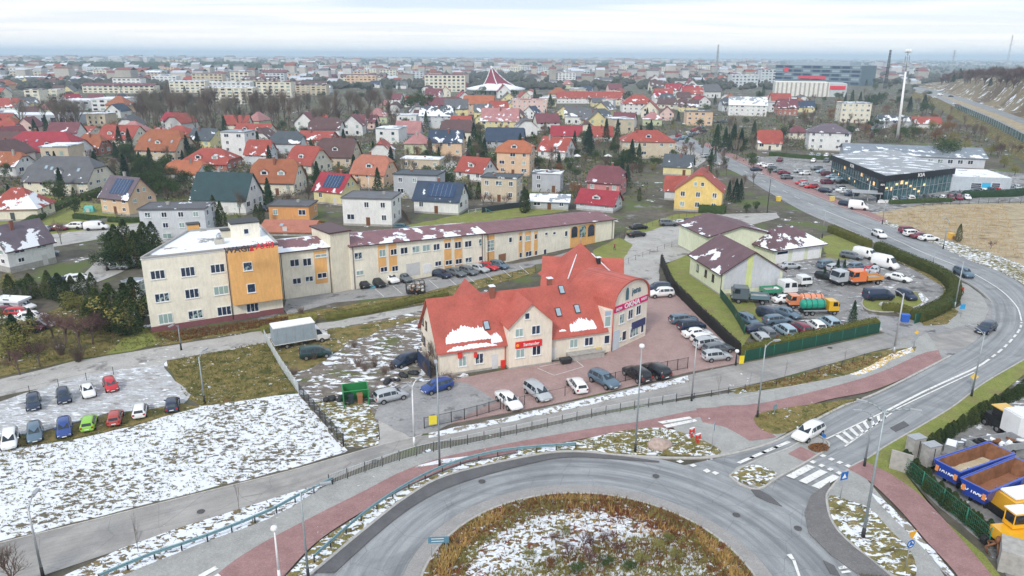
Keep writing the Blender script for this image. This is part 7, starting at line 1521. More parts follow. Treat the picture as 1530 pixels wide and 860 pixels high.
# ---------------------------------------------------------------- hedges: one thing each
def hedge(name,pts,w,h,mat,label,dens=170,core=True,z=0,jag=.12,cat='hedge',px=True,group=None):
    P=gp(pts) if px else pts
    if len(P)>2: P=smooth(P,4)
    rn=random.Random(len(label)); L_=sum((P[i+1]-P[i]).length for i in range(len(P)-1)); P=resample(P,max(2,int(L_/.6)+1)); o=P[0].copy(); m=MB(); n=len(P)
    sec=[(-.5,0),(-.52,.45),(-.46,.9),(-.2,1.0),(.2,1.0),(.46,.9),(.52,.45),(.5,0)]; K=len(sec)
    for i,p in enumerate(P):
        t=(P[min(i+1,n-1)]-P[max(i-1,0)]).normalized(); s=Vector((-t.y,t.x,0))
        for a,b in sec:
            q=p+s*a*w*(.94+.1*noise.noise(Vector((i*.5,a*3,b*2)))); m.v.append((q.x-o.x,q.y-o.y,z+b*h*(.95+jag*noise.noise(Vector((i*.7,a*2,7))))))
    for i in range(n-1):
        for k in range(K-1): m.f.append([i*K+k,i*K+k+1,(i+1)*K+k+1,(i+1)*K+k][::-1]); m.m.append(0); m.sm.append(False)
    m.f.append(list(range(K))); m.f.append([(n-1)*K+k for k in range(K)][::-1]); m.m+= [0,0]; m.sm+=[False,False]
    for i in range(int(L_*dens)):
        k=rn.randrange(n-1); p=P[k].lerp(P[k+1],rn.random()); t=(P[k+1]-P[k]).normalized(); s=Vector((-t.y,t.x,0)); j=rn.randrange(K-1); f=rn.random(); a=sec[j][0]*(1-f)+sec[j+1][0]*f; b=sec[j][1]*(1-f)+sec[j+1][1]*f
        q=p+s*a*w*rn.uniform(.98,1.12); leaf(m,Vector((q.x-o.x,q.y-o.y,z+b*h*rn.uniform(.98,1.09))),rn.uniform(.06,.15),rn,.3)
    ob=m.build(name,mat,None,o); tag(ob,label,cat,group); return ob
hedge('hedge',[(1241,346),(1262,355),(1297,369)],1.9,1.7,LF['hedge'],'short clipped olive hedge between garage block and main road')
hedge('hedge',[(1311,373),(1345,388),(1380,403),(1405,415),(1422,430),(1424,445),(1415,457),(1398,468),(1368,480)],2.1,1.9,LF['hedge'],'long clipped hedge curving round the truck yard')
hedge('hedge',[(1112,534),(1170,521),(1240,507),(1308,492)],1.3,1.9,LF['hedge'],'straight clipped hedge behind the green screen fence')
hedge('hedge',[(1318,463),(1345,466),(1362,473)],1.3,1.3,LF['hedge'],'short clipped hedge by the blue bin at the yard gate')
hedge('hedge',[(988,393),(1003,428),(1030,458),(1065,492),(1104,530)],.5,1.9,simple('black_screen',(.02,.018,.016),.9),'tall black screen hedge between the shop car row and the lawn',20)
hedge('hedge',[(392,497),(408,494),(470,483)],1.6,1.0,LF['olive'],'brown green hedge strip at the foot of the office bank')
hedge('hedge',[(487,477),(520,472),(560,465),(620,452),(668,442)],1.5,1.0,LF['olive'],'long rough hedge between back lane and office car park')
hedge('hedge',[(432,482),(445,480),(472,475)],1.5,1.0,LF['olive'],'short rough hedge beside the office steps')
hedge('hedge',[(30,345),(75,318),(115,300)],2.0,1.6,LF['ever'],'dark green garden hedge behind the bungalow')
hedge('hedge',[(112,326),(180,332),(250,330)],1.4,1.2,LF['ever'],'low dark hedge along the left side street')
hedge('hedge',[(1043,316),(1062,317),(1083,319)],3.2,2.2,LF['ever'],'fat rounded hedge in front of the yellow house')
hedge('hedge',[(125,300),(140,297),(152,292)],2.4,2.4,LF['thuja'],'dark block hedge right of the grey villa')
hedge('hedge',[(1150,232),(1190,236),(1250,240)],1.6,1.6,LF['ever'],'dark hedge along the back of the showroom car park')
hedge('hedge',[(1440,295),(1470,294),(1510,293),(1535,290)],2.4,2.0,LF['fir'],'dark shrubs hedge before the grey showroom workshop')
hedge('hedge',[(1330,305),(1370,303),(1420,301)],1.6,1.2,LF['ever'],'low hedge between showroom window and dry field')
hedge('hedge',[(590,253),(520,262),(455,270)],1.4,1.3,LF['ever'],'garden hedge behind the salmon-roofed house')
for pts,cnt,lab in (([(1366,684),(1400,662),(1440,640),(1470,622),(1505,602),(1535,585)],34,'in the thuja row along the grass verge'),([(1352,700),(1385,732),(1420,762),(1455,790),(1474,808)],22,'in the thuja row behind the green mesh fence')):
    P=resample(gp(pts),cnt)
    for i,p in enumerate(P): tree('thuja',0,0,trn.uniform(1.5,2.3),lab,group='young thujas round the equipment yard',wd=1.7,g=p+Vector((trn.uniform(-.15,.15),trn.uniform(-.15,.15),0)))
# planting on the circle: grasses and shrubs that nobody could count
def planting():
    rn=random.Random(6); sp={k:MB() for k in('straw','brownleaf','olive','redleaf')}
    for i in range(15000):
        r=13.2*math.sqrt(rn.random()); a=rn.uniform(0,2*PI); x=C0.x+r*math.cos(a); y=C0.y+r*math.sin(a); z=.22+.75*(1-(r/13.4)**2); q=noise.noise(Vector((x*.22,y*.22,3)))
        snowy=r<9.8 and (x-1.2)*-.362+(y-49.6)*.932>.3
        if r>11.2: k='straw' if (r<12.6 and rn.random()<.75 and (x<-.5 or x>16 or y>59.5)) else rn.choice(['brownleaf','olive','brownleaf'])
        elif x>5 and y>54: k=rn.choice(['redleaf','brownleaf','straw','redleaf'])
        elif q>.05: k='olive'
        else: k=rn.choice(['brownleaf','olive'])
        if snowy and rn.random()<.86: continue
        h=rn.uniform(.18,.45)*(1.9 if k=='straw' else 1.25 if x>3 else 1); p=Vector((x,y,z)); m=sp[k]
        for j in range(4):
            d=Vector((rn.gauss(0,.5),rn.gauss(0,.5),1)).normalized(); s=Vector((rn.uniform(-.05,.05),rn.uniform(-.05,.05),0)); kk=len(m.v); m.v+=[tuple(p-s),tuple(p+s),tuple(p+d*h)]; m.f.append([kk,kk+1,kk+2]); m.m.append(0); m.sm.append(False)
    for k,m in sp.items(): tag(m.build('ground_cover',LF[k]),None,None,None,'stuff')
    sp=MB(); rn=random.Random(7)
    def scat(poly,n,mat,h0,h1,nm_='grass_tufts'):
        P=gp(poly); xs=[p.x for p in P]; ys=[p.y for p in P]; m=MB(); c=0
        def ins(x,y):
            r=False; j=len(P)-1
            for i in range(len(P)):
                if (P[i].y>y)!=(P[j].y>y) and x<(P[j].x-P[i].x)*(y-P[i].y)/(P[j].y-P[i].y)+P[i].x: r=not r
                j=i
            return r
        while c<n:
            x,y=rn.uniform(min(xs),max(xs)),rn.uniform(min(ys),max(ys))
            if not ins(x,y): c+=.05; continue
            c+=1; h=rn.uniform(h0,h1); p=Vector((x,y,.12))
            for j in range(4):
                d=Vector((rn.gauss(0,.6),rn.gauss(0,.6),1)).normalized(); s=Vector((rn.uniform(-.06,.06),rn.uniform(-.06,.06),0)); kk=len(m.v); m.v+=[tuple(p-s),tuple(p+s),tuple(p+d*h)]; m.f.append([kk,kk+1,kk+2]); m.m.append(0); m.sm.append(False)
        tag(m.build(nm_,mat),None,None,None,'stuff')
    scat([(250,540),(400,512),(425,560),(447,588),(300,607),(275,590)],1500,LF['olive'],.15,.4); scat([(60,475),(150,445),(215,495),(300,505),(240,515),(110,538),(0,560),(0,510)],1700,LF['olive'],.2,.5)
    scat([(230,500),(424,475),(470,466),(400,488),(260,512)],1500,LF['brownleaf'],.2,.45); scat([(1100,585),(1300,536),(1366,522),(1335,536),(1200,575)],700,LF['brownleaf'],.15,.35)
    scat([(1128,622),(1240,602),(1290,596),(1195,638),(1133,640)],500,LF['olive'],.12,.3); scat([(860,662),(990,641),(1075,676),(930,678)],800,LF['olive'],.12,.3); scat([(0,675),(300,610),(447,590),(505,660),(430,700),(0,805)],2500,LF['olive'],.08,.22); scat([(1300,320),(1500,305),(1530,390),(1400,355)],2500,LF['straw'],.15,.4)
planting()
print('trees',NT,'reg',len(REG))

for x,y,h,k in ((872,822,1.7,'purple'),(900,812,1.5,'purple'),(850,835,1.6,'purple'),(925,830,1.3,'purple'),(830,812,1.2,'purple'),(880,845,1.5,'purple'),(905,850,1.1,'ever'),(940,853,1.0,'ever'),(862,856,1.0,'ever'),(960,842,1.2,'olive'),(985,822,1.1,'olive'),(1010,835,1.2,'olive'),(845,800,1.,'olive'),(1000,808,1.,'olive'),(790,830,1.,'olive'),(820,850,1.1,'brown')):
    tree(k,x,y,h,'in the planted circle',group='bushes of the planted circle',wd=1.6,z=.75)
# ================================================================ highway on its bank, and the hill
def highway():
    z=5.; NR=[(1366,137),(1395,144.5),(1426,159),(1473,180),(1518,204),(1560,228)]; NF=[(1370,134),(1402,142),(1434,155),(1483,175),(1530,198),(1580,224)]
    FR=[(1364,132),(1385,137),(1413,144),(1448,155),(1498,173),(1540,190),(1590,212)]; FF=[(1366,129.5),(1390,133),(1418,140),(1455,150),(1500,165),(1540,178),(1590,197)]
    g=lambda l:[G(a,b,z) for a,b in l]
    def strip(nm_,a,b,mat,dz=0.): 
        A=resample(smooth(a,5),60); Bq=resample(smooth(b,5),60); v=[];f=[]; s=0;uv=[]
        for i in range(60):
            if i: s+=(A[i]-A[i-1]).length
            for k,p in ((0,A[i]),(1,Bq[i])): v.append((p.x,p.y,p.z+dz)); uv.append((k*(A[i]-Bq[i]).length,s))
        for i in range(59): f.append([2*i,2*i+2,2*i+3,2*i+1])
        me=bpy.data.meshes.new(nm_); me.from_pydata(v,[],f); me.materials.append(M[mat]); ul=me.uv_layers.new(name='UVMap')
        for lp in me.loops: ul.data[lp.index].uv=uv[lp.vertex_index]
        if me.polygons[0].normal.z<0: me.flip_normals()
        o=bpy.data.objects.new(nm_,me); COL.objects.link(o); o['kind']='structure'
    strip('highway',g(NR),g(NF),'asphalt',.05); strip('highway',g(FR),g(FF),'asphalt',.05); strip('highway_median',g(NF),g(FR),'dryfield',.02)
    off=[Vector((p.x-9,p.y-9,0.02)) for p in g(NR)]; strip('highway_bank',off,g(NR),'grassrough')
    # hill behind
    base=smooth([G(a,b,0) for a,b in [(1366,131),(1390,134.5),(1418,142),(1455,153),(1500,169),(1540,184),(1590,204),(1640,225)]],4); base=[Vector((p.x*.9,p.y*.9,z)) for p in base]; base=resample(base,50); v=[];f=[]; nv=22
    hts=[3,9,14,17,19,21,23,25,26,26]
    for i,p in enumerate(base):
        u=i/49*9; k=int(min(8,u)); H0=hts[k]+(hts[k+1]-hts[k])*(u-k)
        for j in range(nv):
            q=j/(nv-1); d=q*260; x=p.x+d*.62+ (2 if j else 0); y=p.y+d*.78; s=min(1,q*3.2); s=s*s*(3-2*s); zz=z+(H0-z*.2)*s*(1-.25*q)+4*noise.noise(Vector((x*.02,y*.02,0)))*s+1.2*noise.noise(Vector((x*.09,y*.09,1)))*s
            v.append((x,y,zz if j<nv-1 else -1))
    for i in range(49):
        for j in range(nv-1): f.append([i*nv+j,(i+1)*nv+j,(i+1)*nv+j+1,i*nv+j+1])
    me=bpy.data.meshes.new('hill'); me.from_pydata(v,[],f); me.materials.append(gmat('hill_ground',(.18,.145,.09),(.30,.24,.15),.03,.95,[(.13,.58,.61)],((.14,.10,.06),.02,.5,.6),.25)); me.polygons.foreach_set('use_smooth',[True]*len(f))
    if me.polygons[0].normal.z<0: me.flip_normals()
    o=bpy.data.objects.new('hill',me); COL.objects.link(o); o['kind']='structure'
    rn=random.Random(3)
    for i in range(300):
        a=rn.randrange(50); j=min(nv-3,4+int(abs(rn.gauss(0,5)))); p=Vector(v[a*nv+j])
        if a<5 or (i<60 and j<5): continue
        tree(rn.choice(['grey','purple','purple','purple','fir' if rn.random()<.4 else 'grey']),0,0,rn.uniform(8,12),'on the hill',group='trees on the hill',wd=1.3,g=p-Vector((0,0,.4)))
    # glass noise barriers on both sides
    for nm_,l,h,lab in (('noise_barrier',[(1426,161),(1473,182),(1518,206),(1560,230)],3.2,'long greenish glass noise barrier along the near highway edge'),('noise_barrier',[(1507,161),(1540,172),(1580,187)],3.5,'green glass noise barrier on the hill side of the highway')):
        P=resample(smooth(g(l),5),40); t=thing(nm_,lab,'barrier',P[0]); o=P[0].copy()
        for i in range(39):
            a,b=P[i]-o,P[i+1]-o; u=(b-a).normalized(); m=MB(); m.obox((a+b)/2,u,(b-a).length/2-.08,.05,0,h); m.build('glass_panel',BARG,t); m=MB(); m.obox(a,u,.1,.12,0,h+.1); m.build('post',B['metal'],t)
    for x,y,c,k in [(1380,139.5,'white','suv'),(1432,158.5,'red','hatch'),(1424,155.5,'white','hatch'),(1395,146,'white','sedan'),(1405,142.5,'white','van'),(1421,144.5,'black','sedan')]:
        p=G(x,y,z+.1); t=car(x,y,-58,k,c,'driving on the far highway','cars on the highway',2); t.location=p
BARG=glassmat('barrier_glass',(.05,.13,.13),(.12,.22,.22),.7)
highway()
# ================================================================ masts
def lattice(x,y,ty,tx,wb,wt,label,arms=(),name='lattice_mast',thin=.12,col='dark'):
    g=G(x,y); H=hgt(x,y,ty); t=thing(name,label,'mast',g); lv=14; m=MB(); c=lambda k,z:(wb+(wt-wb)*z)/2
    for k,(sx,sy) in enumerate(((-1,-1),(1,-1),(1,1),(-1,1))):
        m=MB(); m.tube((sx*wb/2,sy*wb/2,0),(sx*wt/2,sy*wt/2,H),thin,thin*.8,4); m.build('leg',B[col],t)
    m=MB(); cs=((-1,-1),(1,-1),(1,1),(-1,1))
    for i in range(lv):
        a,b=i/lv,(i+1)/lv; wa,wb2=c(0,a),c(0,b)
        for k in range(4):
            p,q=cs[k],cs[(k+1)%4]; m.tube((p[0]*wa,p[1]*wa,H*a),(q[0]*wb2,q[1]*wb2,H*b),thin*.6,n=3,cap=False); m.tube((q[0]*wa,q[1]*wa,H*a),(p[0]*wb2,p[1]*wb2,H*b),thin*.6,n=3,cap=False)
    m.build('bracing',B[col],t)
    for z,l in arms: m=MB(); m.tube((-l,0,H*z),(l,0,H*z),thin*1.3,n=4); m.tube((-l,0,H*z),(0,0,H*(z+.04)),thin,n=3); m.tube((l,0,H*z),(0,0,H*(z+.04)),thin,n=3); m.build('crossarm',B[col],t)
    return t,H
t,H=lattice(1322,132,74,1328,3.2,1.6,'dark slim lattice mast left of the white mast',((.55,3),),thin=.28)
t,H=lattice(1069,120,66,1070,3.6,1.4,'distant lattice radio mast standing on the skyline',((.78,2.6),(.66,2.2)),thin=.3,col='metal')
lattice(1503,104,52,1506,7,1.2,'electricity pylon with crossarms above the wooded hill',((.72,9),(.84,7),(.94,5)),'power_pylon',.26,'metal'); lattice(1421,108,74,1423,6,1.2,'fainter electricity pylon left of the hill',((.72,9),(.84,7),(.94,5)),'power_pylon',.3,'metal')
def whitemast():
    g=G(1340,211); H=hgt(1340,211,76); t=thing('antenna_mast','tall tapered white tubular mast with antennas on top','mast',g); t.rotation_euler=(0,R(-2.),0); m=MB(); m.tube((0,0,0),(0,0,H*.78),.75,.42,14); m.build('pole',B['frame'],t); m=MB(); m.tube((0,0,H*.78),(0,0,H),.28,.16,8); m.build('top_pole',B['metal'],t)
    for i in range(6): m=MB(); a=i*1.05; m.box(-.16,-.1,-1,.16,.1,1); m.build('antenna_panel',B['metal'],t,(1.0*math.cos(a),1.0*math.sin(a),H*(.9+.03*(i%2))),a); 
    for z in (.86,.93,.985): m=MB(); m.lathe([(.15,0),(1.15,0),(1.15,.15)],12); m.build('platform',B['metal'],t,(0,0,H*z))
    for a in (0,2.1,4.2): m=MB(); m.tube((.9*math.cos(a),.9*math.sin(a),H*.985),(1.3*math.cos(a),1.3*math.sin(a),H*1.02),.5,.5,10); m.build('dish',B['frame'],t)
whitemast()
# ================================================================ street lamps and poles
STEEL=simple('lamp_steel',(.33,.38,.40),.45,.3)
def lamp(x,y,ty,label,arm=None,kind='arm',r=.085,dark=True,col=STEEL):
    g=G(x,y); H=hgt(x,y,ty); t=thing('street_lamp',label,'street lamp',g,0,'street lamps'); m=MB(); m.tube((0,0,.0),(0,0,1.1),r*1.7,r*1.4,8); m.build('base_sleeve',B['dark'] if dark else col,t); m=MB(); m.tube((0,0,1.1),(0,0,H),r*1.25,r*.7,8); m.build('pole',col,t)
    if kind=='globe': m=MB(); m.lathe([(.1,-.1),(.22,0),(.30,.15),(.24,.34),(.05,.42)],12); m.build('lamp_head',B['frame'],t,(0,0,H))
    elif kind=='none': pass
    else:
        for a,l in (arm or [(180,1.6)]):
            c,s=math.cos(R(a)),math.sin(R(a)); m=MB(); pv=Vector((0,0,H-.4)); 
            for k in range(1,5):
                q=k/4; p=Vector((c*l*q**1.3,s*l*q**1.3,H-.4+.75*math.sin(q*PI/2))); m.tube(pv,p,r*.65,r*.6,6); pv=p
            m.build('arm',col,t); m=MB(); m.box(-.42,-.14,-.06,.42,.14,.07); m.box(-.34,-.1,-.1,.34,.1,-.06,1); m.build('lamp_head',[B['metal'],B['frame']],t,pv+Vector((c*.4,s*.4,.02)),R(a))
    return t
lamp(65,864,758,'thin pale street lamp at the lower left by the service road',[(100,1.2)],col=B['metal']); lamp(461,866,735,'street lamp with curved arm on the verge, lower left',[(20,1.5)]); lamp(418,868,792,'white post lamp beside the red cycle path, lower left',kind='globe',dark=False,col=B['frame'])
lamp(657,700,556,'tall street lamp at the guardrail outside the ring road',[(100,1.3)]); lamp(619,666,576,'white twin-headed lamp at the car park entrance',[(60,.8),(240,.8)],dark=False,col=B['frame'])
lamp(949,676,519,'globe-topped lamp on the snowy verge by the boulder',kind='globe'); lamp(1033,600,510,'slim pale post behind the footpath railing',kind='none',dark=True,col=B['metal']); lamp(1131,625,515,'street lamp between cycle path and verge near the crossing',[(20,1.1)])
lamp(1099,546,526,'short black garden lamp at the end of the screen hedge',kind='globe',col=B['dark']); lamp(1335,528,438,'pale double lamp post at the gravel tip by the yard gate',[(150,1.6)],dark=False,r=.12,col=B['metal']); lamp(1426,460,390,'street lamp at the pavement beside the hedge bend',[(160,1.2)],dark=False,col=B['metal'])
lamp(1451,593,497,'street lamp with yellow diamond sign on the grass verge',[(120,1.3)]); lamp(1291,698,618,'nearer-kerb street lamp at the zebra crossing',[(180,1.2)]); lamp(1289,804,612,'tall two-armed street lamp in the snowy exit island',[(150,1.4),(-20,1.8)],r=.11)
lamp(306,603,533,'street lamp at the corner of the snowy field',[(80,1.1)]); lamp(271,523,486,'short street lamp on the grass bank of the office',[(250,.8)]); lamp(1228,356,310,'street lamp by the garage block hedge',[(10,1.1)]); lamp(1409,372,327,'street lamp on the snowy verge of the dry field',[(200,1.2)]); lamp(1392,403,377,'low lamp post outside the long hedge',kind='none'); lamp(1318,335,300,'street lamp in front of the showroom corner',[(190,1.)])
lamp(1077,246,222,'small street lamp beside the upper main road',[(10,1.)]); lamp(1170,262,240,'street lamp at the far showroom rows',[(10,1.)]); lamp(1146,318,267,'dark leaning wooden pole by the brown-roofed workshop',kind='none',col=B['dark']); lamp(552,294,262,'white telegraph pole behind the white cube house',kind='none',dark=False,col=B['frame']); lamp(1296,300,270,'flag pole in front of the showroom glass',kind='none',dark=False,col=B['frame'])
# ================================================================ road signs
def sign(x,y,ty,label,panels,rz=0,posts=((0,0),)):
    g=G(x,y); H=hgt(x,y,ty); t=thing('road_sign',label,'road sign',g,R(rz)); 
    for px_,_ in posts: m=MB(); m.tube((px_,0,0),(px_,0,H),.04,n=6); m.build('post',B['metal'],t)
    for sh,sz,zo,c,extra in panels:
        z=H+zo; m=MB()
        if sh=='round': pts=[(sz*math.cos(2*PI*i/18),sz*math.sin(2*PI*i/18)) for i in range(18)]
        elif sh=='diamond': pts=[(0,-sz),(sz,0),(0,sz),(-sz,0)]
        elif sh=='tri': pts=[(-sz,sz*.75),(0,-sz),(sz,sz*.75)]
        else: pts=[(-sz[0],-sz[1]),(sz[0],-sz[1]),(sz[0],sz[1]),(-sz[0],sz[1])]
        k=len(pts); m.add([(a,-.07,b) for a,b in pts]+[(a,-.05,b) for a,b in pts],[tuple(range(k)),tuple(range(k,2*k))[::-1]]+[(i,(i+1)%k,k+(i+1)%k,k+i)[::-1] for i in range(k)]); o=m.build('panel',B['paint'],t,(0,0,z),0,c)
        if extra=='ped': m=MB(); m.add([(-.26,-.075,-.24),(.26,-.075,-.24),(0,-.075,.26)],[(0,1,2)]); m.build('pictogram',B['frame'],o)
        if extra=='ring':
            m=MB()
            for a in range(3):
                for q in range(5):
                    b0=2*PI*a/3+q*.28; b1=b0+.28; m.add([(r_*math.cos(b),-.075,r_*math.sin(b)) for r_,b in ((sz*.45,b0),(sz*.45,b1),(sz*.68,b1),(sz*.68,b0))],[(0,1,2,3)[::-1]])
            m.build('pictogram',B['frame'],o)
        if extra=='lines':
            for i in range(2): m=MB(); m.box(-sz[0]*.7,-.08,-sz[1]*.5+i*sz[1]*.8,sz[0]*.5,-.072,-sz[1]*.3+i*sz[1]*.8); m.build('text_line',B['frame'],o)
    return t
BL=(.02,.14,.45)
sign(1255,748,706,'blue pedestrian crossing sign at the near zebra kerb',[('sq',(.42,.42),-.3,BL,'ped')],20); sign(1352,852,800,'yellow triangle above round blue ring road sign',[('tri',.45,.1,(.75,.38,.03),None),('round',.40,-.75,BL,'ring')],20); sign(656,834,801,'blue direction board on two posts at the planted circle',[('sq',(.85,.30),-.3,(.10,.24,.34),'lines')],5,((-.6,0),(.6,0)))
sign(1063,674,632,'narrow blue grey sign near the red hydrant markers',[('sq',(.22,.5),-.4,(.25,.36,.42),None)],60); sign(1156,622,604,'round grey-backed sign at the verge by the lamp',[('round',.36,-.3,(.2,.3,.34),None)],30); sign(1365,520,497,'grey round sign with yellow plate by the gravel tip',[('round',.42,-.6,(.3,.35,.38),None),('diamond',.36,.1,(.8,.5,.05),None)],10)
sign(1452,580,560,'yellow diamond priority sign on the grass verge lamp',[('diamond',.5,-.2,(.85,.6,.15),None)],-10); sign(1435,474,455,'blue sign on the pavement at the hedge bend',[('sq',(.4,.4),-.3,(.03,.3,.6),None)],0); sign(1229,666,648,'small blue keep-right sign behind the bush island',[('round',.22,-.2,BL,None)],-30); sign(1107,545,532,'yellow notice board at the black screen hedge',[('sq',(.35,.6),-.5,(.80,.62,.03),None)],10); sign(647,640,621,'yellow box sign on the dark fence end',[('sq',(.45,.55),-.5,(.80,.66,.05),None)],15)
sign(1376,470,460,'white notice plate on the green screen at the gate',[('sq',(.4,.3),-.2,(.7,.72,.72),None)],-10); sign(181,843,818,'thin blue marker sign'[:0]+'small blue marker on the roadside, far lower left',[('sq',(.15,.4),-.4,(.05,.25,.5),None)],70) if False else None
for x,y,l in ((1033,655,'left red hydrant marker with white top plate on the verge'),(1042,664,'right red hydrant marker with white top plate on the verge')):
    g=G(x,y); t=thing('hydrant_marker',l,'hydrant marker',g,R(30)); m=MB(); m.box(-.08,-.08,0,.08,.08,.6); m.box(-.35,-.06,.6,-.22,.06,1.25); m.box(.22,-.06,.6,.35,.06,1.25); m.box(-.22,-.06,.85,.22,.06,1.0); m.build('frame',B['paint'],t,None,0,(.62,.04,.03)); m=MB(); m.box(-.35,-.09,1.25,.35,.09,1.32); m.build('top_plate',B['frame'],t)
# ================================================================ fences, railings, guardrails
def fence(name,label,pts,h,step,post='dark',infill=None,pr=.045,rails=(),cat='fence',sm=4,mesh=None,px=True,pick=0,z0=.1,maxp=95):
    P=gp(pts); P=smooth(P,sm) if len(P)>2 else P; L_=sum((P[i+1]-P[i]).length for i in range(len(P)-1)); n=max(2,min(maxp,int(L_/step)+1)); P=resample(P,n); o=P[0].copy(); t=thing(name,label,cat,o); Q=[p-o for p in P]
    pm=MB(); pm.tube((0,0,-.1),(0,0,h+.05),pr,pr,6 if pr>.03 else 4); pm=pm.mesh('post',B[post])
    for q in Q: inst('post',pm,t,q)
    for z,r,mt in rails:
        m=MB()
        for a,b in zip(Q,Q[1:]): m.tube(a+Vector((0,0,z)),b+Vector((0,0,z)),r,r,4)
        m.build('rail',B[mt],t)
    if pick:
        m=MB()
        for a,b in zip(Q,Q[1:]):
            k=max(1,int((b-a).length/pick))
            for i in range(k): p=a.lerp(b,(i+.5)/k); m.tube(p+Vector((0,0,z0)),p+Vector((0,0,h-.05)),.014,.014,3,cap=False)
        m.build('infill',B[mesh or post],t)
    if infill:
        m=MB()
        for a,b in zip(Q,Q[1:]): c=(a+b)/2; m.obox(c,(b-a),(b-a).length/2,.02,z0,h)
        o2=m.build('screen',B['paint'],t,None,0,infill)
    return t
B['teal']=simple('guardrail_steel',(.22,.36,.40),.45,.3); B['green']=simple('green_wire',(.03,.20,.13),.5); B['pale']=simple('pale_rail',(.55,.60,.62),.45,.3)
def guard(label,pts):
    P=smooth(gp(pts),5); L_=sum((P[i+1]-P[i]).length for i in range(len(P)-1)); n=int(L_/2)+1; P=resample(P,n); o=P[0].copy(); t=thing('guardrail',label,'guardrail',o); m=MB(); Q=resample(P,n*2); sec=[(.0,.50),(.07,.55),(.07,.62),(0,.67),(.07,.72),(.07,.79),(0,.84)]; K=len(sec)
    for i,p in enumerate(Q):
        d=(Q[min(i+1,len(Q)-1)]-Q[max(i-1,0)]).normalized(); s=Vector((d.y,-d.x,0))
        for a,z in sec: q=p+s*a-o; m.v.append((q.x,q.y,z+.12))
    for i in range(len(Q)-1):
        for k in range(K-1): m.f.append([i*K+k,(i+1)*K+k,(i+1)*K+k+1,i*K+k+1]); m.m.append(0); m.sm.append(False)
    m.build('beam',B['teal'],t); pm=MB(); pm.box(-.05,-.05,0,.05,.05,.85); pm=pm.mesh('post',B['dark'])
    for p in P: inst('post',pm,t,p-o)
guard('blue grey guardrail between service road and footpath, lower left',[(150,872),(230,838),(300,815),(400,775),(450,748),(497,725)]); guard('curved blue grey guardrail around the outside of the ring road',[(470,842),(500,815),(550,772),(610,732),(660,707),(720,688),(772,679),(860,672)])
fence('railing','long pale bar railing with dark posts along the footpath',[(492,726),(560,702),(620,683),(700,665),(790,646),(900,622),(1010,602)],1.25,1.9,'dark',rails=((1.25,.028,'pale'),(.2,.022,'pale')),pick=.16,mesh='pale',cat='railing')
fence('railing','low post and rail line from the bar railing to the gravel tip',[(1010,602),(1090,589),(1170,574),(1230,558),(1290,538)],.95,2.3,'dark',rails=((.9,.02,'dark'),(.5,.015,'dark')),cat='railing')
fence('fence','dark bar fence with gate leaf before the shop car park, left part',[(634,641),(700,626),(748,612)],1.45,1.6,'dark',rails=((1.4,.03,'dark'),(.2,.03,'dark')),pick=.14,z0=.15); fence('fence','sparse dark post fence behind the parked cars, middle part',[(752,612),(830,595),(900,578)],1.3,2.4,'dark',rails=((1.2,.022,'dark'),)); fence('fence','dark bar fence behind the black cars, right part',[(903,578),(960,564),(1027,551)],1.7,1.6,'dark',rails=((1.65,.03,'dark'),(.2,.03,'dark')),pick=.16,z0=.15)
fence('mesh_fence','pale mesh fence running down beside the snowy field',[(396,508),(420,550),(447,590)],1.6,1.8,'pale',rails=((1.55,.02,'pale'),(.8,.012,'pale'),(.2,.012,'pale')),pick=.13,mesh='pale'); fence('mesh_fence','dark mesh fence between snowy field and rubbish corner',[(447,590),(480,628),(513,668)],1.6,1.8,'dark',rails=((1.55,.02,'dark'),(.8,.015,'dark'),(.2,.012,'dark')),pick=.13)
fence('mesh_fence','dark gate fence closing the rubbish corner at the lane',[(514,667),(540,663),(567,657)],1.5,2.2,'dark',rails=((1.45,.025,'dark'),(.2,.025,'dark'))); fence('mesh_fence','green welded mesh fence around the equipment yard',[(1349,706),(1385,738),(1420,768),(1455,797),(1476,817)],1.9,2.4,'green',rails=((1.85,.02,'green'),(1.4,.012,'green'),(.95,.012,'green'),(.5,.012,'green'),(.15,.015,'green')),pick=.2,sm=3)
fence('screen_fence','dark green screen fence below the straight clipped hedge',[(1112,541),(1180,526),(1250,511),(1313,497)],1.7,2.5,'green',(.012,.07,.045)); fence('screen_fence','dark green screen fence below the curved hedge end',[(1366,484),(1395,474),(1424,460)],1.7,2.5,'green',(.012,.07,.045)); fence('screen_fence','dark green screen fence beside the gabled workshop hall',[(1076,445),(1095,470),(1112,500)],1.6,2.5,'green',(.015,.06,.05))
fence('wire_fence','low wire fence with thin posts along the gravel lane',[(905,408),(960,384),(1010,366),(1062,351),(1098,340)],1.1,3,'dark',rails=((1.05,.012,'dark'),(.5,.01,'dark')),pr=.035); fence('wire_fence','low wire fence between office car park and back lane',[(640,447),(700,432),(760,416),(800,404)],1.1,3,'dark',rails=((1.05,.012,'dark'),),pr=.035); fence('wire_fence','thin post line behind the snowy lot back row',[(0,600),(60,585),(110,573),(170,560)],1.1,3,'dark',rails=((1.,.01,'dark'),),pr=.035)
fence('wire_fence','thin wire fence above the grass behind the upper car park',[(925,358),(960,342),(1010,327),(1060,318)],1.3,3,'dark',rails=((1.2,.012,'dark'),(.6,.01,'dark')),pr=.035); fence('wire_fence','long dark fence between showroom shrubs and dry field',[(1380,308),(1440,305),(1500,304),(1560,306)],1.6,3,'dark',rails=((1.55,.02,'dark'),(.8,.012,'dark')),pick=.4)
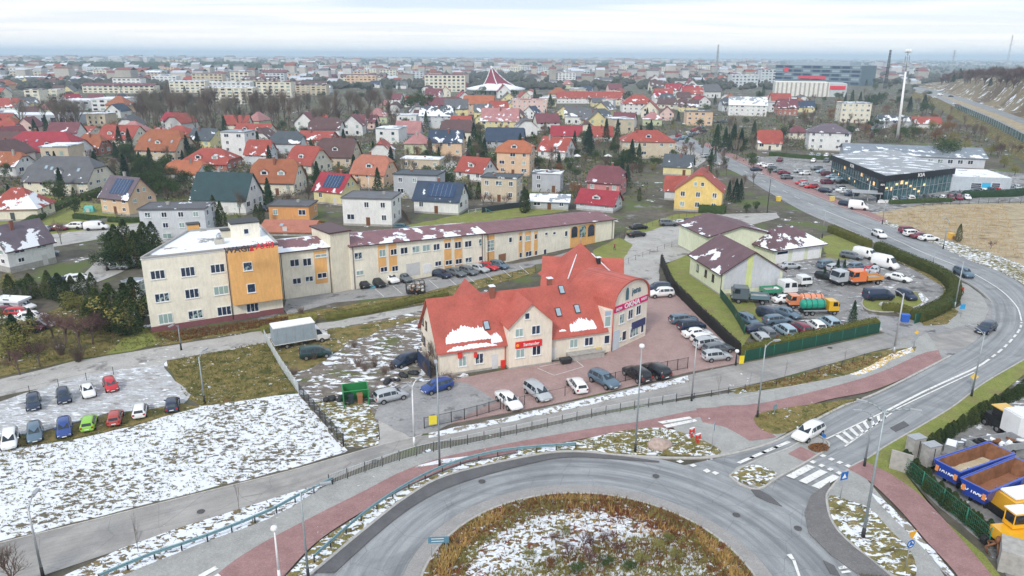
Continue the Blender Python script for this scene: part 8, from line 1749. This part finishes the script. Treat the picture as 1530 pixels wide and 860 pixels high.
fence('garden_fence','pale garden fence behind the navy-roofed white house',[(700,320),(750,312),(790,305)],1.2,2.2,'pale',rails=((1.15,.03,'pale'),),pick=.25,mesh='pale'); fence('garden_fence','brown plank fence between grey cube house and navy-roofed house',[(575,300),(600,318),(612,335)],1.3,2.2,'brown',(.16,.10,.06)); fence('garden_fence','grey wall-like fence along the left side street',[(0,352),(70,345),(160,332),(225,325)],1.1,3,'conc',(.28,.27,.26)); fence('garden_fence','dark plank fence behind the low garage row',[(720,318),(770,311),(790,309)],1.6,2.2,'dark',(.03,.04,.05))
# ================================================================ small things in the yards
def misc():
    g=G(532,602); t=thing('bin_shelter','bright green open-fronted bin shelter at the rubbish corner','shelter',g,R(16)); gr=(.02,.20,.06)
    m=MB(); m.box(-1.5,-1.1,0,-1.4,1.1,2.1); m.box(1.4,-1.1,0,1.5,1.1,2.1); m.box(-1.5,1.0,0,1.5,1.1,2.1); m.build('wall',B['paint'],t,None,0,gr); m=MB(); 
    for x in (-1.45,1.45): m.tube((x,-1.1,0),(x,-1.1,2.2),.06,n=4)
    m.tube((-1.5,-1.1,2.15),(1.5,-1.1,2.15),.06,n=4); m.tube((-1.5,1.1,2.15),(1.5,1.1,2.15),.06,n=4); m.tube((-1.45,-1.1,2.15),(-1.45,1.1,2.15),.06,n=4); m.tube((1.45,-1.1,2.15),(1.45,1.1,2.15),.06,n=4); m.build('frame',B['paint'],t,None,0,(.03,.26,.08))
    for x,c,l in ((-.6,(.03,.05,.06),'black'),(.55,(.35,.16,.08),'brown')):
        p=g+Vector((x*.9,-.1+x*.2,.05)); b=thing('wheelie_bin','%s bin inside the green shelter'%l,'bin',p,R(16)); m=MB(); m.add([(-.25,-.3,.05),(.25,-.3,.05),(.25,.3,.05),(-.25,.3,.05),(-.32,-.38,1.1),(.32,-.38,1.1),(.32,.38,1.1),(-.32,.38,1.1)],[(0,3,2,1),(4,5,6,7),(0,1,5,4),(1,2,6,5),(2,3,7,6),(3,0,4,7)]); m.build('body',B['paint'],b,None,0,c); m=MB(); m.box(-.34,-.42,1.1,.34,.4,1.17); m.build('lid',B['paint'],b,None,0,c)
    g=G(1351,481); b=thing('wheelie_bin','blue bin beside the gate of the truck yard','bin',g,R(-10)); m=MB(); m.add([(-.5,-.4,.1),(.5,-.4,.1),(.5,.4,.1),(-.5,.4,.1),(-.6,-.5,1.25),(.6,-.5,1.25),(.6,.5,1.25),(-.6,.5,1.25)],[(0,3,2,1),(4,5,6,7),(0,1,5,4),(1,2,6,5),(2,3,7,6),(3,0,4,7)]); m.build('body',B['paint'],b,None,0,(.03,.12,.5)); m=MB(); m.box(-.63,-.53,1.25,.63,.53,1.35); m.build('lid',B['paint'],b,None,0,(.03,.12,.5))
    for x,y,s,l in ((985,668,.95,'large pinkish boulder on the roadside verge'),(1321,456,.65,'grey boulder on the lawn island in the truck yard'),(1311,493,.5,'round pale stone at the gate end of the hedge'),(90,520,.5,'small white rock heap on the rough grass bank')):
        rn=random.Random(int(x)); bm=bmesh.new(); bmesh.ops.create_icosphere(bm,subdivisions=3,radius=1)
        for v in bm.verts: v.co*=1+.25*noise.noise(v.co*1.3+Vector((x,0,0)))+.06*noise.noise(v.co*5)
        for v in bm.verts: v.co=Vector((v.co.x*s*1.35,v.co.y*s*.9,max(-.1,v.co.z*s*.75+s*.3)))
        me=bpy.data.meshes.new('boulder'); bm.to_mesh(me); bm.free(); me.materials.append(simple('boulder_stone',(.42,.33,.29) if x<1000 and x>500 else (.42,.43,.43),.9,0,.25,2)); o=inst('boulder',me,None,G(x,y,.1)); tag(o,l,'boulder')
    g=G(634,556); t=thing('gate_panel','tall dark blue metal gate leaf at the gable of the shops','gate',g,R(-62)); m=MB(); m.box(-2.2,-.04,.1,2.2,.04,2.3); m.build('leaf',B['paint'],t,None,0,(.03,.05,.11)); 
    for x in (-2.25,2.25): m=MB(); m.box(x-.06,-.06,0,x+.06,.06,2.5); m.build('post',B['dark'],t)
    for x,y,a,l in ((590,570,10,'black refuse sack heap beside the silver hatchback'),(612,560,30,'dark tarpaulin heap left of the gate leaf'),(500,597,0,'dark scrap heap beside the green shelter')):
        rn=random.Random(x); m=MB()
        for i in range(9):
            c=(rn.uniform(-1.2,1.2),rn.uniform(-.5,.5)); s=rn.uniform(.3,.5); m.lathe([(s*.7,0),(s,s*.4),(s*.7,s*.9),(s*.2,s*1.1)],8,c)
        o=m.build('sack_heap',B['dark'],None,G(x,y,.05),R(a)); tag(o,l,'heap')
    g=G(845,543); t=thing('skip_bin','small dark grey skip beside the shop ramp','skip',g,R(20)); m=MB(); m.add([(-.6,-.4,.05),(.6,-.4,.05),(.6,.4,.05),(-.6,.4,.05),(-.8,-.5,.8),(.8,-.5,.8),(.8,.5,.8),(-.8,.5,.8)],[(0,3,2,1),(4,5,6,7),(0,1,5,4),(1,2,6,5),(2,3,7,6),(3,0,4,7)]); m.build('body',B['dark'],t)
    g=G(893,528); t=thing('grit_box','yellow grit box against the shop wall','box',g,R(20)); m=MB(); m.box(-.35,-.3,0,.35,.3,.9); m.box(-.4,-.35,.9,.4,.35,1.0); m.build('body',B['paint'],t,None,0,(.70,.50,.12))
    g=G(1223,672); rn=random.Random(1); m=MB(); 
    for i in range(700):
        a=rn.uniform(0,6.28); r=rn.random()**.5; leaf(m,Vector((1.15*r*math.cos(a),.75*r*math.sin(a),.12+.32*(1-r*r)*rn.random())),rn.uniform(.08,.16),rn,.5)
    o=m.build('shrub',LF['brownleaf'],None,g+Vector((0,0,.2)),R(20)); tag(o,'low rounded brown bush at the tip of the splitter island','shrub')
    for x,y,s in ((948,424,1),(580,447,0)): pass
    for x,y,c,l in ((907,337,(.85,.65,.03),'yellow waste container at the end of the office wing'),(1163,300,(.8,.6,.1),'yellow box beside the main road near the firs'),(1243,300,(.75,.6,.2),'pale yellow box on the showroom pavement'),(1420,356,(.75,.45,.08),'orange bush-like marker beside the slim thuja')):
        g=G(x,y); o=thing('container' if 'cont' in l else 'grit_box',l,'box',g,R(20)); m=MB(); m.add([(-.5,-.4,.0),(.5,-.4,.0),(.5,.4,.0),(-.5,.4,.0),(-.6,-.5,1.2),(.6,-.5,1.2),(.6,.5,1.2),(-.6,.5,1.2)],[(0,3,2,1),(4,5,6,7),(0,1,5,4),(1,2,6,5),(2,3,7,6),(3,0,4,7)]); m.box(-.65,-.55,1.2,.65,.55,1.3); m.build('body',B['paint'],o,None,0,c)
    # showroom banner rail, playground slide, garden things
    for x,y,c,l in ((1366,303,(.6,.03,.04),'red and white low banner wall in front of the dry field'),):
        g=G(x,y); o=thing('banner',l,'banner',g,R(4)); m=MB(); m.box(-2,-.05,.1,2,.05,1.0); m.build('red_end',B['paint'],o,None,0,c); m=MB(); m.box(-11,-.05,.1,-2,.05,.9); m.build('white_part',B['frame'],o)
    g=G(730,318); o=thing('slide','turquoise garden slide on the lawn behind the office wing','slide',g,R(30)); m=MB(); m.box(-.3,-.25,0,.3,.25,.1); m.tube((-.8,0,0),(-.8,0,1.4),.05); m.tube((-.4,0,0),(-.8,0,1.4),.05); m.build('ladder',B['teal'],o); m=MB(); m.add([(-.8,-.3,1.3),(1.4,-.3,.1),(1.4,.3,.1),(-.8,.3,1.3),(-.8,-.3,1.22),(1.4,-.3,.02),(1.4,.3,.02),(-.8,.3,1.22)],[(0,1,2,3),(7,6,5,4),(0,4,5,1),(3,2,6,7)]); m.build('chute',B['paint'],o,None,0,(.03,.4,.42))
    for x,y,l in ((134,316,'turquoise garden tent on the lawn by the peach house'),): g=G(x,y); o=thing('garden_tent',l,'tent',g,R(5)); m=MB(); m.add([(-1.4,-1,0),(1.4,-1,0),(1.4,1,0),(-1.4,1,0),(-1,0,1.7),(1,0,1.7)],[(0,1,5,4),(1,2,5),(2,3,4,5),(3,0,4)]); m.build('canvas',B['paint'],o,None,0,(.10,.45,.42)); m=MB(); m.box(-.5,-1.02,0,.5,-.9,1.0); m.build('flap',B['frame'],o)
    for x,y in ((862,240),(908,240)): g=G(x,y); o=thing('parasol','white garden parasol among evergreens','parasol',g,0,'white garden parasols'); m=MB(); m.lathe([(1.7,1.9),(.8,2.4),(.05,2.7)],8); m.build('canopy',B['frame'],o); m=MB(); m.tube((0,0,0),(0,0,2.5),.04); m.build('pole',B['metal'],o)
misc()
# ================================================================ people
def person(x,y,rz,label,coat,trou,z=.12):
    J=[((0,0,.95),.145),((0,0,1.15),.14),((0,0,1.38),.165),((0,0,1.50),.07),((0,.01,1.62),.098),((0,.01,1.72),.085),
       ((-.10,0,.88),.10),((-.12,.14,.50),.07),((-.12,.02,.10),.05),((-.12,.16,.05),.045),((.10,0,.88),.10),((.12,-.04,.50),.07),((.12,-.26,.14),.05),((.12,-.15,.05),.045),
       ((-.22,0,1.40),.065),((-.30,-.10,1.12),.05),((-.28,.06,.88),.04),((-.28,.10,.80),.035),((.22,0,1.40),.065),((.30,.08,1.12),.05),((.28,.24,.92),.04),((.28,.29,.86),.035)]
    E=[(0,1),(1,2),(2,3),(3,4),(4,5),(0,6),(6,7),(7,8),(8,9),(0,10),(10,11),(11,12),(12,13),(2,14),(14,15),(15,16),(16,17),(2,18),(18,19),(19,20),(20,21)]
    me=bpy.data.meshes.new('body'); me.from_pydata([p for p,_ in J],E,[]); o=bpy.data.objects.new('body',me); COL.objects.link(o); md=o.modifiers.new('s','SKIN'); sv=me.skin_vertices[0].data
    for i,(p,r) in enumerate(J): sv[i].radius=(r,r*.85)
    sv[0].use_root=True; o.modifiers.new('b','SUBSURF').levels=1; dg=bpy.context.evaluated_depsgraph_get(); m2=bpy.data.meshes.new_from_object(o.evaluated_get(dg)); bpy.data.objects.remove(o)
    sk=simple('skin',(.55,.34,.26),.6); cl=simple('coat_cloth',coat,.85); tr=simple('trouser_cloth',trou,.85); hr=simple('hair',(.05,.03,.02),.8); m2.materials.clear()
    for q in (cl,tr,sk,hr): m2.materials.append(q)
    for p in m2.polygons:
        c=p.center; p.material_index=1 if c.z<.86 and abs(c.x)<.22 else 3 if c.z>1.70 or (c.z>1.6 and c.y<-.02) else 2 if c.z>1.52 or (abs(c.x)>.24 and c.z<.9) else 0; p.use_smooth=True
    t=inst('person',m2,None,G(x,y,z),R(rz)); tag(t,label,'person'); return t
person(1437,441,200,'pedestrian in a red jacket and dark trousers on the pavement by the hedge bend',(.55,.03,.03),(.03,.03,.04)); person(918,374,60,'distant walker in a dark red coat on the gravel lane',(.30,.07,.08),(.05,.05,.07))
# ================================================================ undergrowth between the far gardens
def undergrowth():
    rn=random.Random(17); ms=[MB() for _ in range(3)]; n=0
    while n<9500:
        n+=1; y=rn.triangular(128,330,185); x=rn.uniform(-20,1140) if n%4 else rn.uniform(1130,1530); y=y if n%4 else rn.uniform(150,235)
        if x>1130 and (y<148 or y>232 or (x>1225 and y>214 and x<1480) or (x>1290 and y<172+(x-1380)*.42)): continue
        if x>1120 and 225<y: continue
        if y>250 and x>960: continue
        if y>302 and x>430: continue
        if y>330: continue
        g=G(x,y)
        if not free(g,-2.2): continue
        if 1000<x<1120 and abs(y-(205+(x-1000)*.45))<14: continue
        m=ms[rn.choice([0,0,1,1,2])]; s=rn.uniform(.8,3.0)
        for j in range(14):
            d=Vector((rn.gauss(0,1),rn.gauss(0,.8),rn.uniform(.05,.9))); leaf(m,g+Vector((d.x*s,d.y*s,d.z*s*.9)),rn.uniform(.25,.6),rn,.3)
    for m,mt in zip(ms,(TWIG,LF['ever'],LF['olive'])): tag(m.build('undergrowth',mt),None,None,None,'stuff')
undergrowth()
# ================================================================ haze
def haze():
    m=bpy.data.materials.new('haze'); m.use_nodes=True; t=m.node_tree; t.nodes.clear(); o=t.nodes.new('ShaderNodeOutputMaterial'); v=t.nodes.new('ShaderNodeVolumePrincipled')
    v.inputs['Color'].default_value=(.67,.84,1,1); v.inputs['Density'].default_value=HAZE; v.inputs['Anisotropy'].default_value=0.; t.links.new(v.outputs[0],o.inputs['Volume'])
    mb=MB(); mb.box(-8500,-50,-1.2,8500,16500,80); mb.build('haze',m)['kind']='stuff'
HAZE=.00019
haze()
# ================================================================ labels: every thing is told apart by look first, then by what it stands near
LM=[('the big grey villa',110,265),('the cream office block',310,430),('the orange cube house',440,330),('the white cube house',558,318),('the navy-roofed house',660,300),('the bare wood',400,165),('the town edge',20,200),('the domed round church',741,128),('the tall peach house',771,238),('the pink brick house',906,272),('the yellow house',1040,290),('the wide beige villa',965,215),('the white warehouse',1113,160),('the dark glass office',1220,110),('the violet-roofed block',1235,205),('the white mast',1345,150),('the car showroom',1340,265),('the brown-roofed workshop',1115,390),('the red-roofed shops',790,450),('the box truck',452,500),('the snowy field',220,700),('the ring road island',870,780),('the truck yard',1240,450),('the blue skips',1440,710),('the dry field',1430,330),('the long office wing',640,370),('the highway',1450,165),('the far tower blocks',170,95),('the five-storey block',340,140),('the church',741,128),('the zebra crossing',1210,715),('the pale tower houses',65,145),('the hill',1480,110)]
LM=[l for l in LM if l[0]!='the domed round church']
NOLOC=['planted circle','rising above','conifer belt','green mesh fence','thuja row','snowy left lot','white garden parasol']
def finish_labels():
    SC.view_layers[0].update(); from collections import defaultdict
    by=defaultdict(list)
    for o in REG:
        if o.get('label') : by[o['label']].append(o)
    ORD=['first','second','third','fourth','fifth','sixth','seventh','eighth','ninth','tenth','eleventh','twelfth','thirteenth','fourteenth','fifteenth','sixteenth','seventeenth','eighteenth','nineteenth','twentieth']
    T_=['twenty','thirty','forty','fifty','sixty','seventy','eighty','ninety']
    ORD=ORD+[('%s-%s'%(T_[(k-20)//10],ORD[k%10-1]) if k%10 else T_[(k-20)//10][:-1]+'ieth') for k in range(21,99)]
    for lab,os_ in list(by.items()):
        if len(os_)<2: continue
        if any(k in lab for k in NOLOC) or len(os_)<4 and len(lab.split())>8:
            os_.sort(key=lambda o:proj(o.location)[0]); n=len(os_)
            for i,o in enumerate(os_): o['label']='%s, %s'%(lab,'leftmost' if i==0 else 'rightmost' if i==n-1 else ORD[i]+' from left' if i<n/2 else ORD[min(90,n-1-i)]+' from right')
            continue
        g2=defaultdict(list)
        for o in os_:
            x,y=proj(o.matrix_world.translation if o.type!='EMPTY' else o.location)
            b=min(LM,key=lambda l:math.hypot(l[1]-x,(l[2]-y)*2.2)); dx_,dy_=x-b[1],y-b[2]
            if abs(dx_)>abs(dy_)*2.2: d='right of' if dx_>0 else 'left of'
            else: d='before' if dy_>0 else 'beyond'
            g2[(d,b[0])].append((x,o))
        for (d,b),l in g2.items():
            l.sort(key=lambda q:q[0]); n=len(l)
            ords=['first','second','third','fourth','fifth','sixth','seventh','eighth','ninth','tenth','eleventh','twelfth','thirteenth','fourteenth','fifteenth','sixteenth','seventeenth','eighteenth','nineteenth','twentieth']
            for i,(x,o) in enumerate(l):
                s='%s %s %s'%(lab,d,b)
                if n>1: s+=', '+('leftmost' if i==0 else 'rightmost' if i==n-1 else (ORD[i]+' from left' if i<n/2 else '%s from right'%ORD[min(90,n-1-i)]))
                w_=s.split()
                if len(w_)>16:      # shorten: drop the size word, then the short place phrase of the base
                    s=s.replace('tall ','',1).replace('small ','',1).replace('between garden plots ','').replace('in the far suburb ','').replace('in the distant car park','in far car park'); w_=s.split()
                if len(w_)>16: s=s.replace('in the wood ','').replace('in the thicket ','').replace('in the truck yard ','').replace('on the hill ','').replace('in the showroom rows','').replace('house with ',''); w_=s.split()
                o['label']=s
                if len(w_)>16: LONG.append(s)
LONG=[]
finish_labels()
print('LONG',len(LONG),LONG[:5])
import collections
cc=collections.Counter(o['label'] for o in REG); print(collections.Counter(o.name.split('.')[0] for o in REG).most_common(12)); print('dups',[(k,v) for k,v in cc.items() if v>1][:8])
